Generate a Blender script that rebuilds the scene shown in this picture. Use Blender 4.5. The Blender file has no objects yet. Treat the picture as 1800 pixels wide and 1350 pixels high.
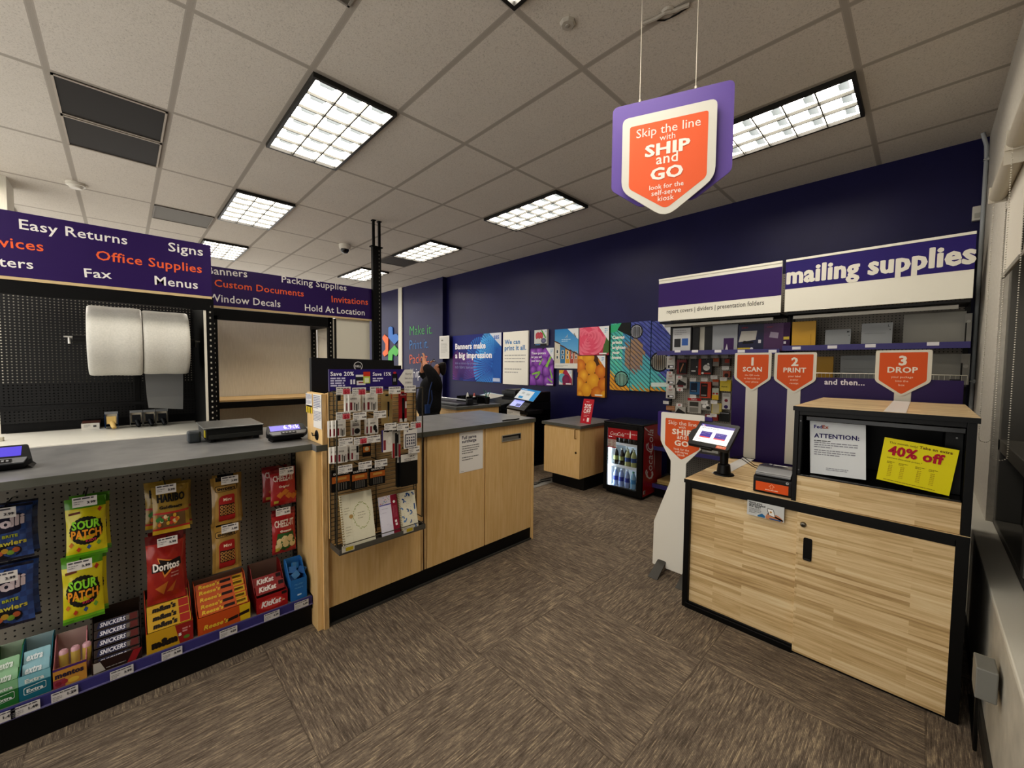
import bpy, math, random
from mathutils import Vector as V, Matrix
rnd = random.Random(7)
S = bpy.context.scene
col = bpy.data.collections.new('shop'); S.collection.children.link(col)
PI = math.pi
# ---------------------------------------------------------------- camera (fitted to the photograph)
F, YAW, PIT, ROL, H = 702.98, 0.798707, -0.0473587, 0.0087793, 1.52
GX, GY, T, CZ = 0.918, 1.578, 0.6096, 3.396
_f = V((math.cos(PIT)*math.cos(YAW), math.cos(PIT)*math.sin(YAW), math.sin(PIT)))
_r0 = V((math.sin(YAW), -math.cos(YAW), 0)); _u0 = _r0.cross(_f)
_r = math.cos(ROL)*_r0 + math.sin(ROL)*_u0; _u = math.cos(ROL)*_u0 - math.sin(ROL)*_r0
cd = bpy.data.cameras.new('camera'); cam = bpy.data.objects.new('camera', cd); S.collection.objects.link(cam)
cd.sensor_width = 36; cd.sensor_fit = 'HORIZONTAL'; cd.lens = 36*F/1800; cd.clip_start = 0.02; cd.clip_end = 100
m = Matrix.Identity(4)
for i in range(3):
    m[i][0], m[i][1], m[i][2] = _r[i], _u[i], -_f[i]
m.translation = V((0, 0, H)); cam.matrix_world = m; S.camera = cam
EYE = V((0, 0, H))
def ray(x, y): return _f + _r*((x-900)/F) - _u*((y-675)/F)
def OX(x, y, X): d = ray(x, y); return EYE + d*(X/d.x)      # point of the photo on the real plane x = X
def OY(x, y, Y): d = ray(x, y); return EYE + d*(Y/d.y)
def OZ(x, y, Z): d = ray(x, y); return EYE + d*((Z-H)/d.z)
# ---------------------------------------------------------------- colours and materials
def C(h):
    if not isinstance(h, str): return tuple(h)[:3]
    h = h.lstrip('#'); h = ''.join(x*2 for x in h) if len(h) == 3 else h; o = []
    for i in (0, 2, 4):
        c = int(h[i:i+2], 16)/255
        o.append(c/12.92 if c <= .04045 else ((c+.055)/1.055)**2.4)
    return tuple(o)
def mixc(a, b, t): a, b = C(a), C(b); return tuple(a[i]*(1-t)+b[i]*t for i in range(3))
MATS = {}
def newmat(key):
    M = bpy.data.materials.new(key); M.use_nodes = True
    nt = M.node_tree; b = nt.nodes.get('Principled BSDF'); MATS[key] = M
    return M, nt, b
def N(nt, t, **k):
    n = nt.nodes.new(t)
    for a, v in k.items(): setattr(n, a, v)
    return n
def colmat(key, rough, metal=0, emit=0, coat=0, trans=0, spec=.5):
    M, nt, b = newmat(key)
    a = N(nt, 'ShaderNodeAttribute', attribute_name='Col')
    nt.links.new(a.outputs['Color'], b.inputs['Base Color'])
    b.inputs['Roughness'].default_value = rough; b.inputs['Metallic'].default_value = metal
    b.inputs['Specular IOR Level'].default_value = spec
    if coat: b.inputs['Coat Weight'].default_value = coat; b.inputs['Coat Roughness'].default_value = .08
    if trans: b.inputs['Transmission Weight'].default_value = trans
    if emit:
        nt.links.new(a.outputs['Color'], b.inputs['Emission Color']); b.inputs['Emission Strength'].default_value = emit
    return M
colmat('m', .62, spec=.3); colmat('s', .42, spec=.3); colmat('g', .22); colmat('foil', .25, coat=.4); colmat('k', .32, metal=1); colmat('kb', .5, metal=1)
colmat('cell_glow', .5, emit=.55); colmat('lamp', .5, emit=10.0); colmat('scr', .3, emit=.4); colmat('led', .5, emit=9.0); colmat('clear', .05, trans=.92)
colmat('film', .25, trans=.35)
def glassmat():
    M, nt, b = newmat('glass')
    tr = N(nt, 'ShaderNodeBsdfTransparent'); gl = N(nt, 'ShaderNodeBsdfGlossy'); gl.inputs['Roughness'].default_value = .03
    fr = N(nt, 'ShaderNodeFresnel'); fr.inputs['IOR'].default_value = 1.45
    mx = N(nt, 'ShaderNodeMixShader'); L = nt.links.new
    L(fr.outputs[0], mx.inputs[0]); L(tr.outputs[0], mx.inputs[1]); L(gl.outputs[0], mx.inputs[2])
    L(mx.outputs[0], nt.nodes['Material Output'].inputs[0])
glassmat()
def pos(nt, sx=1, sy=1, sz=1, ox=0, oy=0, oz=0):
    g = N(nt, 'ShaderNodeNewGeometry'); mp = N(nt, 'ShaderNodeMapping')
    mp.inputs['Scale'].default_value = (sx, sy, sz); mp.inputs['Location'].default_value = (ox, oy, oz)
    nt.links.new(g.outputs['Position'], mp.inputs[0]); return mp.outputs[0]
def math_(nt, op, a, b=None, c=None):
    n = N(nt, 'ShaderNodeMath', operation=op)
    for i, v in enumerate((a, b, c)):
        if v is None: continue
        if isinstance(v, (int, float)): n.inputs[i].default_value = v
        else: nt.links.new(v, n.inputs[i])
    return n.outputs[0]
def ramp(nt, fac, stops):
    n = N(nt, 'ShaderNodeValToRGB'); e = n.color_ramp.elements
    while len(e) < len(stops): e.new(.5)
    for i, (p, c) in enumerate(stops): e[i].position = p; e[i].color = (*C(c), 1)
    nt.links.new(fac, n.inputs[0]); return n.outputs[0]
def noise(nt, vec, scale=5, detail=3, rough=.5):
    n = N(nt, 'ShaderNodeTexNoise'); n.inputs['Scale'].default_value = scale; n.inputs['Detail'].default_value = detail
    n.inputs['Roughness'].default_value = rough; nt.links.new(vec, n.inputs['Vector']); return n.outputs[0]
def mixrgb(nt, fac, a, b, mode='MIX'):
    n = N(nt, 'ShaderNodeMix', data_type='RGBA', blend_type=mode)
    for i, v in ((0, fac), (6, a), (7, b)):
        if isinstance(v, (int, float)): n.inputs[i].default_value = v
        elif isinstance(v, (str, tuple)): n.inputs[i].default_value = (*C(v), 1)
        else: nt.links.new(v, n.inputs[i])
    return n.outputs[2]
def setc(nt, b, c, rough=.6, bump=None, bs=.2, bd=.002, spec=.3):
    nt.links.new(c, b.inputs['Base Color']); b.inputs['Roughness'].default_value = rough; b.inputs['Specular IOR Level'].default_value = spec
    if bump is not None:
        n = N(nt, 'ShaderNodeBump'); n.inputs['Strength'].default_value = bs; n.inputs['Distance'].default_value = bd
        nt.links.new(bump, n.inputs['Height']); nt.links.new(n.outputs[0], b.inputs['Normal'])
def sep(nt):
    g = N(nt, 'ShaderNodeNewGeometry'); s = N(nt, 'ShaderNodeSeparateXYZ'); nt.links.new(g.outputs['Position'], s.inputs[0]); return s.outputs
def comb(nt, x, y, z=0):
    n = N(nt, 'ShaderNodeCombineXYZ')
    for i, v in enumerate((x, y, z)):
        if isinstance(v, (int, float)): n.inputs[i].default_value = v
        else: nt.links.new(v, n.inputs[i])
    return n.outputs[0]
def simple_noise_mat(key, c0, c1, sc, rough, scale=6, detail=4, bump=0, spec=.3):
    M, nt, b = newmat(key); f = noise(nt, pos(nt, *sc), scale, detail)
    setc(nt, b, ramp(nt, f, [(.3, c0), (.7, c1)]), rough, f if bump else None, bump, .002, spec)
simple_noise_mat('ply', '#dab67c', '#e6c692', (26, 26, 1.6), .42, 3, 4)
simple_noise_mat('plyedge', '#b2905f', '#d6b98c', (30, 30, 3), .5, 3, 4)
simple_noise_mat('pine', '#b99a6a', '#d2b283', (1.5, 20, 60), .5, 4, 3)
simple_noise_mat('laminate', '#6a6b6c', '#7d7d7e', (1, 1, 1), .3, 9, 5)
simple_noise_mat('lamedge', '#55564f', '#60615a', (1, 1, 1), .4, 9, 5)
simple_noise_mat('navy', '#151243', '#191749', (1, 1, 1), .42, 3, 4, 0, .35)
simple_noise_mat('bubble', '#d2d1c9', '#dedcd4', (1, 1, 1), .35, 90, 2, .35)
simple_noise_mat('cream', '#d9d4c6', '#e3ded1', (30, 30, 3), .6, 3, 4)
simple_noise_mat('plaster', '#c4bfb4', '#d0cbc0', (1, 1, 1), .75, 40, 5, .25)
simple_noise_mat('sillpaint', '#a9a69c', '#bdb9ae', (1, 1, 1), .6, 12, 6, .2)
simple_noise_mat('steelblack', '#070708', '#0c0c0d', (1, 1, 1), .5, 12, 3, 0, .2)
simple_noise_mat('skin', '#b98468', '#c99379', (1, 1, 1), .5, 30, 3)
simple_noise_mat('blackcloth', '#0d0d10', '#17171b', (1, 1, 1), .9, 60, 3, .3)
simple_noise_mat('hair', '#0c0908', '#1c1512', (40, 40, 6), .45, 6, 3)
simple_noise_mat('blindfab', '#d8d3c6', '#e2ddd1', (60, 60, 60), .8, 6, 2)
def mk_floor():
    M, nt, b = newmat('carpet'); x, y, z = sep(nt)
    ts = .81
    tx = math_(nt, 'DIVIDE', math_(nt, 'SUBTRACT', x, 1.31), ts); ty = math_(nt, 'DIVIDE', math_(nt, 'SUBTRACT', y, 1.553), ts)
    par = math_(nt, 'PINGPONG', math_(nt, 'ADD', math_(nt, 'FLOOR', tx), math_(nt, 'FLOOR', ty)), 1)
    def stripes(a, c):
        row = math_(nt, 'FLOOR', math_(nt, 'MULTIPLY', c, 210)); wn = N(nt, 'ShaderNodeTexWhiteNoise', noise_dimensions='1D'); nt.links.new(row, wn.inputs['W'])
        seg = noise(nt, comb(nt, math_(nt, 'MULTIPLY', a, 11), math_(nt, 'MULTIPLY', wn.outputs[0], 400), 0), 1, 2, .6)
        fine = noise(nt, comb(nt, math_(nt, 'MULTIPLY', a, 90), math_(nt, 'MULTIPLY', c, 420), 2), 1, 2, .6); big = noise(nt, comb(nt, a, c, 5), 4, 2)
        gap = math_(nt, 'MULTIPLY', math_(nt, 'LESS_THAN', math_(nt, 'FRACT', math_(nt, 'MULTIPLY', c, 210)), .3), -.07)
        s_ = math_(nt, 'ADD', math_(nt, 'MULTIPLY', seg, .62), math_(nt, 'MULTIPLY', fine, .26))
        return math_(nt, 'ADD', math_(nt, 'ADD', s_, math_(nt, 'MULTIPLY', big, .12)), gap)
    s = mixrgb(nt, par, stripes(x, y), stripes(y, x))
    # tile joints
    jx = math_(nt, 'ABSOLUTE', math_(nt, 'SUBTRACT', math_(nt, 'FRACT', tx), .5)); jy = math_(nt, 'ABSOLUTE', math_(nt, 'SUBTRACT', math_(nt, 'FRACT', ty), .5))
    j = math_(nt, 'GREATER_THAN', math_(nt, 'MAXIMUM', jx, jy), .4965)
    c = ramp(nt, s, [(.30, '#4a433c'), (.43, '#655b51'), (.53, '#7d7164'), (.64, '#aa9b82')])
    c = mixrgb(nt, math_(nt, 'MULTIPLY', j, .3), c, '#2a2521')
    setc(nt, b, c, .95, s, .5, .004, .1)
mk_floor()
def mk_ceil():
    M, nt, b = newmat('ceiling_tile'); x, y, z = sep(nt)
    fx = math_(nt, 'ABSOLUTE', math_(nt, 'SUBTRACT', math_(nt, 'FRACT', math_(nt, 'DIVIDE', math_(nt, 'SUBTRACT', x, GX), T)), .5))
    fy = math_(nt, 'ABSOLUTE', math_(nt, 'SUBTRACT', math_(nt, 'FRACT', math_(nt, 'DIVIDE', math_(nt, 'SUBTRACT', y, GY), 2*T)), .5))
    bar = math_(nt, 'MAXIMUM', math_(nt, 'GREATER_THAN', fx, .5-.012/T), math_(nt, 'GREATER_THAN', fy, .5-.012/(2*T)))
    edge = math_(nt, 'MAXIMUM', math_(nt, 'GREATER_THAN', fx, .5-.019/T), math_(nt, 'GREATER_THAN', fy, .5-.019/(2*T)))
    p = pos(nt); f = noise(nt, p, 130, 3, .7); f2 = noise(nt, p, 3, 3)
    c = ramp(nt, f, [(.33, '#88827a'), (.42, '#cbc5bb'), (.6, '#d8d2c8')])
    c = mixrgb(nt, .5, c, mixrgb(nt, f2, '#cbc4b9', '#d8d1c6'))
    c = mixrgb(nt, edge, c, '#b0a99f'); c = mixrgb(nt, bar, c, '#aaa399')
    setc(nt, b, c, .9, f, .3, .003, .15)
mk_ceil()
def mk_kiosk():
    M, nt, b = newmat('butcher'); x, y, z = sep(nt)
    v = comb(nt, y, math_(nt, 'ADD', z, x), 0)
    br = N(nt, 'ShaderNodeTexBrick'); nt.links.new(v, br.inputs['Vector']); br.offset = .37; br.offset_frequency = 2; br.squash = 1
    for k, val in (('Scale', 1.0), ('Mortar Size', 0.0), ('Brick Width', .42), ('Row Height', .021), ('Bias', 0.0)): br.inputs[k].default_value = val
    br.inputs['Color1'].default_value = (0, 0, 0, 1); br.inputs['Color2'].default_value = (1, 1, 1, 1)
    st = noise(nt, comb(nt, math_(nt, 'MULTIPLY', y, 3.5), math_(nt, 'MULTIPLY', math_(nt, 'ADD', z, x), 75), 0), 1, 4, .6)
    s = math_(nt, 'ADD', math_(nt, 'MULTIPLY', br.outputs[0], .26), math_(nt, 'MULTIPLY', st, .74))
    setc(nt, b, ramp(nt, s, [(.28, '#ab8f66'), (.43, '#c8ad80'), (.56, '#d9c096'), (.72, '#e5d2ac')]), .4)
mk_kiosk()
def mk_peg(key, base, hole, pitch, r, ax):
    M, nt, b = newmat(key); s = sep(nt); h = s[ax]; z = s[2]
    def fr(a): return math_(nt, 'SUBTRACT', math_(nt, 'FRACT', math_(nt, 'DIVIDE', a, pitch)), .5)
    a, c = fr(h), fr(z)
    d = math_(nt, 'SQRT', math_(nt, 'ADD', math_(nt, 'MULTIPLY', a, a), math_(nt, 'MULTIPLY', c, c)))
    k = math_(nt, 'LESS_THAN', d, r/pitch)
    if hole is None:                       # open holes: one sees through the board
        nt.links.new(mixrgb(nt, 0.0, base, base), b.inputs['Base Color']); b.inputs['Roughness'].default_value = .5
        nt.links.new(math_(nt, 'SUBTRACT', 1, k), b.inputs['Alpha'])
    else:
        setc(nt, b, mixrgb(nt, k, base, hole), .55)
mk_peg('pegdark', '#060607', None, .0254, .0052, 0)
mk_peg('peggrey', '#8d877d', '#0d0c0b', .0254, .0036, 0)
mk_peg('peggondola', '#a09a90', '#12110f', .0254, .004, 1)
mk_peg('pegshelf', '#77746f', '#1c1b1a', .0254, .004, 0)
# ---------------------------------------------------------------- mesh builder
class Fr:
    def __init__(s, o, u, v, W=None, Hh=None): s.o, s.u, s.v = V(o), V(u), V(v); s.n = s.u.cross(s.v).normalized(); s.W, s.H = W, Hh
    def p(s, a, b, w=0): return s.o + s.u*a + s.v*b + s.n*w
    def px(s, x, y):
        d = ray(x, y); t = (s.o-EYE).dot(s.n)/d.dot(s.n); q = EYE+d*t-s.o
        return q.dot(s.u)/s.u.dot(s.u), q.dot(s.v)/s.v.dot(s.v)
def sheetX(X, yl, z0, yr=None, z1=None): return Fr((X, yl, z0), (0, -1, 0), (0, 0, 1), None if yr is None else yl-yr, None if z1 is None else z1-z0)
def sheetY(Y, xl, z0, xr=None, z1=None): return Fr((xl, Y, z0), (1, 0, 0), (0, 0, 1), None if xr is None else xr-xl, None if z1 is None else z1-z0)
FONT = {}
def glyphs(s, bold, res=2):
    k = (s, bold)
    if k not in FONT:
        c = bpy.data.curves.new('t', 'FONT'); c.body = s; c.resolution_u = res; c.offset = bold; c.space_character = 1+bold*3
        o = bpy.data.objects.new('t', c); me = bpy.data.meshes.new_from_object(o)
        vs = [(v.co.x, v.co.y) for v in me.vertices]; fs = [tuple(p.vertices) for p in me.polygons]
        bpy.data.objects.remove(o); bpy.data.curves.remove(c); bpy.data.meshes.remove(me)
        FONT[k] = (vs, fs)
    return FONT[k]
CAP = max(v[1] for v in glyphs('H', 0)[0])
class Bag(Fr):
    def p(s, a, b, w=0):
        x, y = a/s.W, b/s.H; x = min(max(x, 0), 1); y = min(max(y, 0), 1)
        bl = (math.sin(PI*x)**.7)*(max(0, math.sin(PI*min(max((y-.07)/.86, 0), 1)))**.55)*s.bulge
        wr = .0035*math.sin(a*90+s.ph)*math.sin(b*60+s.ph)
        pin = 1-.06*math.sin(PI*y)
        return s.o+s.u*(s.W/2+(a-s.W/2)*pin)+s.v*b+s.n*(bl+wr*.5+w+(1-y)*s.lean)
class MB:
    def __init__(s): s.v, s.f, s.c, s.m, s.keys = [], [], [], [], []
    def mi(s, k):
        if k not in s.keys: s.keys.append(k)
        return s.keys.index(k)
    def poly(s, pts, c='#888888', mat='m'):
        i = len(s.v); s.v += [V(p) for p in pts]; s.f.append(tuple(range(i, i+len(pts))))
        s.c.append(C(c)); s.m.append(s.mi(mat)); return s
    def polyg(s, pts, cols, mat='m'):          # one colour per corner
        s.poly(pts, '#000000', mat); s.c[-1] = [C(x) for x in cols]; return s
    def mesh(s, vs, fs, c, mat='m'):
        i = len(s.v); s.v += [V(p) for p in vs]
        cc = C(c) if not isinstance(c, list) else None
        for n, f in enumerate(fs):
            s.f.append(tuple(i+k for k in f)); s.c.append(cc if cc else c[n]); s.m.append(s.mi(mat))
        return s
    def box(s, x0, x1, y0, y1, z0, z1, c='#888888', mat='m', skip=''):
        p = [V((x, y, z)) for z in (z0, z1) for y in (y0, y1) for x in (x0, x1)]
        fs = {'b': (0, 2, 3, 1), 't': (4, 5, 7, 6), 'f': (0, 1, 5, 4), 'k': (2, 6, 7, 3), 'l': (0, 4, 6, 2), 'r': (1, 3, 7, 5)}
        return s.mesh(p, [q for k, q in fs.items() if k not in skip], c, mat)
    def fbox(s, fr, a0, a1, b0, b1, w0, w1, c, mat='m'):   # box in a frame
        p = [fr.p(a, b, w) for w in (w0, w1) for b in (b0, b1) for a in (a0, a1)]
        return s.mesh(p, [(0, 2, 3, 1), (4, 5, 7, 6), (0, 1, 5, 4), (2, 6, 7, 3), (0, 4, 6, 2), (1, 3, 7, 5)], c, mat)
    def prism(s, fr, pts, w0, w1, c, mat='m', front=None, fmat=None):
        n = len(pts); a = [fr.p(x, y, w0) for x, y in pts]; b = [fr.p(x, y, w1) for x, y in pts]
        s.poly(b, front or c, fmat or mat); s.poly(a[::-1], c, mat)
        for i in range(n): s.poly([a[i], a[(i+1) % n], b[(i+1) % n], b[i]], c, mat)
        return s
    def tube(s, path, r, c, mat='k', n=8, closed=False):
        path = [V(p) for p in path]; rings = []; L = len(path)
        rr = r if isinstance(r, (list, tuple)) else [r]*L
        for i, p in enumerate(path):
            a = path[(i-1) % L] if (closed or i > 0) else p; b = path[(i+1) % L] if (closed or i < L-1) else p
            t = (b-a).normalized(); q = V((0, 0, 1)) if abs(t.z) < .9 else V((1, 0, 0))
            e1 = t.cross(q).normalized(); e2 = t.cross(e1)
            rings.append([p+(e1*math.cos(k*2*PI/n)+e2*math.sin(k*2*PI/n))*rr[i] for k in range(n)])
        vs = [q for g in rings for q in g]; fs = []
        for i in range(L if closed else L-1):
            j = (i+1) % L
            for k in range(n): fs.append((i*n+k, i*n+(k+1) % n, j*n+(k+1) % n, j*n+k))
        if not closed: fs.append(tuple(range(n))[::-1]); fs.append(tuple((L-1)*n+k for k in range(n)))
        return s.mesh(vs, fs, c, mat)
    def lathe(s, prof, org, c, mat='m', n=20, axis=(0, 0, 1)):
        ax = V(axis); q = V((1, 0, 0)) if abs(ax.x) < .9 else V((0, 1, 0)); e1 = ax.cross(q).normalized(); e2 = ax.cross(e1); org = V(org)
        vs, fs, cs = [], [], []
        for pr in prof:
            for k in range(n): vs.append(org+ax*pr[1]+(e1*math.cos(2*PI*k/n)+e2*math.sin(2*PI*k/n))*pr[0])
        for i in range(len(prof)-1):
            for k in range(n): fs.append((i*n+k, i*n+(k+1) % n, (i+1)*n+(k+1) % n, (i+1)*n+k)); cs.append(C(prof[i][2]) if len(prof[i]) > 2 else C(c))
        return s.mesh(vs, fs, cs, mat)
    # printed graphics lying on a frame
    def rect(s, fr, a0, a1, b0, b1, c, w=.0006, mat='m'):
        if isinstance(fr, Bag): return s.shape(fr, [(a0, b0), (a1, b0), (a1, b1), (a0, b1)], c, w, mat)
        return s.poly([fr.p(a0, b0, w), fr.p(a1, b0, w), fr.p(a1, b1, w), fr.p(a0, b1, w)], c, mat)
    def shape(s, fr, pts, c, w=.0006, mat='m'):
        if isinstance(fr, Bag):
            def cut(t):
                L = [((t[i][0]-t[i-1][0])**2+(t[i][1]-t[i-1][1])**2, i) for i in range(3)]; d, i = max(L)
                if d < .00012: s.poly([fr.p(x, y, w) for x, y in t], c, mat); return
                m = ((t[i][0]+t[i-1][0])/2, (t[i][1]+t[i-1][1])/2); o = t[(i+1) % 3]; cut([t[i-1], m, o]); cut([m, t[i], o])
            cx = sum(p[0] for p in pts)/len(pts), sum(p[1] for p in pts)/len(pts)
            for i in range(len(pts)): cut([cx, pts[i-1], pts[i]])
            return s
        return s.poly([fr.p(a, b, w) for a, b in pts], c, mat)
    def disc(s, fr, a, b, ra, rb, c, w=.0006, c2=None, n=20, mat='m', off=(0, 0), rot=0, clip=None):
        ce = fr.p(a+off[0]*ra, b+off[1]*rb, w); ring = []
        for k in range(n):
            t = 2*PI*k/n; x, y = ra*math.cos(t), rb*math.sin(t)
            q = (a+x*math.cos(rot)-y*math.sin(rot), b+x*math.sin(rot)+y*math.cos(rot))
            if clip: q = (min(max(q[0], clip[0]), clip[1]), min(max(q[1], clip[2]), clip[3]))
            ring.append(fr.p(q[0], q[1], w))
        for k in range(n): s.polyg([ce, ring[k], ring[(k+1) % n]], [c2 or c, c, c], mat)
        return s
    def text(s, fr, t, a, b, w=None, h=None, c='#ffffff', bold=0.0, al='L', lay=.0012, mat='m', rot=0, shear=0):
        d = nn = 0
        if bold > .028: d, bold = (bold-.022)*.9, .022
        vs, fs = glyphs(t, bold)
        if not vs: return s
        if d:
            n = nn = len(vs); vs = [(x+k*d+d, y+k2*d*.5) for k, k2 in ((-1, 0), (0, 1), (0, -1), (1, 0)) for x, y in vs]; fs = [tuple(i+n*q for i in f) for q in range(4) for f in fs]
        x0 = min(v[0] for v in vs); x1 = max(v[0] for v in vs)
        if w is None: sy = h/CAP; sx = sy
        else: sx = w/(x1-x0); sy = h/CAP if h else sx
        off = {'L': -x0, 'C': -(x0+x1)/2, 'R': -x1}[al]
        out = []
        cr, sr = math.cos(rot), math.sin(rot)
        for i, (x, y) in enumerate(vs):
            X, Y = (x+off)*sx+shear*y*sy, y*sy; out.append(fr.p(a+X*cr-Y*sr, b+X*sr+Y*cr, lay+(.00025*(i//nn) if nn else 0)))
        return s.mesh(out, fs, c, mat)
    def ptext(s, fr, t, p0, p1, cap=None, **k):     # baseline between two photo points
        a0, b0 = fr.px(*p0); a1, b1 = fr.px(*p1)
        h = None
        if cap: h = abs(fr.px(p0[0], p0[1]-cap)[1]-b0)
        return s.text(fr, t, a0, b0, w=math.hypot(a1-a0, b1-b0), h=h, rot=math.atan2(b1-b0, a1-a0), **k)
    def lines(s, fr, a0, a1, b, dz, n, th, c, w=.0012, last=.6):   # rows of illegibly small print
        for i in range(n):
            L = (a1-a0)*(last if i == n-1 else rnd.uniform(.86, 1)); x = a0
            while x < a0+L-.001:
                l = min(rnd.uniform(1.5, 5)*th, a0+L-x); s.rect(fr, x, x+l, b-i*dz-th, b-i*dz, c, w); x += l+th*.6
        return s
    def build(s, name, parent=None, bevel=0, smooth=False, seg=2, org=None):
        me = bpy.data.meshes.new(name)
        if org is None:
            if parent is not None:
                org = V(parent['_o'])
            else:
                xs = [v.x for v in s.v]; ys = [v.y for v in s.v]; zs = [v.z for v in s.v]
                org = V(((min(xs)+max(xs))/2, (min(ys)+max(ys))/2, min(zs)))
        org = V(org)
        me.from_pydata([tuple(v-org) for v in s.v], [], s.f)
        at = me.color_attributes.new('Col', 'FLOAT_COLOR', 'CORNER'); buf = []
        for i, f in enumerate(s.f):
            c = s.c[i]
            if c and isinstance(c[0], (tuple, list)):
                for q in c: buf += [*q, 1]
            else: buf += [*c, 1]*len(f)
        at.data.foreach_set('color', buf)
        me.polygons.foreach_set('material_index', s.m)
        for k in s.keys: me.materials.append(MATS[k])
        if smooth:
            me.polygons.foreach_set('use_smooth', [True]*len(s.f))
            try: me.set_sharp_from_angle(angle=math.radians(40))
            except Exception: pass
        me.validate(); me.update()
        o = bpy.data.objects.new(name, me); col.objects.link(o)
        if parent is not None: o.parent = parent; o.location = org-V(parent['_o'])
        else: o.location = org
        o['_o'] = tuple(org)
        if bevel:
            md = o.modifiers.new('bevel', 'BEVEL'); md.width = bevel; md.segments = seg; md.limit_method = 'ANGLE'; md.angle_limit = .7
        return o
def tag(o, label, cat, group=None):
    o['label'] = label; o['category'] = cat
    if group: o['group'] = group
    return o
def thing(name, label, cat, loc, group=None):
    o = bpy.data.objects.new(name, None); o.empty_display_size = .05; col.objects.link(o); o.location = loc; o['_o'] = tuple(loc)
    return tag(o, label, cat, group)
def struct(o): o['kind'] = 'structure'; return o
def dup(root, delta, label=None, group=None, name=None):
    def cp(o, par):
        c = o.copy(); col.objects.link(c)
        if par: c.parent = par
        for ch in [x for x in o.children]: cp(ch, c)
        return c
    r = cp(root, None); r.location = root.location+V(delta); r['_o'] = tuple(r.location)
    if label: r['label'] = label
    if group: r['group'] = group
    return r
def rrect(a0, a1, b0, b1, r, n=5):
    out = []
    for cx, cy, t0 in ((a1-r, b0+r, -PI/2), (a1-r, b1-r, 0), (a0+r, b1-r, PI/2), (a0+r, b0+r, PI)):
        for k in range(n+1): t = t0+PI/2*k/n; out.append((cx+r*math.cos(t), cy+r*math.sin(t)))
    return out
def round_poly(pts, r, n=4):
    out = []; L = len(pts)
    for i in range(L):
        p = V((*pts[i], 0)); a = V((*pts[i-1], 0)); b = V((*pts[(i+1) % L], 0))
        ri = r if not isinstance(r, (list, tuple)) else r[i]
        q0 = p+(a-p).normalized()*ri; q1 = p+(b-p).normalized()*ri
        for k in range(n+1):
            t = k/n; q = q0*(1-t)**2+p*2*t*(1-t)+q1*t*t; out.append((q.x, q.y))
    return out
# ================================================================ THE ROOM
XW, YR, YL, XF = 5.06, -.30, 11.2, -1.7
WH, PURP, ORNG, NAVY = '#e4dfd2', '#2c1455', '#d9602e', '#211d5e'
b = MB(); b.box(XF, XW+.2, YR-.3, YL, -.05, 0, mat='carpet'); struct(b.build('floor'))
b = MB(); b.box(XF, XW+.2, YR-.3, YL, CZ, CZ+.05, mat='ceiling_tile')
# openings for the troffers are simply covered by the fixtures below the tile plane
struct(b.build('ceiling'))
b = MB(); b.box(XW, XW+.2, YR-.3, 7.25, 0, CZ, mat='navy'); struct(b.build('wall_back'))
b = MB(); b.box(XW-.09, XW+.2, 7.25, YL, 0, CZ, mat='navy'); b.box(XW-.10, XW-.09, 7.25, 7.29, 0, CZ, mat='navy'); o = struct(b.build('wall_back')); 
b = MB(); b.box(XW-.115, XW-.09, 8.98, 9.16, 0, CZ, '#cfccbf', 's'); struct(b.build('trim_1', bevel=.006))
w = thing('fill_glazing_end', 'added glazing behind the shelving that lets fill light in', 'window', (1.5, YL, 0)); w['kind'] = 'structure'  # unseen glazed end, added so soft world light reaches the far ceiling
b = MB()
for k in range(5): x = XF+k*1.63; b.box(x, x+.06, YL, YL+.06, 0, CZ, '#8a8a86', 's')
b.box(XF, XW, YL, YL+.06, 0, .12, '#8a8a86', 's'); b.box(XF, XW, YL, YL+.06, CZ-.12, CZ, '#8a8a86', 's'); b.build('window_frame', w)
b = MB(); b.poly([(XF, YL+.03, .1), (XW, YL+.03, .1), (XW, YL+.03, CZ-.1), (XF, YL+.03, CZ-.1)], '#ffffff', 'glass'); b.build('pane', w)
w = thing('fill_glazing_front', 'added glazing behind the viewer that lets fill light in', 'window', (XF, 5, 0)); w['kind'] = 'structure'  # unseen glazed front, added to let ambient world light fill the room
b = MB()
for k in range(8): y = YR-.05+k*1.63; b.box(XF-.06, XF, y, y+.06, 0, CZ, '#8a8a86', 's')
b.box(XF-.06, XF, YR-.3, YL, 0, .12, '#8a8a86', 's'); b.box(XF-.06, XF, YR-.3, YL, CZ-.12, CZ, '#8a8a86', 's'); b.build('window_frame', w)
b = MB(); b.poly([(XF-.03, YR-.3, .1), (XF-.03, YL, .1), (XF-.03, YL, CZ-.1), (XF-.03, YR-.3, CZ-.1)], '#ffffff', 'glass'); b.build('pane', w)
# right wall with its window opening
WX1 = 3.74
b = MB(); b.box(WX1, XW, YR-.25, YR, 0, CZ, mat='plaster'); b.box(XF, WX1, YR-.25, YR, 2.45, CZ, mat='plaster')
b.box(XF, WX1, YR-.25, YR-.02, 0, .57, mat='plaster'); struct(b.build('wall_right'))
b = MB(); b.box(XF, XW-.02, YR, -.232, 0, .585, mat='sillpaint'); b.box(XF, XW-.02, YR-.03, -.232, .585, .6, '#c9c6bb', 'm')
struct(b.build('trim_2', bevel=.004))
b = MB(); b.box(XF, XW-.02, -.232, -.222, 0, .09, '#3b3833', 'm'); struct(b.build('baseboard_right'))
fr_c = '#595751'
w = thing('window_1', 'dark night window with black bars beside the kiosk', 'window', (2.6, YR-.12, .6)); w['kind'] = 'structure'
b = MB()
for z0, z1 in ((.575, .63), (1.04, 1.11), (2.40, 2.45)): b.box(XF, WX1, YR-.16, YR-.03, z0, z1, fr_c, 's')
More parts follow.
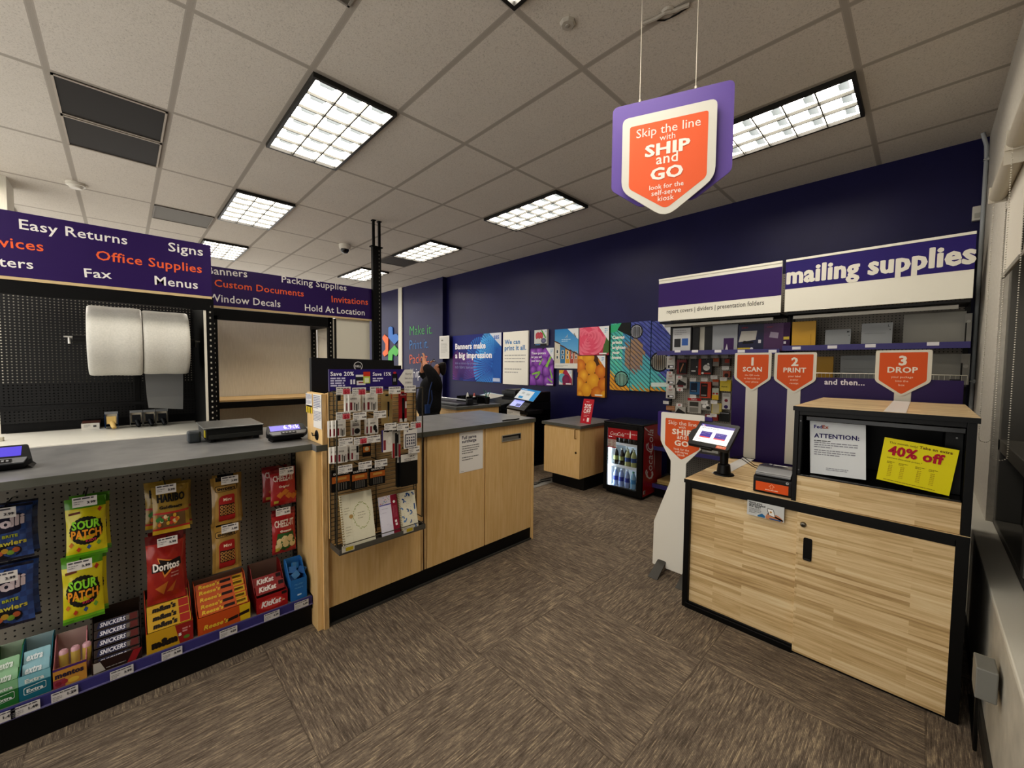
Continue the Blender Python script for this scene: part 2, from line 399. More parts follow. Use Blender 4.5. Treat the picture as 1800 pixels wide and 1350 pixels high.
for x in (3.67, 2.72, 1.9, 1.0, 0, -1): b.box(x, x+.07, YR-.16, YR-.03, .63, 2.40, '#6a6862', 's')
b.build('window_frame', w, bevel=.004)
b = MB(); b.box(XF, WX1, YR-.135, YR-.125, .6, 2.6, '#020203', 'g'); b.build('pane', w)
q = OY(12, 350, 6.6)
b = MB(); b.box(q.x-.45, q.x, 6.6, 7.0, 0, CZ, mat='cream'); struct(b.build('trim_3'))
# ---------------------------------------------------------------- ceiling lights
def troffer(a, bx, label):
    x0, y0 = GX+bx*T+.012, GY+a*2*T+.014; x1, y1 = x0+T-.024, y0+2*T-.028
    t = thing('ceiling_light', label, 'light', ((x0+x1)/2, (y0+y1)/2, CZ-.03), 'fluorescent troffers in the ceiling grid')
    b = MB(); zz = CZ-.032; e = .022
    for q in ((x0, x1, y0, y0+e), (x0, x1, y1-e, y1), (x0, x0+e, y0+e, y1-e), (x1-e, x1, y0+e, y1-e)): b.box(*q, zz, CZ, '#2b2a27', 's')
    b.build('frame', t)
    b = MB(); x0 += e; x1 -= e; y0 += e; y1 -= e
    b.poly([(x0, y0, CZ-.004), (x0, y1, CZ-.004), (x1, y1, CZ-.004), (x1, y0, CZ-.004)], '#fff6e8', 'lamp'); b.build('diffuser', t)
    b = MB()
    for i in range(1, 3): x = x0+(x1-x0)*i/3; b.box(x-.005, x+.005, y0, y1, zz+.002, CZ-.006, '#3c3c38', 'm')
    for i in range(1, 6):
        y = y0+(y1-y0)*i/6; b.box(x0, x1, y-.004, y+.004, zz+.006, CZ-.006, '#4a4a46', 'm')
    for i in range(3):
        for j in range(6):
            xa, xb = x0+(x1-x0)*(i+.16)/3, x0+(x1-x0)*(i+.84)/3; ya, yb = y0+(y1-y0)*(j+.1)/6, y0+(y1-y0)*(j+.4)/6; zc = CZ-.008
            b.polyg([(xa, ya, zc), (xa+.02, yb, zc), (xb-.02, yb, zc), (xb, ya, zc)], ['#d5dad8', '#a9b0ae', '#a9b0ae', '#d5dad8'], 'cell_glow')  # glowing grey gradient painted in as the reflection inside each louvre cell
    b.build('louvre', t)
L_ = [(1, 0, 'large bright troffer nearest the dark ceiling panels'), (3, 0, 'troffer beyond the large bright one, above the first purple header'),
      (5, 0, 'farthest troffer of the left row, just over the purple header'), (1, 4, 'troffer left of the hanging arrow sign'),
      (3, 4, 'troffer right of the black poles with a grey grille beside it'), (5, 4, 'small far troffer behind the tops of the black poles'),
      (-1, 4, 'long troffer partly behind the hanging purple sign'), (-1, 0, 'troffer at the top edge of the photo whose corner just shows'),
      (5, -4, 'troffer peeking over the left end of the first purple header')]
for a, bx, l in L_: troffer(a, bx, l)
for a, bx in ((1, -4), (3, -4), (-1, -4), (7, 0), (7, 4)): troffer(a, bx, 'ceiling troffer beyond the frame of the photo')
def grille(x0, x1, y0, y1, c, c2, label):
    t = thing('ceiling_grille', label, 'vent', ((x0+x1)/2, (y0+y1)/2, CZ-.012))
    b = MB(); b.box(x0, x1, y0, y1, CZ-.006, CZ-.001, c, 'm'); b.build('panel', t)
    b = MB()
    for q in ((x0, x1, y0, y0+.012), (x0, x1, y1-.012, y1), (x0, x0+.012, y0, y1), (x1-.012, x1, y0, y1)): b.box(*q, CZ-.012, CZ-.001, c2, 'm')
    b.build('frame', t)
gx = lambda k: GX+k*T
gy = lambda k: GY+k*2*T
grille(gx(-2)+.015, gx(-1)-.015, gy(2)+.015, gy(2.5)-.012, '#1d1711', '#b3a99c', 'nearer of the two dark brown ceiling panels at upper left')
grille(gx(-2)+.015, gx(-1)-.015, gy(2.5)+.012, gy(3)-.015, '#211a13', '#b3a99c', 'farther of the two dark brown ceiling panels at upper left')
grille(gx(-1)+.015, gx(0)-.015, gy(4)+.01, gy(4.5)-.01, '#77736b', '#8f8a82', 'grey ceiling grille left of the second troffer')
grille(gx(4)+.015, gx(5)-.015, gy(4)+.015, gy(4.5)-.01, '#57534e', '#7c7771', 'grey ceiling grille beside the black poles')
grille(gx(-1)+.015, gx(0)-.015, gy(0)+.01, gy(.5)-.01, '#6b675f', '#8f8a82', 'grey ceiling grille cut by the top edge of the photo')
# ceiling devices
p = OZ(133, 322, CZ)
t = thing('smoke_detector', 'round white smoke detector on the ceiling left of the dark panels', 'smoke detector', (p.x, p.y, CZ-.06))
b = MB(); b.lathe([(.0, -.055), (.045, -.055), (.062, -.03), (.075, -.028), (.075, 0), (0, 0)], (p.x, p.y, CZ), '#d9d4c8', 's'); b.build('housing', t, smooth=True)
b = MB(); b.lathe([(.066, -.027), (.066, -.022)], (p.x, p.y, CZ), '#3a3833', 'm'); b.build('vent_ring', t)
p = OZ(606, 430, CZ)
t = thing('security_camera', 'white dome security camera hanging from the ceiling near the poles', 'security camera', (p.x, p.y, CZ-.14))
b = MB(); b.lathe([(.085, 0), (.085, -.05), (.075, -.075), (0, -.075)], (p.x, p.y, CZ), '#dcd7cb', 's'); b.build('housing', t, smooth=True)
b = MB(); b.lathe([(.062, -.075), (.06, -.1), (.04, -.128), (0, -.138)], (p.x, p.y, CZ), '#0b0b0c', 'g'); b.build('dome', t, smooth=True)
p = OZ(998, 40, CZ)
t = thing('motion_sensor', 'small pale disc sensor on the near ceiling tile', 'sensor', (p.x, p.y, CZ-.022))
b = MB(); b.lathe([(0, -.016), (.035, -.016), (.042, -.01), (.045, 0)], (p.x, p.y, CZ), '#b3ada2', 's', n=8); b.build('housing', t)
b = MB(); b.lathe([(0, -.022), (.012, -.02), (.014, -.016)], (p.x, p.y, CZ), '#a39d92', 's'); b.build('lens', t)
t = thing('ceiling_bracket', 'pale mounting bracket with a curled cable on the near ceiling', 'bracket', tuple(OZ(1175, 25, CZ-.03)))
a = OZ(1130, 42, CZ-.012); c_ = OZ(1212, 8, CZ-.012)
b = MB(); d = (c_-a).normalized(); n_ = d.cross(V((0, 0, 1)))
b.tube([a, a.lerp(c_, .3), a.lerp(c_, .5)+n_*.012, a.lerp(c_, .7), c_], .011, '#a8a196', 's'); b.build('arm', t)
b = MB(); q = a.lerp(c_, .55); b.lathe([(0, -.014), (.03, -.012), (.036, 0)], (q.x, q.y, CZ-.001), '#b2aba0', 's'); b.build('cap', t)
b = MB(); b.tube([a.lerp(c_, .3)-n_*.015, a.lerp(c_, .45)-n_*.035, a.lerp(c_, .7)-n_*.03, c_-n_*.012], .004, '#1f1c19', 's'); b.build('cable', t)
# ---------------------------------------------------------------- conduit, alarm, outlet, blinds on the right wall
def chain(b, pts, r=.0035, c='#d8d3c6'):
    # beads strung along a polyline
    for i in range(len(pts)-1):
        p, q = V(pts[i]), V(pts[i+1]); L = (q-p).length; n = max(1, int(L/.011))
        for k in range(n):
            o = p.lerp(q, k/n)
            vs = [o+V(d)*r for d in ((1, 0, 0), (-1, 0, 0), (0, 1, 0), (0, -1, 0), (0, 0, 1), (0, 0, -1))]
            b.mesh(vs, [(0, 2, 4), (2, 1, 4), (1, 3, 4), (3, 0, 4), (2, 0, 5), (1, 2, 5), (3, 1, 5), (0, 3, 5)], c, 's')
px_, py_ = 4.985, -.284
t = thing('conduit_pipe', 'grey metal conduit running up the corner beside the mailing supplies sign', 'pipe', (px_, py_, 0))
b = MB(); b.tube([(px_, py_, .02), (px_, py_, 1.5), (px_, py_, 3.2), (px_-.01, py_+.005, 3.3), (px_-.05, py_+.03, CZ-.005)], .013, '#a9adaf', 's', 12); b.build('pipe', t, smooth=True)
for z in (3.19, 1.42):
    b = MB(); b.box(px_-.02, px_+.07, py_-.0145, py_-.004, z-.014, z+.014, '#b9bbb8', 'kb'); b.tube([(px_-.016, py_-.016, z), (px_-.016, py_+.012, z), (px_+.016, py_+.012, z), (px_+.016, py_-.016, z)], .006, '#b9bbb8', 'kb'); b.build('pipe_strap', t)
f = sheetX(XW, 0, 2.6); a0, b0 = f.px(1709, 366); a1, b1 = f.px(1726, 388)
t = thing('alarm_box', 'small white alarm box high on the navy wall by the conduit', 'alarm', tuple(f.p((a0+a1)/2, b1, .02)))
b = MB(); b.fbox(f, a0, a1, b1, b0, .001, .045, '#c9c6bd', 's'); b.build('housing', t, bevel=.004)
b = MB(); b.fbox(f, a0+.012, a1-.012, b1+.02, (b0+b1)/2, .045, .049, '#a9a69d', 's'); b.build('lens', t)
def blind(x0, x1, zt, label, ch):
    t = thing('roller_blind', label, 'blind', ((x0+x1)/2, -.26, 2.0))
    b = MB(); b.tube([(x0, -.255, zt), (x1, -.255, zt)], .036, '#c6bfae', 's', 18); b.build('roller', t, smooth=True)
    b = MB(); b.box(x0, x1, -.297, -.255, zt+.03, zt+.05, '#b9b3a5', 's'); b.box(x0-.008, x0, -.297, -.22, zt-.04, zt+.05, '#cfc9bb', 's'); b.box(x1, x1+.008, -.297, -.22, zt-.04, zt+.05, '#cfc9bb', 's'); b.build('bracket', t)
    b = MB(); b.box(x0+.02, x1-.02, -.2915, -.289, 2.05, zt, mat='blindfab'); b.build('fabric', t)
    b = MB(); b.box(x0+.02, x1-.02, -.296, -.284, 2.025, 2.05, '#8d897e', 's'); b.build('bottom_bar', t, bevel=.003)
    b = MB(); xc, zl = ch
    ym, r_ = -.262, .022
    arc = [(xc, ym-r_*math.cos(k*PI/8), zl+r_-r_*math.sin(k*PI/8)) for k in range(9)]
    chain(b, [(xc, ym-r_, zt)]+arc+[(xc, ym+r_, zt)]); b.build('chain', t)
blind(2.95, 3.56, 2.50, 'far roller blind with a beaded chain, next to the conduit', (3.55, 1.10))
blind(1.30, 2.90, 2.55, 'near roller blind cut by the right edge, its bead chain hanging low', (2.89, 1.10))
q = OY(1752, 1198, -.222)
t = thing('wall_outlet', 'metal surface outlet box with a plug, low on the wall behind the kiosk', 'outlet', (q.x, -.19, q.z-.06))
b = MB(); b.box(q.x-.05, q.x+.06, -.2215, -.17, q.z-.06, q.z+.05, '#7b7b76', 's'); b.build('outlet_box', t, bevel=.004)
b = MB(); b.box(q.x+.06, q.x+.068, -.215, -.172, q.z-.055, q.z+.045, '#d8d4b8', 's'); b.build('cover_plate', t)
b = MB(); b.box(q.x+.07, q.x+.1, -.2, -.18, q.z-.015, q.z+.015, '#151515', 's'); b.tube([(q.x+.1, -.19, q.z), (q.x+.13, -.18, q.z-.01), (q.x+.12, -.19, q.z-.08), (q.x+.2, -.2, .03), (q.x+.6, -.21, .02)], .006, '#121212', 's'); b.build('plug', t)
# ================================================================ SERVICE COUNTER
TZ, TH = 1.065, .036
CYF, CYB = 2.34, 3.05
t = thing('service_counter', 'birch service counter with grey top and black kick base', 'counter', (1.65, 2.7, 0))
b = MB(); b.box(.785, .812, CYF-.02, CYF+.40, 0, 1.03, mat='ply'); b.box(.785, .812, CYF-.0215, CYF-.02, 0, 1.03, mat='plyedge')
b.box(.755, .784, CYF-.005, CYF+.40, 0, 1.03, mat='ply'); b.build('end_panel', t, bevel=.002)
b = MB(); b.box(2.525, 2.545, CYF-.01, CYB, 0, 1.03, mat='ply'); b.build('end_panel', t, bevel=.002)
for x0, x1 in ((.815, 1.425), (1.475, 1.99), (2.0, 2.522)):
    b = MB(); b.box(x0, x1, CYF, CYF+.02, .106, 1.028, mat='ply')
    if x0 == 2.0:
        f = sheetY(CYF, 0, 0); u0, v0 = f.px(882, 773); u1, v1 = f.px(915, 762); vv = (v0+v1)/2-.006
        b.build('panel', t, bevel=.002); b = MB(); b.fbox(f, u0, u1, vv-.026, vv+.026, .0005, .006, '#9a968c', 's'); b.fbox(f, u0+.006, u1-.006, vv-.018, vv+.02, .006, .0065, '#1b1a18', 'm'); b.fbox(f, u0+.006, u1-.03, vv-.018, vv+.008, .0065, .007, '#77746c', 'm'); b.build('slot_handle', t)
    else: b.build('panel', t, bevel=.002)
b = MB(); b.box(1.428, 1.472, CYF+.004, CYF+.02, .106, 1.028, mat='plyedge'); b.box(1.445, 1.452, CYF+.002, CYF+.005, .106, 1.028, '#4a3220', 'm'); b.build('seam_strip', t)
b = MB(); b.box(.815, 2.522, CYF+.008, CYF+.05, 0, .106, '#131211', 's'); b.build('kick_base', t)
b = MB(); b.box(.815, 2.522, CYF-.008, CYF+.006, 0, .012, '#3e3d3a', 's'); b.build('floor_trim', t)
b = MB(); b.box(.813, 2.52, CYF+.022, CYB, .1, 1.027, mat='ply'); b.build('carcass', t)
for x0, x1 in ((.755, 1.996), (2.0, 2.55)):
    b = MB(); b.box(x0, x1, CYF-.02, CYB+.02, 1.03, TZ, mat='laminate'); b.box(x0, x1, CYF-.0215, CYF-.02, 1.031, TZ-.001, mat='lamedge'); b.box(x1, x1+.0012, CYF-.02, CYB, 1.031, TZ-.001, mat='lamedge'); b.build('countertop', t, bevel=.0015)
b = MB(); f0 = OZ(898, 738.5, TZ); b.tube([(f0.x-.1, f0.y-.01, TZ+.004), (f0.x-.05, f0.y, TZ+.004), (f0.x+.03, f0.y-.02, TZ+.004), (f0.x+.09, f0.y-.005, TZ+.004)], .006, '#1a1a1a', 's'); tag(b.build('cable_clip'), 'black curved clip lying on the right end of the service counter', 'clip')
# privacy screen standing on the counter end
t = thing('plywood_screen', 'upright plywood screen behind the accessory grid, with notices on its side', 'screen', (1.1, 2.4, TZ))
b = MB(); b.box(.785, .812, 2.315, 2.56, TZ+.001, 1.35, mat='ply'); b.box(.785, .812, 2.3135, 2.315, TZ+.001, 1.35, mat='plyedge'); b.build('side_panel', t, bevel=.002)
b = MB(); b.box(.813, 1.372, 2.322, 2.345, TZ+.001, 1.352, mat='ply'); b.build('back_panel', t, bevel=.002)
gq = OX(557, 765, .785)
b = MB(); b.lathe([(0, .0025), (.026, .0025), (.03, 0)], (.784, gq.y, gq.z), '#0b0b0b', 's', axis=(-1, 0, 0)); b.build('grommet', t)
sideF = Fr((.7835, 2.56, TZ), (0, -1, 0), (0, 0, 1))
def paper(name, label, fr, p_tl, p_br, draw, c='#dcd9d3', th=.0012, cat='notice', group=None, parent=None):
    a0, b1 = fr.px(*p_tl); a1, b0 = fr.px(*p_br)
    if a1 < a0: a0, a1 = a1, a0
    if b1 < b0: b0, b1 = b1, b0
    g = Fr(fr.p(a0, b0, .0008), fr.u, fr.v); g.W, g.H = a1-a0, b1-b0
    b = MB(); b.fbox(g, 0, g.W, 0, g.H, 0, th, c, 'm'); g2 = Fr(g.p(0, 0, th), g.u, g.v); g2.W, g2.H = g.W, g.H
    draw(b, g2); o = b.build(name, parent)
    if parent is None: tag(o, label, cat, group)
    return o
def d_text(b, g):
    b.lines(g, .03*g.W, .97*g.W, g.H*.96, g.H*.05, 8, g.H*.022, '#6a6f92'); b.lines(g, .03*g.W, .97*g.W, g.H*.5, g.H*.045, 7, g.H*.018, '#7b7f98')
paper('notice_sheet', 'printed notice on the side of the plywood screen, the larger white sheet', sideF, (551, 692), (566, 755), d_text)
paper('notice_sheet', 'small pale notice at the left edge of the plywood screen', sideF, (538, 691), (549, 716), d_text)
def d_yel(b, g):
    for i in range(6): b.disc(g, g.W*(.3+.4*(i % 2)), g.H*(.15+.28*(i//2)), g.W*.1, g.W*.1, '#6d5a12')
paper('yellow_label', 'yellow warning label on the plywood screen', sideF, (539, 711), (549, 727), d_yel, '#e2c52c', cat='label')
fC = sheetY(CYF, 0, 0)
def d_full(b, g):
    W, Hh = g.W, g.H
    b.text(g, 'Full serve', .1*W, .83*Hh, w=.6*W, c='#2b2b4a', bold=.018); b.text(g, 'surcharge', .1*W, .74*Hh, w=.6*W, c='#2b2b4a', bold=.018)
    b.lines(g, .1*W, .85*W, .66*Hh, .058*Hh, 4, .018*Hh, '#777'); b.lines(g, .1*W, .85*W, .38*Hh, .058*Hh, 2, .018*Hh, '#777'); b.lines(g, .06*W, .25*W, .04*Hh, .03, 1, .01*Hh, '#999')
paper('notice_sheet', 'white Full serve surcharge sheet taped on the counter front', fC, (807.5, 761), (848.5, 823), d_full, '#f0eeea')
# ================================================================ SNACK COUNTER (left)
SX0, SX1, PY = -.75, .75, 2.72
t = thing('snack_counter', 'grey topped counter with pegboard front and a low candy shelf', 'counter', (0, 2.8, 0))
b = MB(); b.box(SX0, .7535, 2.39, 3.23, 1.03, TZ, mat='laminate'); b.box(SX0, .7535, 2.3885, 2.39, 1.031, TZ-.001, mat='lamedge'); b.build('countertop', t, bevel=.0015)
b = MB(); b.box(SX0, SX1-.002, PY, PY+.012, .17, 1.028, mat='peggrey'); b.build('pegboard', t)
b = MB(); b.box(.735, .752, PY-.03, PY-.001, .12, 1.028, '#1b1a19', 's')
for k in range(30): z = .2+k*.027; b.box(.7375, .7425, PY-.0306, PY-.03, z, z+.014, '#6a665f', 'm'); b.box(.745, .749, PY-.0306, PY-.03, z, z+.014, '#6a665f', 'm')
b.build('upright', t)
b = MB(); b.box(SX0, SX1, 2.42, PY-.001, .16, .172, mat='pegshelf'); b.build('base_shelf', t)
b = MB(); b.box(SX0, SX1+.001, 2.408, 2.42, .135, .178, '#3d3972', 's'); b.box(SX0, SX1+.001, 2.400, 2.4075, .133, .139, '#6a6690', 'g'); b.build('label_rail', t, bevel=.001)
b = MB(); b.box(SX1, SX1+.004, 2.42, PY, .1, .178, '#141312', 's'); b.box(SX0, SX1, 2.43, 2.445, 0, .134, '#0e0d0d', 's'); b.box(SX0, SX1, 2.446, 3.2, 0, .1, '#0e0d0d', 's'); b.build('kick_base', t)
b = MB(); b.box(SX0, SX1-.002, PY+.014, 3.2, .1, 1.028, '#8a8176', 'm'); b.build('carcass', t)
# ================================================================ BACK SHELVING BAYS
STB = 'steelblack'
def post(b, x0, x1, y0, y1, z0, z1, side='f', slots=True, n=None):
    b.box(x0, x1, y0, y1, z0, z1, mat=STB)
    if slots:
        k = z0+.06; xm = (x0+x1)/2
        while k < z1-.04: b.box(xm-.006, xm+.006, y0-.001, y0, k, k+.016, '#a9a59b', 'm'); k += .05
def header(t, Y, x0, x1, z0, z1, texts, c='#2f1558'):
    b = MB(); b.box(x0, x1, Y, Y+.03, z0, z1, c, 's'); b.box(x0, x1, Y, Y+.03, z0-.022, z0, '#cbb58c', 'm')
    f = sheetY(Y, x0, z0)
    for s, p0, p1, cc, cap in texts: b.ptext(f, s, p0, p1, cap, c=cc, bold=.012, mat='m')
    b.build('header_sign', t)
W_, O_ = '#e9e6e2', '#ea6a3c'
Y1 = 4.45
t = thing('packing_bay', 'black shelving bay with pegboard back, white worktop and Easy Returns header', 'shelving', (0, 4.9, 0))
header(t, Y1, -.72, .588, 2.105, 2.557, [
    ('Easy Returns', (34, 402), (224, 430), W_, 17), ('Signs', (296, 441), (357, 450), W_, 15), ('vices', (-2, 433.5), (77, 442), O_, None), ('Office Supplies', (169, 456), (355, 480), O_, 16),
    ('ters', (-2, 468), (59, 473), W_, None), ('Fax', (149, 487), (197, 490), W_, 15), ('Menus', (272, 500), (348, 508), W_, 15)])
b = MB(); b.box(-.75, .575, Y1+.005, Y1+.06, 1.985, 2.08, mat=STB); b.build('beam', t)
b = MB(); post(b, .545, .60, Y1+.01, Y1+.06, 0, 2.10); b.box(.526, .5445, Y1+.012, Y1+.02, .905, 1.98, '#d9d5c9', 's'); b.build('upright', t)
b = MB(); post(b, .545, .60, Y1+.94, Y1+.99, 0, 2.10); b.build('upright', t)
b = MB(); b.box(-.75, .544, Y1+.95, Y1+.954, .98, 2.11, mat='pegdark'); b.build('pegboard', t)
b = MB(); b.box(-.75, .65, Y1+1.15, Y1+1.17, .2, 2.1, '#a39e92', 'm'); b.build('light_block_panel', t)  # panel added behind the open pegboard to dim light through its holes
b = MB(); b.box(-.75, .544, Y1+.96, Y1+.975, .9, 1.32, '#0b0b0c', 'm'); b.box(-.75, .544, Y1+.935, Y1+.948, 1.10, 1.13, '#1d1d1e', 's'); b.box(.546, .556, Y1+.065, Y1+.935, .1, 2.09, '#050505', 'm'); b.box(.08, .12, Y1+.94, Y1+.948, 1.05, 2.0, '#0d0d0e', 's'); b.build('back_rail', t)
b = MB(); b.box(-.75, .53, Y1+.03, Y1+.93, .87, .90, '#d8d6cd', 's'); b.build('worktop', t, bevel=.004)
b = MB(); b.box(-.75, .53, Y1+.06, Y1+.11, .78, .868, mat=STB); b.box(-.75, .53, Y1+.2, Y1+.8, .1, .13, mat=STB); b.build('lower_frame', t)
Y2 = 5.10
t = thing('cream_bay', 'black shelving bay with a cream back panel and Custom Documents header', 'shelving', (1.3, 5.4, 0))
header(t, Y2, .61, 2.372, 2.105, 2.502, [
    ('Banners', (364, 481), (435, 487.5), W_, 13), ('Packing Supplies', (495, 496), (609, 511), W_, 11), ('Custom Documents', (377, 503), (534, 521.5), O_, 12), ('Invitations', (583, 531), (647, 536), O_, 11),
    ('Window Decals', (366, 529), (493, 540), W_, 13), ('Hold At Location', (536, 546), (641, 554.5), W_, 11)])
b = MB(); b.box(.66, 1.86, Y2+.005, Y2+.06, 1.965, 2.08, mat=STB); b.box(1.80, 1.86, Y2+.06, Y2+.6, 1.965, 2.03, mat=STB); b.build('beam', t)
for x in (.66, 1.82):
    b = MB(); post(b, x, x+.055, Y2+.005, Y2+.055, 0, 2.0 if x < 1 else 2.08); b.build('upright', t)
    b = MB(); post(b, x, x+.05, Y2+.6, Y2+.65, 0, 2.0); b.build('upright', t)
b = MB(); b.box(.66, 1.90, Y2+.655, Y2+.67, .1, 2.1, mat='cream'); b.box(1.885, 1.895, Y2+.06, Y2+.6, .3, 2.1, mat='cream'); b.build('back_panel', t)
b = MB(); b.box(.72, 1.815, Y2+.06, Y2+.645, 1.10, 1.118, mat='pine'); b.build('shelf_deck', t)
b = MB(); b.box(.716, 1.819, Y2+.008, Y2+.055, 1.035, 1.10, mat=STB); b.build('beam', t)
t = thing('white_cabinet_panel', 'tall white panel between the cream bay and the black poles', 'panel', (2.1, 5.2, 0))
b = MB(); b.box(1.93, 2.36, Y2+.035, Y2+.08, .3, 2.10, '#d6d3c6', 's'); b.build('panel', t, bevel=.003)
b = MB(); b.box(1.882, 1.90, Y2+.033, Y2+.055, 0, 2.08, '#d6d3c6', 's'); b.box(1.90, 1.93, Y2+.04, Y2+.08, 0, 2.08, '#0d0d0d', 's'); b.build('edge_trim', t)
t = thing('support_pole', 'black slotted double pole reaching up to the ceiling', 'pole', (2.42, 5.1, 0))
for x in (2.385, 2.465):
    b = MB(); b.box(x, x+.026, 5.07, 5.10, 2.9, CZ-.002, mat=STB); b.box(x-.01, x+.036, 5.06, 5.11, CZ-.012, CZ-.002, mat=STB); b.build('tube', t)
b = MB(); b.box(2.375, 2.43, 5.055, 5.11, 0, 3.05, mat=STB); b.box(2.435, 2.49, 5.06, 5.11, 0, 3.05, mat=STB)
for k in range(58): z = .2+k*.049; b.box(2.457, 2.468, 5.0588, 5.06, z, z+.018, '#7b776e', 'm')
b.build('column', t)
b = MB(); b.box(2.355, 2.51, 5.05, 5.115, 3.045, 3.06, mat=STB); b.build('clamp', t)
# bubble wrap rolls on their rod
RY, RZ = 4.78, 1.69
t = thing('roll_rod', 'black rod with white end hooks carrying the bubble wrap rolls', 'rod', (.1, RY, RZ))
b = MB(); b.tube([(-.28, RY, RZ+.01), (.49, RY, RZ+.01)], .035, '#141415', 's', 14); b.build('bar', t, smooth=True)
for x, s_ in ((-.30, 1), (.50, -1)):
    b = MB(); b.box(x-.03, x+.03, RY-.012, RY+.012, RZ+.02, RZ+.032, '#c8c6c0', 'kb'); b.tube([(x, RY, RZ+.02), (x, RY, RZ-.03)], .008, '#c8c6c0', 'kb'); b.tube([(x, RY, RZ+.026), (x, Y1+.946, RZ+.026)], .006, '#c8c6c0', 'kb'); b.build('hook', t)
def roll(x0, x1, r, label, tail):
    t = thing('bubble_wrap_roll', label, 'bubble wrap', ((x0+x1)/2, RY, RZ-r), 'bubble wrap rolls on the rod')
    b = MB(); n = 40; vs, fs = [], []
    prof = [(r*.2, 0), (r*.97, .0), (r, .012)]+[(r*(1+.006*math.sin(k*7)), .012+(x1-x0-.024)*k/14) for k in range(1, 14)]+[(r, x1-x0-.012), (r*.97, x1-x0), (r*.2, x1-x0), (r*.2, 0)]
    b.lathe(prof, (x0, RY, RZ), '#d3d2c9', 'bubble', n, axis=(1, 0, 0)); b.build('wrap', t, smooth=True)
    if tail:
        b = MB(); y = RY+r*.2; x2 = x1-.03
        b.mesh([(x0+.01, y, RZ-r+.02), (x2, y, RZ-r+.02), (x0+.02, y+.05, 1.2), (x2, y+.05, 1.2), (x0+.03, y+.08, 1.10), (x2, y+.10, 1.07)], [(0, 1, 3, 2), (2, 3, 5, 4)], '#8f9192', 'film'); b.build('loose_end', t)
roll(-.195, .125, .288, 'left wide roll of white bubble wrap on the rod', False)
roll(.13, .435, .278, 'right roll of bubble wrap with a loose sheet hanging down', True)
# things on the packing worktop
f = Fr((0, Y1+.5, .9), (1, 0, 0), (0, 0, 1))
q = OZ(160, 755, .9)
b = MB(); b.box(q.x-.06, q.x+.055, q.y, q.y+.1, .9005, .955, '#d8d5cc', 'm'); b.box(q.x-.055, q.x+.06, q.y+.02, q.y+.12, .956, .972, '#4b2c22', 'm')
fq = sheetY(q.y-.0004, q.x-.06, .9); b.rect(fq, .075, .095, .02, .038, '#555'); b.lines(fq, .015, .06, .045, .009, 3, .003, '#999'); tag(b.build('label_box'), 'small white and brown label box on the white worktop', 'box')
def dispenser(px, body, handle, steel, label, sc=1):
    q = OZ(px[0], px[1], .9); x, y = q.x, min(q.y, 5.2)+.02
    t = thing('tape_dispenser', label, 'tape dispenser', (x, y, .9), 'tape guns on the worktop')
    b = MB(); g = Fr((x-.032*sc, y, .9), (0, 1, 0), (0, 0, 1))
    for s_ in (-.042, .042):
        g = Fr((x+s_*sc, y-.05, .912), (0, 1, 0), (0, 0, 1)); pts = round_poly([(0, 0), (.13, .0), (.13, .12), (.05, .155), (0, .10)], .02)
        b.prism(g, pts, -.002, .002, steel, 'kb')
    b.build('side_plate', t)
    b = MB(); b.lathe([(.02, -.038), (.05, -.038), (.05, .038), (.02, .038)], (x, y+.03, .985), '#c7bfae', 'g', 24, (1, 0, 0)); b.build('tape_roll', t, smooth=True)
    b = MB(); b.box(x-.044*sc, x+.044*sc, y-.056, y-.05, 1.04, 1.062, '#8f9296', 'kb'); b.build('blade', t)
    b = MB(); b.box(x-.03, x+.03, y-.075, y-.052, .955, 1.02, body, 's'); b.tube([(x+.004, y-.06, .965), (x+.012, y-.085, .93), (x+.018, y-.10, .916)], [.022, .018, .015], handle, 's', 10); b.build('grip', t, smooth=True)
dispenser((197, 752), '#d6b877', '#d6b877', '#2f4a78', 'tape gun with a pale yellow grip on the white worktop')
dispenser((240, 750), '#10141b', '#0d0f13', '#8c8b88', 'leftmost of the three black gripped tape guns')
dispenser((263, 748.5), '#10141b', '#0d0f13', '#8c8b88', 'middle one of the three black gripped tape guns')
dispenser((285, 747), '#10141b', '#0d0f13', '#8c8b88', 'rightmost of the three black gripped tape guns')
# ================================================================ SELF-SERVE KIOSK
KX, KYL, KYR, KB = 2.515, 1.015, -.165, 3.34
BK = '#070707'
t = thing('kiosk_cabinet', 'low kiosk cabinet in pale butcher-block wood with a black frame', 'cabinet', (2.9, .43, 0))
b = MB(); b.box(KX-.012, KB, KYR, KYL, .797, .82, mat='butcher'); b.box(KX-.014, KX-.012, KYR, KYL, .797, .819, BK, 's'); b.box(KX-.012, KB, KYL, KYL+.002, .797, .819, BK, 's'); b.build('top', t)
b = MB(); b.box(KX, KB, KYL-.035, KYL, .0, .796, BK, 's'); b.box(KX, KB, KYR, KYR+.04, .0, .796, BK, 's'); b.box(KX, KX+.03, KYR+.04, KYL-.035, .765, .796, BK, 's')
b.box(KX-.004, KX+.03, .43, KYL-.02, .0, .032, BK, 's'); b.box(KX+.01, KB, KYR+.04, KYL-.035, .0, .04, BK, 's'); b.box(KB-.02, KB, KYR+.04, KYL-.035, .04, .796, BK, 's'); b.build('frame', t, bevel=.002)
b = MB(); b.box(KX+.02, KX+.04, .428, KYL-.036, .034, .764, mat='butcher'); b.build('sliding_panel', t)
d = MB(); d.box(KX+.002, KX+.018, KYR+.035, .43, .012, .767, mat='butcher'); door = d.build('door', t, bevel=.0015)
fd = sheetX(KX+.002, 0, 0)
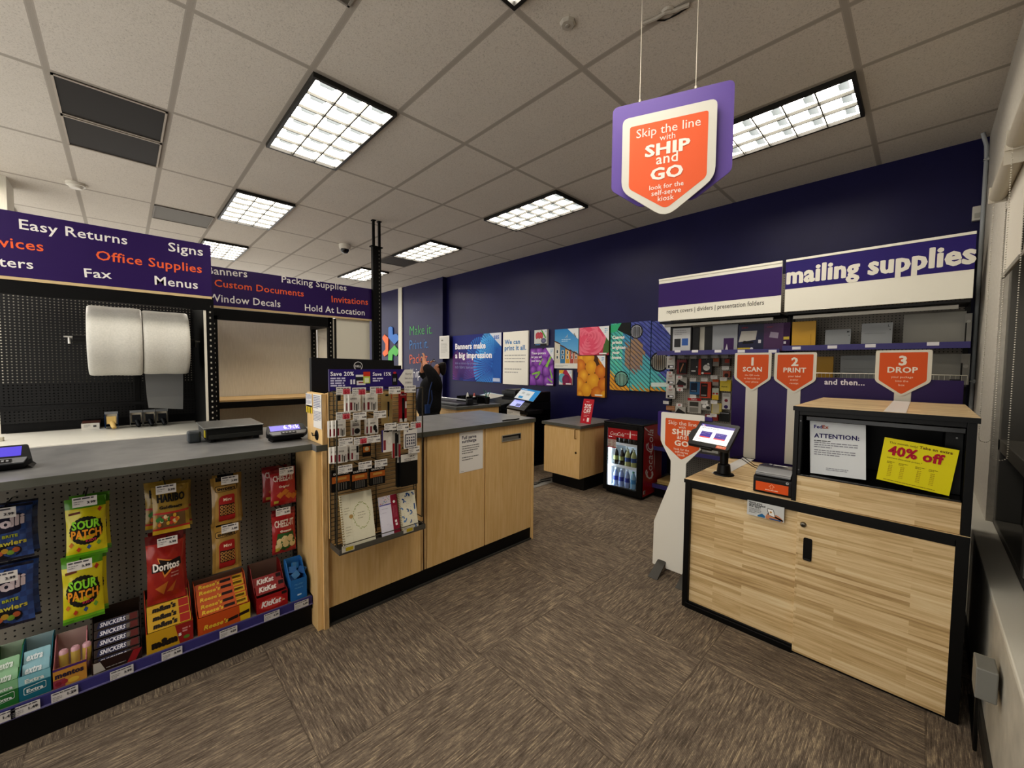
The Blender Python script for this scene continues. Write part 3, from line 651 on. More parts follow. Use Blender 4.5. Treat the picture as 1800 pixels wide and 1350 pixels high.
b = MB(); u0, v0 = fd.px(1411, 983); u1, v1 = fd.px(1428, 948); b.prism(fd, rrect(u0, u1, v0, v1, .008), .0003, .004, '#060606', 's'); b.fbox(fd, u0+.004, u1-.004, v0, v0+.01, .004, .006, '#2a2a2a', 's'); b.build('handle_cutout', door)
u, v = fd.px(1412, 922)
b = MB(); q = fd.p(u, v); b.lathe([(0, .012), (.011, .010), (.014, .001), (.014, 0)], q, '#6f6a60', 'k', 16, (-1, 0, 0)); b.box(q.x-.0135, q.x-.012, q.y-.0015, q.y+.0015, q.z-.006, q.z+.006, '#1a1814', 's'); b.build('lock', door, smooth=True)
# tower
t = thing('drop_box', 'tall black kiosk drop box with a wood top standing on the low cabinet', 'drop box', (2.9, .14, .82))
TYL, TYR, TB, T1 = .46, -.165, 3.40, 1.32
b = MB(); b.box(KX-.012, KB+.06, TYR-.008, TYL+.004, T1-.022, T1, mat='butcher'); b.box(KX-.0135, KX-.012, TYR-.008, TYL+.004, T1-.023, T1-.0005, BK, 's'); b.box(KX-.012, KB+.06, TYL+.004, TYL+.0055, T1-.022, T1-.0005, BK, 's'); b.build('top', t)
b = MB(); b.box(KX-.004, KB+.05, TYL-.02, TYL, .8205, T1-.023, BK, 's'); b.box(KX-.004, KB+.05, TYR, TYR+.028, .8205, T1-.023, BK, 's'); b.box(KX-.004, KX+.02, TYR+.028, TYL-.02, T1-.045, T1-.023, BK, 's'); b.box(KB+.03, KB+.05, TYR+.028, TYL-.02, .8205, T1-.023, BK, 's'); b.build('frame', t, bevel=.0015)
b = MB(); b.box(KX+.002, KX+.018, TYR+.03, TYL-.021, .822, .957, mat='butcher'); b.build('fascia', t)
b = MB(); b.box(KX+.0, KB-.05, TYR+.031, TYL-.022, .958, .966, '#0a0a0a', 'g'); b.box(KX+.4, KX+.41, TYR+.031, TYL-.022, .967, T1-.046, '#050505', 's')
b.box(KX-.006, KX+.4, TYL-.036, TYL-.0215, .967, T1-.047, '#080808', 's'); b.box(KX+.1, KX+.4, TYR+.0295, TYR+.085, .967, T1-.047, '#080808', 's'); b.box(KX-.006, KX+.4, TYR+.03, TYL-.051, T1-.07, T1-.048, '#0c0c0c', 'g'); b.build('chute_liner', t, bevel=.002)
b = MB()
for yy, zz in ((TYL-.029, T1-.075), (TYL-.029, .99), (TYR+.055, T1-.09)): b.lathe([(0, .003), (.004, .003), (.005, 0)], (KX-.006, yy, zz), '#5d5d5c', 'k', 10, (-1, 0, 0))
b.build('screw', t)
def leaning(name, label, tl, tr, bl, br, X, c, draw, cat='sign', th=.002):
    # a card on the shelf of the chute, corners taken on the plane it stands in
    a, d_, e, h_ = (OX(*p, X) for p in (tl, tr, bl, br)); u = (h_-e); W = u.length; u = u/W; e = e+V((0, 0, max(0, .971-min(e.z, h_.z)))); v = (a-e); v = v-u*v.dot(u); Hh = v.length; v = v/Hh
    g = Fr(e, u, v); g.W, g.H = W, Hh; b = MB(); b.fbox(g, 0, W, 0, Hh, -th, 0, c, 's'); draw(b, g); return tag(b.build(name), label, cat)
def d_att(b, g):
    W, Hh = g.W, g.H
    b.text(g, 'Fed', .08*W, .86*Hh, w=.155*W, c='#37307a', bold=.035); b.text(g, 'Ex', .238*W, .86*Hh, w=.115*W, c='#b0583e', bold=.035)
    b.text(g, 'ATTENTION:', .08*W, .685*Hh, w=.81*W, h=.075*Hh, c='#2b2560', bold=.03)
    b.lines(g, .08*W, .4*W, .635*Hh, .05*Hh, 1, .016*Hh, '#555', last=.95); b.lines(g, .08*W, .9*W, .60*Hh, .04*Hh, 3, .016*Hh, '#8d8d96', last=.4); b.lines(g, .08*W, .88*W, .46*Hh, .04*Hh, 3, .016*Hh, '#8d8d96', last=.6)
    b.lines(g, .3*W, .72*W, .135*Hh, .03*Hh, 2, .012*Hh, '#8d8d96', last=.9)
leaning('notice_card', 'white ATTENTION notice standing in the drop box opening', (1429, 739), (1526, 745.5), (1424, 835), (1522, 848), KX+.045, '#dcdfe0', d_att)
def d_40(b, g):
    W, Hh = g.W, g.H
    b.text(g, 'This month only!', .08*W, .885*Hh, w=.40*W, c='#6b5512', bold=0); b.text(g, 'Take an extra', .50*W, .885*Hh, w=.43*W, c='#6b3f12', bold=.02)
    b.text(g, '40% off', .085*W, .63*Hh, w=.76*W, h=.2*Hh, c='#b01836', bold=.045); b.text(g, 'current clearance prices.*', .09*W, .545*Hh, w=.49*W, c='#7a6a1a')
    for i, x in enumerate((.1, .27, .5, .68)):
        b.lines(g, x*W, (x+.13)*W, .475*Hh, .03*Hh, 2, .012*Hh, '#8a7410')
        for k in range(7): b.text(g, '$%d.99' % (3+k*2+(i % 2)), (x+.035)*W, (.375-.04*k)*Hh, w=.055*W, c='#8a5a14', bold=.01)
    b.lines(g, .1*W, .85*W, .055*Hh, .02*Hh, 1, .012*Hh, '#8a7410', last=.95)
leaning('sale_card', 'bright yellow 40% off card leaning in the drop box opening', (1554, 768), (1684, 787), (1540, 845.5), (1668, 876), KX+.03, '#e0d40a', d_40)
def d_app(b, g):
    W, Hh = g.W, g.H
    for i, s_ in enumerate(('Have you', 'downloaded', 'the app?')): b.text(g, s_, .05*W, (.83-.12*i)*Hh, w=(.36, .45, .33)[i]*W, c='#333', bold=.02)
    b.lines(g, .06*W, .4*W, .5*Hh, .09*Hh, 4, .03*Hh, '#666')
    b.shape(g, round_poly([(.5*W, .0), (.98*W, .0), (.97*W, .18*Hh), (.8*W, .42*Hh), (.73*W, .3*Hh), (.6*W, .45*Hh), (.54*W, .3*Hh)], .012), '#c58a68')
    b.shape(g, [(.3*W, .1*Hh), (.42*W, .27*Hh), (.5*W, .16*Hh), (.5*W, .02*Hh), (.3*W, .02*Hh)], '#2f6f9e', .0009)
    b.shape(g, round_poly([(.6*W, .27*Hh), (.78*W, .2*Hh), (.72*W, .72*Hh), (.54*W, .72*Hh)], .008), '#1c1c1e', .0012); b.shape(g, [(.615*W, .29*Hh), (.765*W, .235*Hh), (.71*W, .68*Hh), (.56*W, .68*Hh)], '#e9e7e3', .0016); b.disc(g, .655*W, .5*Hh, .03*W, .03*W, '#b58a4a', .002)
    b.rect(g, .62*W, .92*W, .02*Hh, .1*Hh, '#2f5f8e', .0014)
paper('app_sticker', 'small app advert with a hand and phone, stuck on the kiosk front', sheetX(KX-.0002, 0, 0), (1314, 878), (1378, 919), d_app, '#c9cbca', cat='sticker')
# step signs and the purple panel behind the kiosk
PX = 3.44
fp = sheetX(PX, 1.045, 0)
t = thing('purple_panel', 'large purple panel behind the kiosk reading and then', 'panel', (PX, .42, 0))
b = MB(); b.box(PX, PX+.02, -.165, 1.045, 0.0, 1.453, PURP, 's'); b.ptext(fp, 'and then...', (1449, 675.5), (1520, 677.5), 9, c='#e4dfe6', bold=.03); b.build('board', t)
b = MB(); b.box(PX+.021, PX+.05, -.15, -.11, 0, 1.46, '#1a1917', 's'); b.box(PX+.021, PX+.05, .95, .99, 0, 1.46, '#1a1917', 's'); b.build('stand', t)
def shield(W, Hh, k=.64, r=.012): return round_poly([(W/2, 0), (W, Hh*(1-k)), (W, Hh), (0, Hh), (0, Hh*(1-k))], [r*2, r*1.6, r, r, r*1.6])
def step(n, word, sub, tl, br, strip, wordw):
    f = sheetX(PX-.012, 0, 0); a0, b1 = f.px(*tl); a1, b0 = f.px(*br); W, Hh = a1-a0, b1-b0
    g = Fr(f.p(a0, b0), f.u, f.v); g.W, g.H = W, Hh; base = f.p(a0+W/2, .82)
    t = thing('step_sign', f'orange step {n} {word} sign on a white strip behind the kiosk', 'sign', tuple(base), 'numbered step signs')
    b = MB(); b.prism(g, shield(W, Hh, .67), -.006, 0, '#dcd8ca', 's')
    i = .075; g2 = Fr(g.p(W*i, Hh*.055, .0006), g.u, g.v); b.shape(g2, shield(W*(1-2*i), Hh*(.895), .67, .006), ORNG, 0)
    b.text(g, str(n), W/2, .68*Hh, h=.19*Hh, c='#efe6da', bold=.05, al='C'); b.text(g, word, W/2, .52*Hh, w=wordw*W, c='#efe6da', bold=.035, al='C')
    for j, s_ in enumerate(sub): b.text(g, s_, W/2, (.405-.085*j)*Hh, h=.042*Hh, c='#f6dcc8', al='C', bold=.008)
    b.build('board', t)
    s0, s1 = strip; a2 = f.px(s0, 720)[0]; a3 = f.px(s1, 720)[0]
    b = MB(); b.fbox(Fr(f.o, f.u, f.v), a2, a3, .8215, b0+.06, -.011, -.0065, '#d9d5c9', 's'); b.build('strip', t)
    return f.p(a2, 0), f.p(a3, 0)
s1 = step(1, 'SCAN', ('the QR code', 'or barcode on', 'your phone'), (1292, 620.5), (1354, 690), (1309, 1330), .52)
s2 = step(2, 'PRINT', ('your label', 'and/or', 'receipt'), (1362, 620), (1433, 694), (1382, 1405.5), .54)
s3 = step(3, 'DROP', ('your package', 'into the', 'box'), (1540, 616), (1635, 700), (1570, 1600), .54)
for (p, q), z, lab, x1 in ((s1, .8205, 'white floor strip of step 1 running over the low kiosk top', KX+.25), (s3, T1+.0005, 'white strip of step 3 running over the drop box top', KX)):
    b = MB(); b.box(x1, PX-.022 if z < 1 else KB+.055, q.y, p.y, z, z+.001, '#d9d7d2', 's'); tag(b.build('strip_sticker'), lab, 'sticker')
# tablet
q = OZ(1272, 834, .82); bx_, by_ = q.x, q.y
t = thing('tablet_stand', 'black tablet kiosk on a post with its screen lit, on the low cabinet', 'tablet', (bx_, by_, .82))
b = MB(); b.lathe([(0, .014), (.03, .014), (.058, .008), (.062, .0005), (0, .0005)], (bx_, by_, .82), '#0e0e0f', 's', 28); b.lathe([(.042, .0), (.036, .055), (.028, .06), (0, .06)], (bx_, by_, .832), '#121213', 's', 24); b.build('base', t, smooth=True)
b = MB(); b.tube([(bx_, by_, .87), (bx_, by_, 1.04)], .0245, '#0c0c0d', 's', 20); b.tube([(bx_, by_, 1.03), (bx_+.01, by_, 1.06)], .03, '#0c0c0d', 's', 16); b.build('pole', t, smooth=True)
# screen plane: corners on a tilted plane (leans back, turned to the customer)
r1, r2 = ray(1266, 741.4), ray(1245, 785.7); Xt = bx_+.045; Xb = Xt*(r1.y/r1.x)/(r2.y/r2.x)
cT = [OX(1230, 738, Xt), OX(1302, 744.7, Xt), OX(1280, 792.7, Xb), OX(1210, 778.7, Xb)]
e = cT[3]; u = (cT[2]-cT[3]); W = u.length; u.normalize(); v = cT[0]-cT[3]; sk = v.dot(u); v = v-u*sk; Hh = v.length; v.normalize()
W = (cT[1]-cT[0]).length*.5+W*.5
g = Fr(e+u*sk*.5, u, v); g.W, g.H = W, Hh
b = MB(); b.prism(g, rrect(0, W, 0, Hh, .014), -.022, 0, '#2e2e30', 's'); b.prism(g, round_poly([(-.02, Hh*.3), (0, Hh*.12), (0.01, Hh*.7), (-.02, Hh*.55)], .004), -.018, -.002, '#2e2e30', 's'); b.fbox(g, W*.35, W*.62, -.012, .002, -.02, -.004, '#1a1a1b', 's'); b.build('enclosure', t)
b = MB(); s0, s1_, q0, q1 = .085*W, .915*W, .14*Hh, .87*Hh; b.rect(g, s0, s1_, q0, q1, '#e8e6e4', .0006, 'scr'); b.rect(g, s0, s1_, q1-.1*Hh, q1, '#352a78', .001, 'scr'); b.text(g, 'Fed', s0+.03*W, q1-.075*Hh, w=.05*W, c='#ffffff', bold=.03, lay=.0014, mat='scr'); b.text(g, 'Ex', s0+.082*W, q1-.075*Hh, w=.037*W, c='#d87a4a', bold=.03, lay=.0014, mat='scr')
b.lines(g, s0+.04*W, s0+.5*W, q1-.15*Hh, .03, 1, .02*Hh, '#8b8a96', .001, last=.95)
for k in (0, 1): x = s0+.1*W+k*.36*W; b.rect(g, x, x+.27*W, q0+.18*Hh, q0+.43*Hh, '#3c2f86', .001, 'scr'); b.rect(g, x, x+.27*W, q0+.18*Hh, q0+.22*Hh, '#d5504a', .0014, 'scr'); b.lines(g, x+.02*W, x+.22*W, q0+.39*Hh, .06*Hh, 2, .02*Hh, '#9c94cc', .0014)
b.lines(g, s0+.06*W, s0+.3*W, q0+.12*Hh, .03, 1, .015*Hh, '#8b8a96', .001); b.build('screen', t)
b = MB(); b.rect(g, .70*W, .93*W, .015*Hh, .115*Hh, '#e0795a', .0008); b.lines(g, .73*W, .9*W, .085*Hh, .03*Hh, 2, .012*Hh, '#f3d2c4', .0012); b.build('orange_label', t)
b = MB()
for k in (0, 1): e0 = OZ(1345, 840+k*10, .8265); b.tube([(bx_+.02, by_-.03, .93), (bx_+.05, by_-.09, .95-.02*k), (bx_+.06-.04*k, by_-.16, .90), (e0.x+.12, e0.y-.01, .86)], .0025, '#141414', 's', 6)
b.build('cable', t)
# label printer
A_ = OZ(1327, 869, .82); B_ = OZ(1396, 876, .82)
pX0, pY1, pY0 = 2.535, A_.y*2.535/A_.x+.01, .465
pX1 = pX0+.21
t = thing('label_printer', 'black label printer with an orange front label, on the kiosk beside the drop box', 'printer', (pX0+.1, (pY0+pY1)/2, .82))
g = Fr((pX0, pY1, .822), (1, 0, 0), (0, 0, 1)); Wp = pY1-pY0
b = MB(); b.prism(g, round_poly([(0, 0), (.21, 0), (.21, .11), (.0, .09)], .012), 0, Wp, '#131314', 's'); 
for xx in (.02, .17):
    b.fbox(g, xx, xx+.02, -.002, .0, .01, Wp-.01, '#0a0a0a', 's')
b.build('body', t)
g = Fr((pX0, pY1-.006, .822), (1, 0, 0), (0, 0, 1))
b = MB(); b.prism(g, round_poly([(.002, .0925), (.208, .112), (.208, .128), (.075, .138), (.008, .11)], .01), 0, Wp-.012, '#4a4b4e', 'g'); 
ft = Fr((pX0+.09, pY1-.03, .9592), (0, -1, 0), (.99, 0, -.06)); b.shape(ft, [(x+.07, y+.04) for x, y in rrect(-.035, .035, -.012, .012, .011)], '#d8d8d8', .004); b.disc(ft, .02, .05, .008, .01, '#e8e8e8', .004); b.build('lid', t)
ff = Fr((pX0, pY1, .822), (0, -1, 0), (0, 0, 1))
b = MB(); b.rect(ff, .012, Wp-.012, .012, .062, '#d65a22', .0008); m_ = Wp/2
b.shape(ff, [(m_-.007, .030), (m_+.007, .030), (m_+.007, .042), (m_+.015, .042), (m_, .056), (m_-.015, .042), (m_-.007, .042)], '#f0b090', .0012); b.shape(ff, [(m_-.005, .032), (m_+.005, .032), (m_+.005, .044), (m_+.009, .044), (m_, .053), (m_-.009, .044), (m_-.005, .044)], '#d65a22', .0016)
b.lines(ff, m_-.03, m_+.03, .025, .01, 1, .004, '#f0d0c0', .0012, last=1); b.build('orange_label', t)
b = MB(); b.disc(ff, Wp-.018, .076, .007, .007, '#b9b9b9', .0008); b.shape(ff, [(Wp-.022, .073), (Wp-.015, .075), (Wp-.014, .079), (Wp-.02, .078)], '#333', .0012); b.build('badge', t)
# floor-standing sign
SXF = 2.83
f = sheetX(SXF, 1.35, .03); g = Fr((SXF, 0, 0), (0, -1, 0), (0, 0, 1))
def gp(x, y, X=SXF): q = OX(x, y, X); return (-q.y, q.z)
tl, tr = gp(1163, 721), gp(1239, 734); HW = tr[0]-tl[0]; cx_ = (tl[0]+tr[0])/2; ztop = (tl[1]+tr[1])/2
zn = gp(1190, 812)[1]; zs = gp(1166, 775)[1]
nl, nr = gp(1179, 830)[0], gp(1206, 826)[0]; cx2 = (nl+nr)/2
zf = gp(1150, 915)[1]; bl_ = gp(1147, 1000); fl = gp(1150, 915)[0]
t = thing('floor_sign', 'white freestanding SHIP and GO floor sign with orange arrow, left of the kiosk', 'sign', (SXF, -cx_, 0))
R_ = -1.025
pts = [(bl_[0], .035), (bl_[0]+.045, .035), (bl_[0]+.045, .085), (bl_[0]+.1, .085), (bl_[0]+.1, .035), (R_, .035), (R_, zf), (nr, gp(1200, 842)[1]), (nr, zn), (tr[0], zs), (tr[0], ztop), (tl[0], ztop), (tl[0], zs), (nl, zn), (nl, gp(1179, 845)[1]), (fl, zf)]
b = MB(); b.prism(g, round_poly(pts, [.008]*9+[.02, .012, .012, .02]+[.008]*3), -.006, .004, '#e9e6dc', 's')
iw = .085*HW; gi = Fr(g.p(tl[0]+iw*1.3, zn+.02, .0046), g.u, g.v); WI = HW-iw*2.4; HI = ztop-zn-.04-.02; b.shape(gi, shield(WI, HI, .68, .008), ORNG, 0)
gi.W, gi.H = WI, HI
def skip_text(b, g, W, Hh, c='#f3e6d8'):
    for s_, y, w, bo in (('Skip the line', .855, .82, .0), ('with', .775, .2, .0), ('SHIP', .62, .58, .045), ('and', .515, .28, .012), ('GO', .345, .42, .045), ('look for the', .235, .44, .008), ('self-serve', .165, .38, .008), ('kiosk', .095, .21, .008)):
        b.text(g, s_, W/2, y*Hh, w=w*W, h=.125*Hh if s_ in ('SHIP', 'GO') else None, c=c, bold=bo, al='C')
skip_text(b, gi, WI, HI); b.build('board', t)
b = MB(); b.prism(g, round_poly([(tl[0]-.03, zs+.04), (tl[0]+.05, zs), (tr[0]+.0, zs), (tr[0]+.045, zs+.05), (tr[0]+.045, ztop-.01), (tl[0]-.03, ztop+.005)], .012), -.022, -.0065, '#3a2370', 's'); b.build('back_board', t)
for a_ in (bl_[0]+.072, R_-.07):
    b = MB(); b.mesh([g.p(a_-.03, .09, -.01), g.p(a_+.03, .09, -.01), g.p(a_-.035, .002, .15), g.p(a_+.035, .002, .15), g.p(a_-.03, .084, -.014), g.p(a_+.03, .084, -.014), g.p(a_-.035, 0, .145), g.p(a_+.035, 0, .145), g.p(a_-.035, 0, -.12), g.p(a_+.035, 0, -.12)], [(0, 2, 3, 1), (0, 4, 6, 2), (1, 3, 7, 5), (4, 5, 7, 6), (0, 1, 9, 8)], '#4d4b47', 's'); b.build('foot', t)
# hanging sign
PL, PR = V((1.80, 1.147, 0)), V((2.0, .663, 0)); u = (PR-PL).normalized()
g = Fr((PL.x, PL.y, 0), u, (0, 0, 1))
c4 = [g.px(1094, 212), g.px(1262, 174), g.px(1258, 262), g.px(1174, 379), g.px(1094, 320)]
u0 = (c4[0][0]+c4[4][0])/2; u1 = (c4[1][0]+c4[2][0])/2; z1 = (c4[0][1]+c4[1][1])/2; z0 = c4[3][1]-.012; W = u1-u0; Hh = z1-z0
ctr = g.p((u0+u1)/2, z0)
t = thing('hanging_sign', 'purple hanging sign with an orange SHIP and GO arrow, below the ceiling', 'sign', tuple(ctr))
gf = Fr(g.p(u0, z0), u, (0, 0, 1)); gf.W, gf.H = W, Hh
b = MB(); b.prism(gf, shield(W, Hh, .69, .03), .0, .008, '#d2d0c6', 's'); gi = Fr(gf.p(W*.085, Hh*.085, .0085), gf.u, gf.v); WI, HI = W*.83, Hh*.825; b.shape(gi, shield(WI, HI, .71, .012), '#e2673f', 0); skip_text(b, gi, WI, HI, '#f0e4dc'); b.build('arrow_board', t)
b = MB(); b.prism(gf, round_poly([(-.055, Hh*.36), (W*.2, Hh*.16), (W*.8, Hh*.16), (W+.07, Hh*.37), (W+.07, Hh+.085), (-.055, Hh+.085)], [.02, .02, .02, .02, .03, .03]), -.03, -.022, '#6b57a0', 's'); b.build('back_board', t)
for k, px in ((.18, 0), (.78, 0)):
    b = MB(); p = gf.p(W*k, Hh+.08, -.026); b.tube([p, V((p.x, p.y, CZ-.001))], .0022, '#cfc8ba', 's', 6); b.lathe([(0, 0), (.006, 0), (.006, .012), (0, .012)], (p.x, p.y, p.z+.004), '#d6cfc0', 's', 8); b.build('cord', t)
for k in (.25, .75):
    b = MB(); p = gf.p(W*k, Hh*.6, -.022); b.fbox(gf, W*k-.01, W*k+.01, Hh*.55, Hh*.65, -.022, .0, '#8b83a0', 's'); b.build('spacer', t)
# ================================================================ WALL SHELVING (gondola)
GF, GBX = 4.60, 5.0
LIP = '#423d74'
def gondola(y0, y1, label, hdr, zt=1.71):
    t = thing('wall_gondola', label, 'shelving', (4.8, (y0+y1)/2, 0), 'wall shelving bays')
    b = MB(); b.box(GBX, GBX+.012, y0, y1, .1, 2.5, mat='peggondola'); b.build('pegboard', t)
    for yy in (y0, y1-.03):
        b = MB(); b.box(GBX-.03, GBX-.001, yy, yy+.03, 0, 2.5, '#191817', 's'); b.build('upright', t)
    b = MB(); f = sheetX(GF, y1-.012, 2.055); W = y1-y0-.024
    b.box(GF, GF+.02, y0+.012, y1-.012, 2.055, 2.548, '#eae7da', 's'); hdr(b, f, W); b.box(GF-.006, GF, y0+.012, y1-.012, 2.53, 2.552, '#efecdf', 's'); b.build('header_sign', t, bevel=.002)
    b = MB(); b.box(GF+.021, GBX-.03, y0+.02, y1-.02, 2.03, 2.05, '#161513', 's'); b.box(GF+.03, GF+.06, y0+.08, y1-.08, 1.985, 2.015, '#8d8b84', 's'); b.build('canopy', t)
    b = MB(); b.box(GF+.012, GBX-.001, y0+.008, y1-.008, zt-.03, zt-.012, '#23211f', 's'); b.box(GF, GF+.011, y0+.008, y1-.008, zt-.042, zt+.008, LIP, 's'); b.build('shelf', t)
    b = MB(); b.box(4.4, GBX-.001, y0+.008, y1-.008, .13, .15, '#3a3835', 's'); b.box(4.388, 4.399, y0+.008, y1-.008, .112, .158, LIP, 's'); b.build('base_shelf', t)
    b = MB(); b.box(4.45, GBX, y0+.02, y1-.02, 0, .129, '#100f0e', 's'); b.build('kick_base', t)
    return t
def h1(b, f, W): b.rect(f, 0, W, .165, .44, '#3a2166', .001); b.ptext(f, 'report covers | dividers | presentation folders', (1172, 551.5), (1343, 535.5), 7, c='#5d5a55', lay=.0014, bold=.008)
def h2(b, f, W): b.rect(f, 0, W, .215, .475, '#30236f', .001); b.ptext(f, 'mailing supplies', (1382, 499), (1716, 461), 27, c='#e6e2d6', bold=.055, lay=.0016)
gA = gondola(.978, 2.245, 'wall shelving bay with report covers header and pegged accessories', h1, 1.695)
gB = gondola(-.25, .972, 'wall shelving bay under the mailing supplies header', h2, 1.722)
b = MB(); b.box(4.42, GBX-.031, 1.0, 2.2, .56, .575, '#2a2826', 's'); b.box(4.40, 4.419, 1.0, 2.2, .55, .592, LIP, 's'); b.build('lower_shelf', gA)
b = MB(); b.box(4.70, GBX-.031, -.24, .96, 1.38, 1.395, '#2a2826', 's'); b.tube([(4.68, -.24, 1.47), (4.68, .96, 1.47)], .004, '#c8c5ba', 'kb', 6)
for k in range(40): b.tube([(4.68, -.24+k*.03, 1.40), (4.68, -.24+k*.03, 1.47)], .0015, '#c8c5ba', 'kb', 4)
b.build('wire_fence', gB)
# price strips on the shelf lips
lab = [(1191, 617), (1221.5, 617), (1262, 617), (1303, 617), (1358, 617), (1400, 611.5), (1463, 609.5), (1530, 607.5), (1640, 604)]
fl_ = sheetX(GF-.0006, 0, 0)
for i, (x, y) in enumerate(lab):
    a, c_ = fl_.px(x, y); bm = MB(); bm.fbox(fl_, a-.034, a+.034, c_-.016, c_+.012, 0, .001, '#d5d3d6', 's'); tag(bm.build('price_label'), 'white price label on the purple lip of the upper wall shelf', 'label', 'price labels on the upper wall shelf')
def onshelf(name, label, X, tl, br, c, draw=None, dep=.03, zb=None, cat='stationery', mat='s', group=None, lean=0):
    f = sheetX(X, 0, 0); a0, b1 = f.px(*tl); a1, b0 = f.px(*br); b0 = zb if zb is not None else b0
    g = Fr(f.p(a0, b0), f.u, (V((lean, 0, 1))).normalized()); g.W, g.H = a1-a0, b1-b0
    b = MB(); b.fbox(g, 0, g.W, 0, g.H, -dep, 0, c, mat)
    if draw: draw(b, g)
    return tag(b.build(name, bevel=.0015 if dep > .01 else 0), label, cat, group)
ZA, ZB = 1.695-.011, 1.722-.011
def dr(*ops):
    def go(b, g):
        for o in ops:
            k = o[0]; W, Hh = g.W, g.H
            if k == 'r': b.rect(g, o[1]*W, o[2]*W, o[3]*Hh, o[4]*Hh, o[5], o[6] if len(o) > 6 else .0006)
            elif k == 't': b.text(g, o[1], o[2]*W, o[3]*Hh, w=o[4]*W, c=o[5], bold=o[6] if len(o) > 6 else .02, lay=.002, al=o[7] if len(o) > 7 else 'L', shear=o[8] if len(o) > 8 else 0)
            elif k == 'l': b.lines(g, o[1]*W, o[2]*W, o[3]*Hh, o[4]*Hh, o[5], o[6]*Hh, o[7], .0016)
            elif k == 'd': b.disc(g, o[1]*W, o[2]*Hh, o[3]*W, o[4]*W, o[5], o[6] if len(o) > 6 else .0012)
            elif k == 'p': b.shape(g, [(x*W, y*Hh) for x, y in o[1]], o[2], o[3] if len(o) > 3 else .0009)
    return go
onshelf('sign_holder', 'black framed card with white print at the left end of the wall shelf', 4.70, (1179, 572), (1215, 612), '#1d1c1b', dr(('r', .12, .95, .03, .88, '#b9babb'), ('l', .2, .8, .8, .07, 3, .02, '#8a8a8a'), ('r', .2, .5, .2, .5, '#2e2f31', .001), ('r', .56, .85, .25, .5, '#3a5d9c', .001)), .02, ZA, 'sign')
onshelf('binder', 'black binder standing right of the black framed card', 4.72, (1212, 576), (1228, 612), '#121213', None, .05, ZA, 'binder')
onshelf('binder', 'black and white binder second from the framed card', 4.74, (1229, 575), (1252, 613), '#141415', dr(('r', 0, .42, 0, 1, '#b3b0a5')), .05, ZA, 'binder')
onshelf('report_cover', 'pale grey report cover with a purple corner photo', 4.72, (1253, 572), (1297, 613), '#8f9296', dr(('r', .45, .84, .02, .5, '#3b2050'), ('p', [(.5, .02), (.58, .3), (.64, .02)], '#b7b3bb')), .02, ZA)
onshelf('folder_pack', 'dark blue folder pack with a white paper print on the wall shelf', 4.72, (1297, 571), (1342, 612), '#191a3a', dr(('p', [(.05, .35), (.7, .42), (.75, .75), (.15, .75)], '#a9a6a0'), ('p', [(.2, .28), (.62, .3), (.62, .35), (.25, .4)], '#101012', .0014), ('r', .02, .5, .05, .14, '#b8a243', .0014), ('d', .56, .1, .06, .06, '#c9c6cc'), ('t', 'AVERY', .15, .85, .25, '#8d3040'), ('r', .8, .9, .3, .42, '#c4c3c8', .0014)), .02, ZA)
onshelf('folder_pack', 'purple divider pack with a label print on the wall shelf', 4.72, (1343, 569), (1388, 611), '#46264f', dr(('r', .75, 1, 0, 1, '#34153f'), ('p', [(.22, .5), (.55, .45), (.58, .65), (.27, .7)], '#8f8596'), ('t', 'AVERY', .12, .85, .25, '#8d4050'), ('r', .76, .97, .4, .5, '#b8a243', .0014), ('r', .77, .86, .25, .34, '#b9b5bd', .0014)), .02, ZA)
onshelf('padded_mailer', 'upright yellow padded mailer on the upper wall shelf', 4.72, (1393, 566), (1433, 607), '#b88f2c', dr(('r', .8, .81, .05, .5, '#7c5a14')), .012, ZB, 'mailer')
onshelf('shipping_box', 'smaller flat grey shipping box on the upper wall shelf', 4.74, (1451, 580), (1495, 604), '#8b8e90', dr(('t', 'M', .85, .8, .08, '#44484c'), ('d', .93, .65, .02, .02, '#44484c')), .02, ZB, 'box')
onshelf('shipping_box', 'larger flat grey shipping box on the upper wall shelf', 4.74, (1515, 569), (1568, 603), '#8e9193', dr(('t', 'L', .85, .82, .06, '#44484c'), ('d', .92, .7, .02, .02, '#44484c'), ('r', .1, .8, .55, .57, '#7b7e80')), .02, ZB, 'box')
onshelf('foam_board', 'large blank white board at the right end of the upper wall shelf', 4.86, (1589, 553), (1696, 602), '#a3a198', None, .02, ZB, 'board')
onshelf('wall_switch_plate', 'dark hang tag with a cord at the far right of the upper wall shelf', 4.80, (1697, 551), (1707, 592), '#8c8a84', dr(('d', .55, .75, .3, .3, '#a5a39c'), ('r', .1, .3, .1, .7, '#1f1d1b')), .01, ZB, 'tag')
onshelf('padded_mailer', 'lower yellow padded mailer behind the wire fence', 4.75, (1432, 627), (1464, 659), '#a8832a', None, .012, 1.396, 'mailer')
onshelf('shipping_box', 'wide grey shipping box behind the wire fence beside the lower mailer', 4.78, (1478, 625), (1545, 659), '#8b8e8f', dr(('l', .1, .9, .5, .1, 2, .01, '#6c6f71')), .02, 1.396, 'box')
onshelf('foam_board', 'pale board behind the wire fence right of the step 3 sign', 4.84, (1634, 622), (1690, 660), '#94928a', None, .02, 1.396, 'board')
onshelf('wall_switch_plate', 'dark hang tag behind the wire fence at the far right', 4.76, (1690, 622), (1704, 657), '#7f7d77', dr(('d', .55, .6, .3, .3, '#98968f'), ('r', .0, .2, .1, .7, '#1f1d1b')), .01, 1.396, 'tag')
onshelf('packing_paper', 'stack of tan packing paper on the lowest wall shelf beside the fridge', 4.45, (1155, 843), (1178, 853), '#b39a66', dr(('r', 0, 1, .4, .5, '#8a744a')), .3, .151, 'paper')
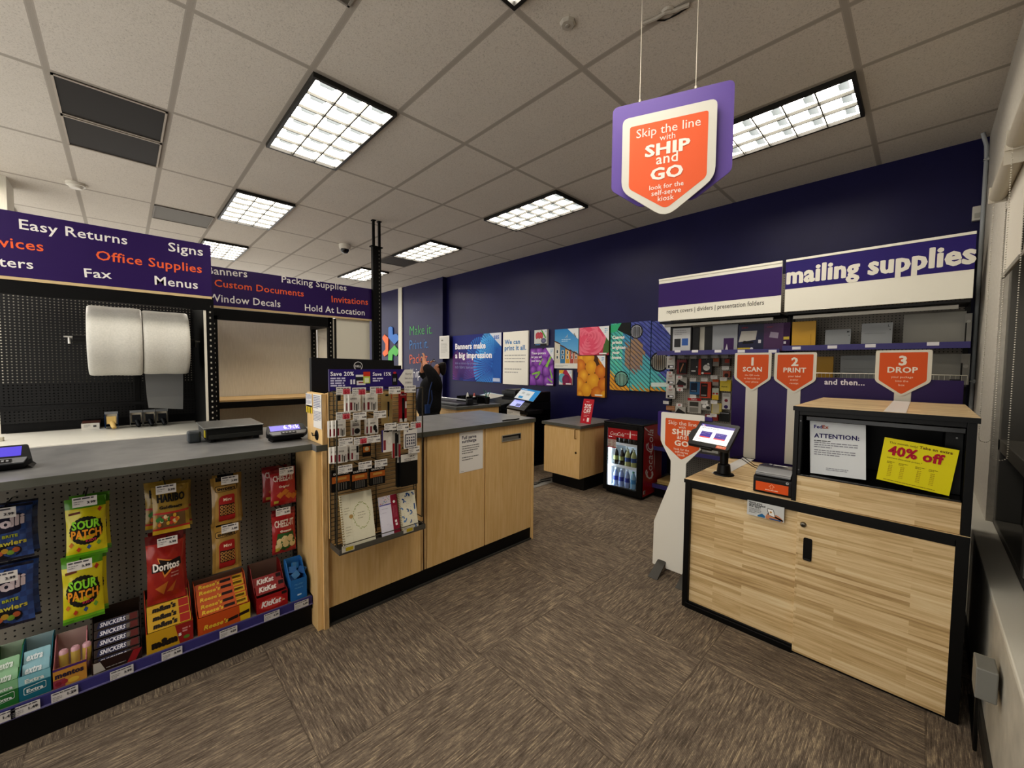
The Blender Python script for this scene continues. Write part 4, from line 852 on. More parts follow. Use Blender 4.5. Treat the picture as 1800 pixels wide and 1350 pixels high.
onshelf('display_box', 'pale box on the lower wall shelf behind the tablet', 4.6, (1234, 788), (1262, 806), '#a9a8a2', dr(('r', 0, .3, 0, 1, '#8d8c88')), .15, .576, 'box')
# pegged accessories on the left bay
fpg = sheetX(4.90, 0, 0)
def pegitem(label, tl, br, c, draw=None, dep=.03, name='blister_pack', cat='accessory', X=4.90):
    f = sheetX(X, 0, 0); a0, b1 = f.px(*tl); a1, b0 = f.px(*br); g = Fr(f.p(a0, b0), f.u, f.v); g.W, g.H = a1-a0, b1-b0
    t = thing(name, label, cat, tuple(g.p(g.W/2, 0)), 'accessories pegged on the wall bay')
    b = MB(); b.fbox(g, 0, g.W, 0, g.H, -dep, 0, c, 's')
    if draw: draw(b, g)
    b.build('card', t)
    b = MB(); b.tube([g.p(g.W*.5, g.H*.96, .015), g.p(g.W*.5, g.H*.97, -(GBX-.002-X))], .002, '#9a9890', 'k', 5); b.build('hanger', t)
    return t
WC = '#b9b6b0'
usb = dr(('r', .18, .85, .08, .3, '#1d1d20'), ('r', .4, .78, .12, .26, '#d6d6da', .001), ('l', .2, .8, .62, .06, 3, .02, '#8a8580'), ('t', 'PNY', .3, .72, .4, '#9a4a44'))
for i, (y0, y1, w_) in enumerate(((626, 649, 'top'), (657, 676, 'middle'), (681, 701, 'lowest'))): pegitem(f'white flash drive card, {w_} of the three in the leftmost column', (1172-i*.5, y0), (1186, y1), WC, usb)
pegitem('red knife card hanging second from the left in the top row', (1190, 632), (1206, 658), '#6d1f1f', dr(('r', .25, 1, .05, .8, '#1b1615'), ('p', [(.4, .1), (.75, .7), (.65, .75), (.35, .25)], '#a07050')))
pegitem('black and red case card in the top row', (1214, 631), (1232, 659), '#1a1413', dr(('r', .75, 1, 0, 1, '#b3331c'), ('r', .1, .5, .2, .27, '#d0ccc8'), ('d', .6, .5, .05, .05, '#ddd')))
pegitem('black card with a round white charger in the top row', (1233, 631), (1251, 659), '#191514', dr(('d', .5, .45, .32, .3, '#cfcdc6'), ('d', .65, .65, .12, .14, '#dad8d2'), ('r', .1, .9, .04, .14, '#a8372a'), ('d', .15, .1, .12, .1, '#d8d6d0')))
pegitem('small orange and grey battery card, fifth in the top row', (1253, 629), (1264, 644), '#6e5c50', dr(('r', .1, .9, .55, .95, '#a05030'), ('r', .1, .9, .05, .5, '#7d7a74')))
pegitem('small red and grey card at the right end of the top row', (1272, 630), (1283, 643), '#4a3a34', dr(('r', .2, .9, .4, .9, '#963a28')))
pegitem('little orange card under the right end of the top row', (1271, 652), (1283, 663), '#8a3f25', dr(('d', .5, .3, .3, .3, '#2a1d18')))
pegitem('white stapler card in the second column', (1188, 663), (1207, 683), '#a8a59e', dr(('p', [(.05, .3), (.3, .8), (.95, .45), (.9, .25)], '#232120'), ('r', .2, .7, .12, .3, '#6e2a2e', .0014)))
pegitem('blue phone charger card in the middle row', (1213, 671), (1230, 694), '#2c5f86', dr(('r', .08, .72, .2, .92, '#15233a'), ('r', .15, .65, .25, .32, '#7c93ab', .001)))
pegitem('black and orange cable card in the middle row', (1231, 671), (1249, 700), '#b8401f', dr(('r', .05, .7, .06, .9, '#17120f'), ('r', .1, .6, .12, .2, '#8b8580', .001), ('r', .2, .6, .72, .8, '#7d3020', .001)))
pegitem('small orange tag card right of the middle row', (1253, 667), (1263, 678), '#8f867e', dr(('r', 0, 1, .6, 1, '#b5532c')))
pegitem('pale card with yellow and red highlighters', (1252, 682), (1263, 703), '#a9b0a4', dr(('r', 0, 1, 0, .4, '#c9a62c'), ('r', .1, .4, .45, .6, '#a03a2c'), ('r', .55, .9, .45, .6, '#a03a2c')))
pegitem('yellow sticky note pack at the right edge of the bay', (1266, 668), (1284, 688), '#cdb52a', dr(('r', .1, .85, .1, .75, '#c8b548'), ('t', 'Post-it', .15, .35, .55, '#4a4312', .03)))
pegitem('white card with red and purple clips at the right edge', (1270, 691), (1283, 720), '#b3b0ac', dr(('d', .5, .55, .22, .2, '#6e2434'), ('d', .5, .15, .25, .25, '#2e1f52'), ('r', .1, .9, .78, .95, '#989590')))
pegitem('red topped calculator card in the bottom row', (1209, 699), (1232, 727), '#a19d95', dr(('r', 0, 1, .82, 1, '#a31d22'), ('r', .15, .8, .45, .74, '#3c3b35'), ('r', .15, .8, .05, .36, '#77746c'), ('t', 'Canon', .25, .86, .45, '#e0cfcc', .03)))
pegitem('black and white patterned card in the bottom row', (1233, 709), (1250, 722), '#88847e', dr(('d', .3, .6, .2, .2, '#e0deda'), ('d', .7, .4, .2, .15, '#2a2826'), ('d', .6, .8, .15, .12, '#e8e6e2')))
pegitem('yellow and cream note pad card in the bottom row', (1251, 708), (1268, 728), '#b5a45a', dr(('r', .1, .75, .05, .9, '#aca590')))
pegitem('brown tape pack low in the leftmost column', (1171, 713), (1186, 722), '#94684a', dr(('r', 0, 1, .4, .5, '#b88a68')))
pegitem('black stapler card low in the second column', (1187, 714), (1205, 730), '#a5a29b', dr(('p', [(0, .2), (.3, .8), (1, .3), (.9, .1)], '#211f1e')))
pegitem('red box low beside the tablet', (1240, 728), (1262, 740), '#7d2a22', dr(('r', .1, .5, .4, .9, '#cfcfcb')))
pegitem('black speaker tin low at the right edge of the bay', (1265, 724), (1281, 742), '#151515', dr(('r', 0, 1, .85, .95, '#77767a')))
pt = [(1197, 627), (1219, 627.5), (1238, 627), (1256, 626), (1274, 626), (1275, 647), (1194, 663), (1195, 685), (1218, 667.5), (1238, 667.5), (1255, 663), (1271.5, 666.5), (1218, 697), (1238, 707), (1255, 707), (1170.5, 707.5), (1194, 712), (1254, 730), (1177, 655.5), (1178, 680)]
fT = sheetX(4.80, 0, 0)
for i, (x, y) in enumerate(pt):
    a, c_ = fT.px(x, y); red = i in (6, 7, 16, 18, 19); t = thing('price_hook', ('sale price hook with red print' if red else 'white price hook') + ' above a pegged accessory on the wall bay', 'price tag', tuple(fT.p(a, c_-.02)), 'sale price hooks of the wall bay' if red else 'price hooks of the wall bay')
    b = MB(); b.fbox(fT, a-.036, a+.036, c_-.019, c_+.019, -.001, 0, '#c2bfbb' if i > 4 else '#8d8983', 's')
    if red: b.text(fT, '$5', a-.012, c_-.008, h=.018, c='#c0303a', bold=.03)
    else: b.lines(fT, a-.03, a+.03, c_+.012, .012, 2, .004, '#8b8886')
    b.build('tag', t)
    b = MB(); b.tube([fT.p(a, c_+.01, -.002), fT.p(a, c_+.004, -(GBX-.002-4.80))], .002, '#8d8b84', 'k', 5); b.build('wire', t)
# ================================================================ DRINKS FRIDGE
FX0, FX1, FY0, FY1, FZ = 4.13, 4.62, 2.15, 2.65, .865
RED = '#8a1218'
t = thing('drinks_fridge', 'small red Coca-Cola glass door fridge full of bottles', 'fridge', (4.37, 2.4, 0))
b = MB()
b.box(FX0+.04, FX1, FY0, FY0+.03, .04, FZ-.02, RED, 'g'); b.box(FX0+.04, FX1, FY1-.03, FY1, .04, FZ-.02, RED, 'g'); b.box(FX1-.03, FX1, FY0+.03, FY1-.03, .04, FZ-.02, '#141414', 's')
b.box(FX0+.04, FX1-.03, FY0+.03, FY1-.03, .04, .08, '#cfd6d8', 's'); b.box(FX0+.04, FX1-.03, FY0+.03, FY1-.03, FZ-.06, FZ-.02, '#cfd6d8', 's')
b.box(FX0+.05, FX1-.03, FY0+.0305, FY0+.034, .08, FZ-.06, '#d6dcde', 's'); b.box(FX0+.05, FX1-.03, FY1-.034, FY1-.0305, .08, FZ-.06, '#d6dcde', 's'); b.box(FX1-.034, FX1-.0305, FY0+.034, FY1-.034, .08, FZ-.06, '#d6dcde', 's')
fs = Fr((FX1, FY0, .04), (0, 0, 1), (-1, 0, 0))
b.text(fs, 'Coca-Cola', .17, .24, w=.58, h=.13, c='#b9b2b0', bold=.0, lay=.0015, shear=.25)
b.text(fs, 'C', .155, .215, w=.10, h=.19, c='#b9b2b0', bold=.0, lay=.0016, shear=.3); b.text(fs, 'C', .47, .235, w=.09, h=.17, c='#b9b2b0', bold=.0, lay=.0016, shear=.3)
b.shape(fs, [(.26, .2), (.36, .185), (.5, .19), (.6, .215), (.5, .202), (.36, .2)], '#b9b2b0', .0015); b.shape(fs, [(.71, .3), (.78, .41), (.8, .46), (.77, .43)], '#b9b2b0', .0015)
b.rect(fs, .03, .07, .40, .445, '#b5b0aa', .0015); b.rect(fs, .035, .065, .405, .43, '#45413f', .002)
b.build('body', t, bevel=.004)
b = MB(); b.box(FX0, FX1, FY0-.003, FY1+.003, FZ-.02, FZ, '#0e0f16', 'g'); b.build('top', t, bevel=.006)
b = MB(); b.box(FX0+.05, FX1-.02, FY0+.02, FY1-.02, .005, .04, '#0c0c0c', 's'); b.build('base', t)
b = MB(); x0, x1 = FX0, FX0+.035; e = .05
b.box(x0, x1, FY0, FY0+e+.015, .04, FZ-.022, '#0b0b0b', 's'); b.box(x0, x1, FY1-e, FY1, .04, FZ-.022, '#0b0b0b', 's'); b.box(x0, x1, FY0+e, FY1-e, .04, .10, '#0b0b0b', 's'); b.box(x0, x1, FY0+e, FY1-e, FZ-.075, FZ-.022, '#0b0b0b', 's'); door = b.build('door_frame', t, bevel=.004)
b = MB(); b.box(x0+.012, x0+.018, FY0+e+.014, FY1-e+.001, .099, FZ-.074, '#ffffff', 'glass'); b.build('door_glass', door)
ff = sheetX(x0+.010, FY1-e, .1); W, Hh = FY1-FY0-2*e-.016, FZ-.175
b = MB(); b.fbox(ff, .002, W, Hh*.845, Hh, 0, .0012, '#a8232a', 's'); fq = Fr(ff.p(0, 0, .0014), ff.u, ff.v); b.text(fq, 'Coca', .03, Hh*.875, w=.10, h=.042, c='#e6dcd8', shear=.25, lay=.001); b.text(fq, 'Cola', .125, Hh*.875, w=.09, h=.042, c='#e6dcd8', shear=.25, lay=.001)
b.shape(fq, round_poly([(W*.74, Hh*.86), (W*.79, Hh*.86), (W*.79, Hh*.93), (W*.772, Hh*.985), (W*.758, Hh*.985), (W*.74, Hh*.93)], .004), '#e6d2ce', .001); b.lines(fq, W*.58, W*.72, Hh*.935, .02, 1, .01, '#d9a9a8', last=1); b.lines(fq, W*.81, W*.98, Hh*.935, .02, 1, .01, '#d9a9a8', last=1); b.build('header_label', door)
b = MB(); b.fbox(ff, .002, W*.3, Hh*.66, Hh*.844, 0, .0012, '#b9b2ac', 's'); b.rect(fq, .002, W*.3, Hh*.80, Hh*.844, '#9c232a'); b.rect(fq, .002, W*.3, Hh*.655, Hh*.675, '#9c232a')
for r in (0, 1):
    for k in (0, 1): b.lines(fq, .01+k*W*.15, .01+k*W*.15+W*.11, Hh*(.785-.06*r), .012, 3, .006, '#8f4a4a')
b.build('price_card', door)
b = MB(); b.box(FX0+.05, FX0+.075, FY1-.062, FY1-.036, .1, FZ-.08, '#e6f2ff', 'led'); b.build('led_strip', t)
zs_ = (.085, .335, .60)
for z in zs_[1:]:
    b = MB(); b.box(FX0+.07, FX1-.036, FY0+.036, FY1-.066, z-.012, z, '#dfe6ea', 's'); b.box(FX0+.066, FX0+.07, FY0+.036, FY1-.066, z-.016, z+.014, '#eef3f6', 's'); b.build('shelf', t)
def bottle(x, y, z, h, r, body, label, cap, liquid, mat, lab, group):
    t = thing('drink_bottle', lab, 'bottle', (x, y, z+.001), group)
    b = MB(); zz = z+.001; b.lathe([(0, 0), (r*.9, 0), (r, h*.05), (r, h*.28), (r*.9, h*.42), (r, h*.55), (r*.82, h*.72), (r*.4, h*.88), (r*.36, h*.93), (0, h*.93)], (x, y, zz), body, mat, 14); b.build('bottle', t, smooth=True)
    b = MB(); b.lathe([(r*.42, h*.92), (r*.42, h), (0, h)], (x, y, zz), cap, 's', 12); b.build('cap', t)
    if label: b = MB(); b.lathe([(r*1.01, h*.3), (r*.93, h*.42), (r*1.01, h*.54)], (x, y, zz), label, 's', 14); b.build('wrapper', t, smooth=True)
ys = lambda n: [FY1-.105-i*(FY1-FY0-.19)/(n-1) for i in range(n)]
for i, y in enumerate(ys(6)): bottle(FX0+.115, y, .60, .20, .029, '#12100f', None, '#2b2b2e', None, 'g', 'dark cola bottle on the top fridge shelf, cut off by the red header', 'cola bottles on the top fridge shelf')
nm = ('leftmost', 'second', 'third', 'fourth', 'rightmost')
Y5 = ys(5)
for i, y in enumerate(Y5):
    if i < 2: bottle(FX0+.115, y, .335, .205, .031, '#16180f', '#8f9a5a', '#cfd2c8', None, 'g', f'dark bottle with an olive label, {nm[i]} on the middle fridge shelf', 'bottles on the middle fridge shelf')
    else: bottle(FX0+.115, y, .335, .205, .034, '#aeb37a', '#31508a', '#c9d2c0', None, 'g', f'cloudy lemonade bottle with a blue label, {nm[i]} on the middle fridge shelf', 'bottles on the middle fridge shelf')
for i, y in enumerate(Y5[1:3]): bottle(FX0+.19, y-.02, .335, .205, .031, '#16180f', None, '#cfd2c8', None, 'g', 'dark bottle in the second row of the middle fridge shelf', 'second row bottles on the middle fridge shelf')
for i, y in enumerate(Y5):
    if i < 3: bottle(FX0+.115, y, .085, .21, .031, '#8fa2c8', '#2a3c9a', '#dfe6ee', None, 'g', f'water bottle with a deep blue label, {nm[i]} on the lowest fridge shelf', 'water bottles on the lowest fridge shelf')
    else: bottle(FX0+.115, y, .085, .20, .032, '#86b4cf', '#3a86b8', '#5aa58a', None, 'g', f'pale blue water bottle with a green cap, {nm[i]} on the lowest fridge shelf', 'water bottles on the lowest fridge shelf')
# ================================================================ SMALL CABINET with sale sign
CX0, CZT = 3.86, .0
q = OX(1020, 749, CX0-.015); CT = q.z
cyl = OX(954, 740, CX0-.015).y; cyr = q.y
t = thing('birch_cabinet', 'small birch cabinet with grey top beside the drinks fridge', 'cabinet', (4.25, (cyl+cyr)/2, 0))
zb_ = OX(1017, 843, CX0).z
b = MB(); b.box(CX0+.018, 4.6, cyr+.015, cyl-.015, zb_, CT-.04, mat='ply'); b.build('body', t, bevel=.002)
b = MB(); b.box(CX0, CX0+.017, cyr+.015, cyl-.015, zb_+.002, CT-.055, mat='ply'); dr_ = b.build('door', t, bevel=.002)
f = sheetX(CX0, 0, 0); u, v = f.px(1012.5, 763)
b = MB(); b.tube([f.p(u, v+.055, .001), f.p(u, v+.055, .025), f.p(u, v-.055, .025), f.p(u, v-.055, .001)], .006, '#b59a6d', 'k', 8); b.build('handle', dr_)
u, v = f.px(1012, 796); b = MB(); b.lathe([(0, .004), (.012, .004), (.014, 0)], f.p(u, v), '#5a4a33', 'k', 14, (-1, 0, 0)); b.build('lock', dr_)
b = MB(); b.box(CX0-.02, 4.62, cyr-.01, cyl+.01, CT-.036, CT, mat='laminate'); b.box(CX0-.0215, CX0-.02, cyr-.01, cyl+.01, CT-.035, CT-.001, mat='lamedge'); b.box(CX0-.02, 4.62, cyr-.0115, cyr-.01, CT-.035, CT-.001, mat='lamedge'); b.build('top', t)
b = MB(); b.box(CX0+.12, 4.55, cyr+.03, cyl-.06, 0, zb_-.001, '#12110f', 's'); b.build('plinth', t)
def d_20(b, g):
    W, Hh = g.W, g.H
    b.text(g, '20%', .17*W, .62*Hh, w=.66*W, h=.17*Hh, c='#f0dcdc', bold=.04); b.text(g, 'OFF', .17*W, .42*Hh, w=.66*W, h=.16*Hh, c='#f0dcdc', bold=.04); b.lines(g, .3*W, .8*W, .9*Hh, .02, 1, .03*Hh, '#e0a8ac'); b.lines(g, .25*W, .8*W, .35*Hh, .05*Hh, 2, .02*Hh, '#e09aa0'); b.rect(g, .25*W, .38*W, .1*Hh, .19*Hh, '#d88a92'); b.rect(g, .6*W, .8*W, .08*Hh, .24*Hh, '#efdcdc')
Xs = CX0+.2
e = OX(1019.5, 736.5, Xs); e.z = CT+.001; w_ = e.y-OX(1038, 738, Xs).y; hh = OX(1027, 701, Xs).z-CT
g = Fr(e, (0, -1, 0), V((.12, -.09, 1)).normalized()); g.W, g.H = w_, hh
t = thing('sale_sign', 'red 20% OFF sign standing on the small birch cabinet', 'sign', tuple(e))
b = MB(); b.fbox(g, 0, w_, 0, hh, -.003, 0, '#b8303c', 'g'); d_20(b, g); b.build('sign_face', t)
b = MB(); b.box(e.x+.01, e.x+.09, e.y-w_+.01, e.y-.01, CT+.001, CT+.004, '#c8ccd0', 'g'); b.build('foot', t)
b = MB()
for k in range(4): b.tube([(4.0+.1*k, 3.36+.012*k, .012+.006*k), (3.85, 3.40+.01*k, .012+.006*k), (3.72+.03*k, 3.37, .012+.006*k), (3.6, 3.42, .012+.006*k)], .005, ('#1a1a1a', '#8d8d8a', '#2a2a2a', '#77756f')[k], 's', 6)
tag(b.build('cable_bundle'), 'tangle of dark and grey cables on the floor beside the small birch cabinet', 'cables')
b = MB(); b.box(3.55, 4.3, 3.3, 3.44, .0005, .004, '#8b8a86', 's'); tag(b.build('floor_mat'), 'grey plastic floor mat between the counter and the small birch cabinet', 'mat')
# ================================================================ COPIER
cX = 4.10; yr = OX(968, 700, 4.75).y; ym = OX(905, 700, cX).y; yf = OX(846, 712, cX).y; ct = OX(960, 690, 4.5).z
t = thing('copier', 'large black office copier with a lit touchscreen behind the counter', 'copier', (4.5, (yr+ym)/2, 0))
BLK = '#101114'
b = MB(); b.box(cX+.12, 4.75, yr, yr+.55, .03, .84, BLK, 's'); b.box(cX, 4.75, yr, yr+.14, .03, .96, BLK, 's')
for z0, z1 in ((.1, .35), (.37, .62), (.64, .84)): b.box(cX+.114, cX+.12, yr+.15, yr+.53, z0, z1, '#1c1d20', 's'); b.box(cX+.11, cX+.114, yr+.25, yr+.45, z1-.05, z1-.02, '#0b0b0c', 's')
b.build('body', t, bevel=.01)
b = MB(); b.box(cX+.2, 4.75, yr, yr+.3, .961, ct, BLK, 's'); b.build('scanner', t, bevel=.015)
fx = cX+.18; q0 = OX(882, 686, fx)
b = MB(); b.box(fx, 4.72, yr+.31, q0.y, .98, q0.z, '#2d2e32', 's'); b.box(fx-.004, fx, q0.y-.26, q0.y-.06, 1.02, 1.08, '#0a0a0b', 's'); b.box(fx+.04, 4.65, yr+.33, q0.y-.03, q0.z+.001, q0.z+.02, '#2e2f33', 's'); b.build('document_feeder', t, bevel=.012)
b = MB(); y0, y1 = yr+.56, yf; zt = OX(846, 706, cX-.05).z
b.mesh([(cX-.1, y0, zt-.03), (cX-.1, y1, zt), (cX-.1, y0, zt-.14), (cX-.1, y1, zt-.14), (4.75, y0, zt+.02), (4.75, y1, zt+.05), (4.75, y0, zt-.14), (4.75, y1, zt-.14), (cX+.12, y0, zt-.05), (cX+.12, y1, zt+.05)], [(0, 8, 9, 1), (8, 4, 5, 9), (0, 1, 3, 2), (2, 6, 4, 8, 0), (1, 9, 5, 7, 3), (4, 6, 7, 5)], '#292a2e', 's'); b.box(cX-.06, 4.75, y0+.02, y1-.02, .03, zt-.142, BLK, 's'); b.build('finisher_tray', t, bevel=.01)
def tilted(b, tl, tr, br, bl, Xt, Xb, c, mat='s', th=.012):
    a, d_, e, h_ = OX(*tl, Xt), OX(*tr, Xt), OX(*br, Xb), OX(*bl, Xb)
    g = Fr(h_, (e-h_).normalized(), ((a-h_)-(e-h_).normalized()*((a-h_).dot((e-h_).normalized()))).normalized()); g.W, g.H = (e-h_).length, (a-h_).dot(g.v)
    sk = (a-h_).dot(g.u); b.prism(g, [(0, 0), (g.W, 0), (g.W+sk, g.H), (sk, g.H)], -th, 0, c, mat); g.sk = sk; return g
def sk(g, x, y): return (x*g.W+g.sk*y, y*g.H)
def sq(g, x0, x1, y0, y1): return [sk(g, *p) for p in ((x0, y0), (x1, y0), (x1, y1), (x0, y1))]
def depth_pair(tm, bm, Xt):      # depth of the lower edge so the plate leans straight back
    r1, r2 = ray(*tm), ray(*bm); return Xt*(r1.y/r1.x)/(r2.y/r2.x)
Xt = cX-.10; Xb = depth_pair((919.5, 703), (906, 719), Xt)
b = MB(); g = tilted(b, (904, 701), (936, 703), (921, 722), (890, 716), Xt, Xb, '#16171a', 's', .03)
b.shape(g, sq(g, .06, .64, .26, .95), '#8a92d8', .001, 'scr'); b.shape(g, sq(g, .36, .6, .3, .58), '#2c3470', .0016, 'scr'); b.lines(g, g.W*.12+g.sk*.8, g.W*.4+g.sk*.8, g.H*.86, g.H*.1, 3, g.H*.04, '#c9cdf0', .0016)
for k in range(3): b.shape(g, sq(g, .7+.09*k, .76+.09*k, .3, .5), '#4a4b50', .0016); b.shape(g, sq(g, .7+.09*k, .76+.09*k, .6, .75), '#33343a', .0016)
b.build('control_panel', t)
q = OX(921, 722, Xb); b = MB(); b.box(Xb+.05, cX+.1, q.y-.02, q.y+.2, q.z-.06, q.z-.01, '#101114', 's'); b.build('panel_arm', t)
Xt = cX+.04; Xb = depth_pair((935, 683), (920, 703), Xt)
b = MB(); g = tilted(b, (918, 682), (953.5, 683), (937, 706), (904, 699), Xt, Xb, '#c9d2da', 's', .004)
b.shape(g, sq(g, 0, 1, .84, 1), '#2a86c8', .0008); b.shape(g, sq(g, .76, 1, 0, 1), '#2a86c8', .0009); b.shape(g, sq(g, .18, .32, .5, .68), '#aab4bc'); b.shape(g, sq(g, .45, .62, .42, .6), '#aab4bc'); b.shape(g, sq(g, .16, .38, .08, .28), '#3a8ec8', .0012); b.lines(g, g.W*.05+g.sk*.9, g.W*.5+g.sk*.9, g.H*.94, .01, 1, .008, '#d9e6ee', .0014); tag(b.build('instruction_card'), 'blue and white instruction card leaning on the copier above its screen', 'card')
a, c_ = OX(891, 719, cX-.2), OX(914, 735, cX-.2)
b = MB(); b.box(cX-.2, cX-.07, c_.y, a.y, c_.z-.02, a.z, '#d2d0ca', 's'); f = sheetX(cX-.2005, a.y, c_.z); b.lines(f, .02, .12, .07, .015, 2, .007, '#8a8a86'); b.build('receipt_slot', t, bevel=.006)
b = MB(); zp = zt+.075
for k in range(3): o = V((cX-.14+.02*k, y1-.40+.02*k, zp+.006*k)); b.mesh([o, o+V((0, .36, 0)), o+V((.24, -.02, .03)), o+V((.24, .34, .05)), o+V((.12, .15, .06))], [(0, 1, 4), (1, 3, 4), (3, 2, 4), (2, 0, 4)], ('#b9b7b0', '#c6c4be', '#a9c0d2')[k], 's')
tag(b.build('paper_sheets'), 'loose white and blue papers lying on the copier output tray', 'papers')
# ================================================================ BACK COUNTER behind the service counter
t = thing('back_counter', 'birch back counter with a grey top along the navy wall', 'counter', (3.6, 4.9, 0))
bX, bY0, bY1, bZ = 3.17, 4.31, 5.6, .95
b = MB(); b.box(bX+.02, 3.95, bY0+.02, bY1, 0, bZ-.04, mat='ply'); b.build('body', t, bevel=.002)
b = MB(); b.box(bX, 3.97, bY0, bY1+.01, bZ-.038, bZ, mat='laminate'); b.box(bX-.0015, bX, bY0, bY1, bZ-.037, bZ-.001, mat='lamedge'); b.box(bX, 3.97, bY0-.0015, bY0, bZ-.037, bZ-.001, mat='lamedge'); b.build('top', t)
b = MB(); b.box(bX+.003, bX+.019, bY0+.03, bY1-.02, .1, bZ-.06, mat='ply'); d = b.build('door', t); b = MB(); b.tube([(bX+.002, 4.95, .72), (bX-.015, 4.95, .74), (bX-.015, 4.95, .80), (bX+.002, 4.95, .82)], .006, '#8f7f60', 'k', 6); b.tube([(bX+.002, 5.05, .72), (bX-.015, 5.05, .74), (bX-.015, 5.05, .80), (bX+.002, 5.05, .82)], .006, '#8f7f60', 'k', 6); b.build('handle', d)
t = thing('paper_trimmer', 'long grey rotary paper trimmer lying on the back counter', 'trimmer', (3.45, 4.9, bZ))
b = MB(); b.box(3.24, 3.62, 4.40, 5.38, bZ+.003, bZ+.022, '#38393c', 's'); b.build('base', t, bevel=.004)
b = MB(); b.box(3.27, 3.33, 4.40, 5.38, bZ+.024, bZ+.034, '#8d8f92', 'kb'); b.build('ruler', t)
b = MB(); b.tube([(3.45, 4.38, bZ+.07), (3.45, 5.40, bZ+.07)], .011, '#9a9c9f', 'k', 10); b.build('rail', t)
for y in (4.385, 5.395):
    b = MB(); b.box(3.40, 3.50, y-.025, y+.025, bZ+.023, bZ+.095, '#202124', 's'); b.build('end_block', t, bevel=.008)
t = thing('desk_organizer', 'black desk organizer on the back counter holding small bottles', 'organizer', (3.72, 4.75, bZ))
b = MB(); b.box(3.68, 3.86, 4.50, 5.0, bZ+.001, bZ+.012, '#0c0c0d', 's')
for y in (4.50, 4.62, 4.75, 4.88, 4.99): b.box(3.68, 3.86, y, y+.008, bZ+.012, bZ+.09, '#0c0c0d', 's')
b.box(3.855, 3.863, 4.50, 5.0, bZ+.012, bZ+.11, '#0c0c0d', 's'); b.box(3.675, 3.68, 4.50, 5.0, bZ+.012, bZ+.06, '#0c0c0d', 's'); b.build('tray', t)
for y, c_, l in ((4.83, '#d9d8d4', 'white glue bottle in the black organizer on the back counter'), (4.67, '#c46a66', 'pink capped bottle in the black organizer on the back counter')):
    t = thing('glue_bottle', l, 'bottle', (3.76, y, bZ+.013)); b = MB(); b.lathe([(0, 0), (.022, 0), (.024, .07), (.016, .09)], (3.76, y, bZ+.013), '#d9d8d4', 's', 14); b.build('bottle', t, smooth=True); b = MB(); b.lathe([(.017, .09), (.012, .12), (.006, .135), (0, .135)], (3.76, y, bZ+.013), c_, 's', 12); b.build('nozzle', t, smooth=True)
t = thing('pen_cup', 'black pen cup with green stems at the end of the back counter', 'cup', (3.8, 4.42, bZ))
b = MB(); b.lathe([(0, .003), (.035, .003), (.04, .10), (.036, .10), (.032, .01), (0, .01)], (3.8, 4.42, bZ+.001), '#101011', 's', 18); b.build('cup', t, smooth=True)
b = MB()
for k in range(5): a = k*1.3; b.tube([(3.8, 4.42, bZ+.02), (3.8+.02*math.cos(a), 4.42+.02*math.sin(a), bZ+.12), (3.8+.05*math.cos(a), 4.42+.05*math.sin(a), bZ+.17+.02*(k % 3))], .004, '#1f6a5c', 's', 6)
b.build('stem', t)
# ================================================================ POSTERS ON THE NAVY WALL
def poster(name, label, tl, br, draw, dep=.03, c='#d9d6ce', X=None, tr=None, bl=None, cat='picture', skew=None):
    X = (XW-.0005-dep) if X is None else X
    f = sheetX(X, 0, 0); a0, b1 = f.px(*tl); a1, b0 = f.px(*br)
    if tr: b1 = (b1+f.px(*tr)[1])/2
    if bl: b0 = (b0+f.px(*bl)[1])/2
    g = Fr(f.p(a0, b0), f.u, f.v); g.W, g.H = a1-a0, b1-b0
    t = thing(name, label, cat, tuple(g.p(g.W/2, 0)))
    b = MB(); b.fbox(g, 0, g.W, 0, g.H, -dep, 0, c, 's'); draw(b, g); b.build({'banner': 'hanging_cloth', 'frame': 'frame'}.get(cat, 'picture'), t)
    b = MB(); b.fbox(g, .02, g.W-.02, .02, g.H-.02, -dep-.0003, -dep, '#1a1a1e', 's'); b.build('backing', t)
    return g
def corner(b, g, k=.28, txt=True):
    W, Hh = g.W, g.H; b.shape(g, [(W*(1-k), Hh), (W, Hh), (W, Hh-W*k*1.25)], '#d8dadb', .004)
    if txt: b.lines(g, W*(1-k*.42), W*.97, Hh-W*k*.18, W*k*.14, 3, W*k*.06, '#4f8fb8', .0046)
def clipd(g): return (0, g.W, 0, g.H)
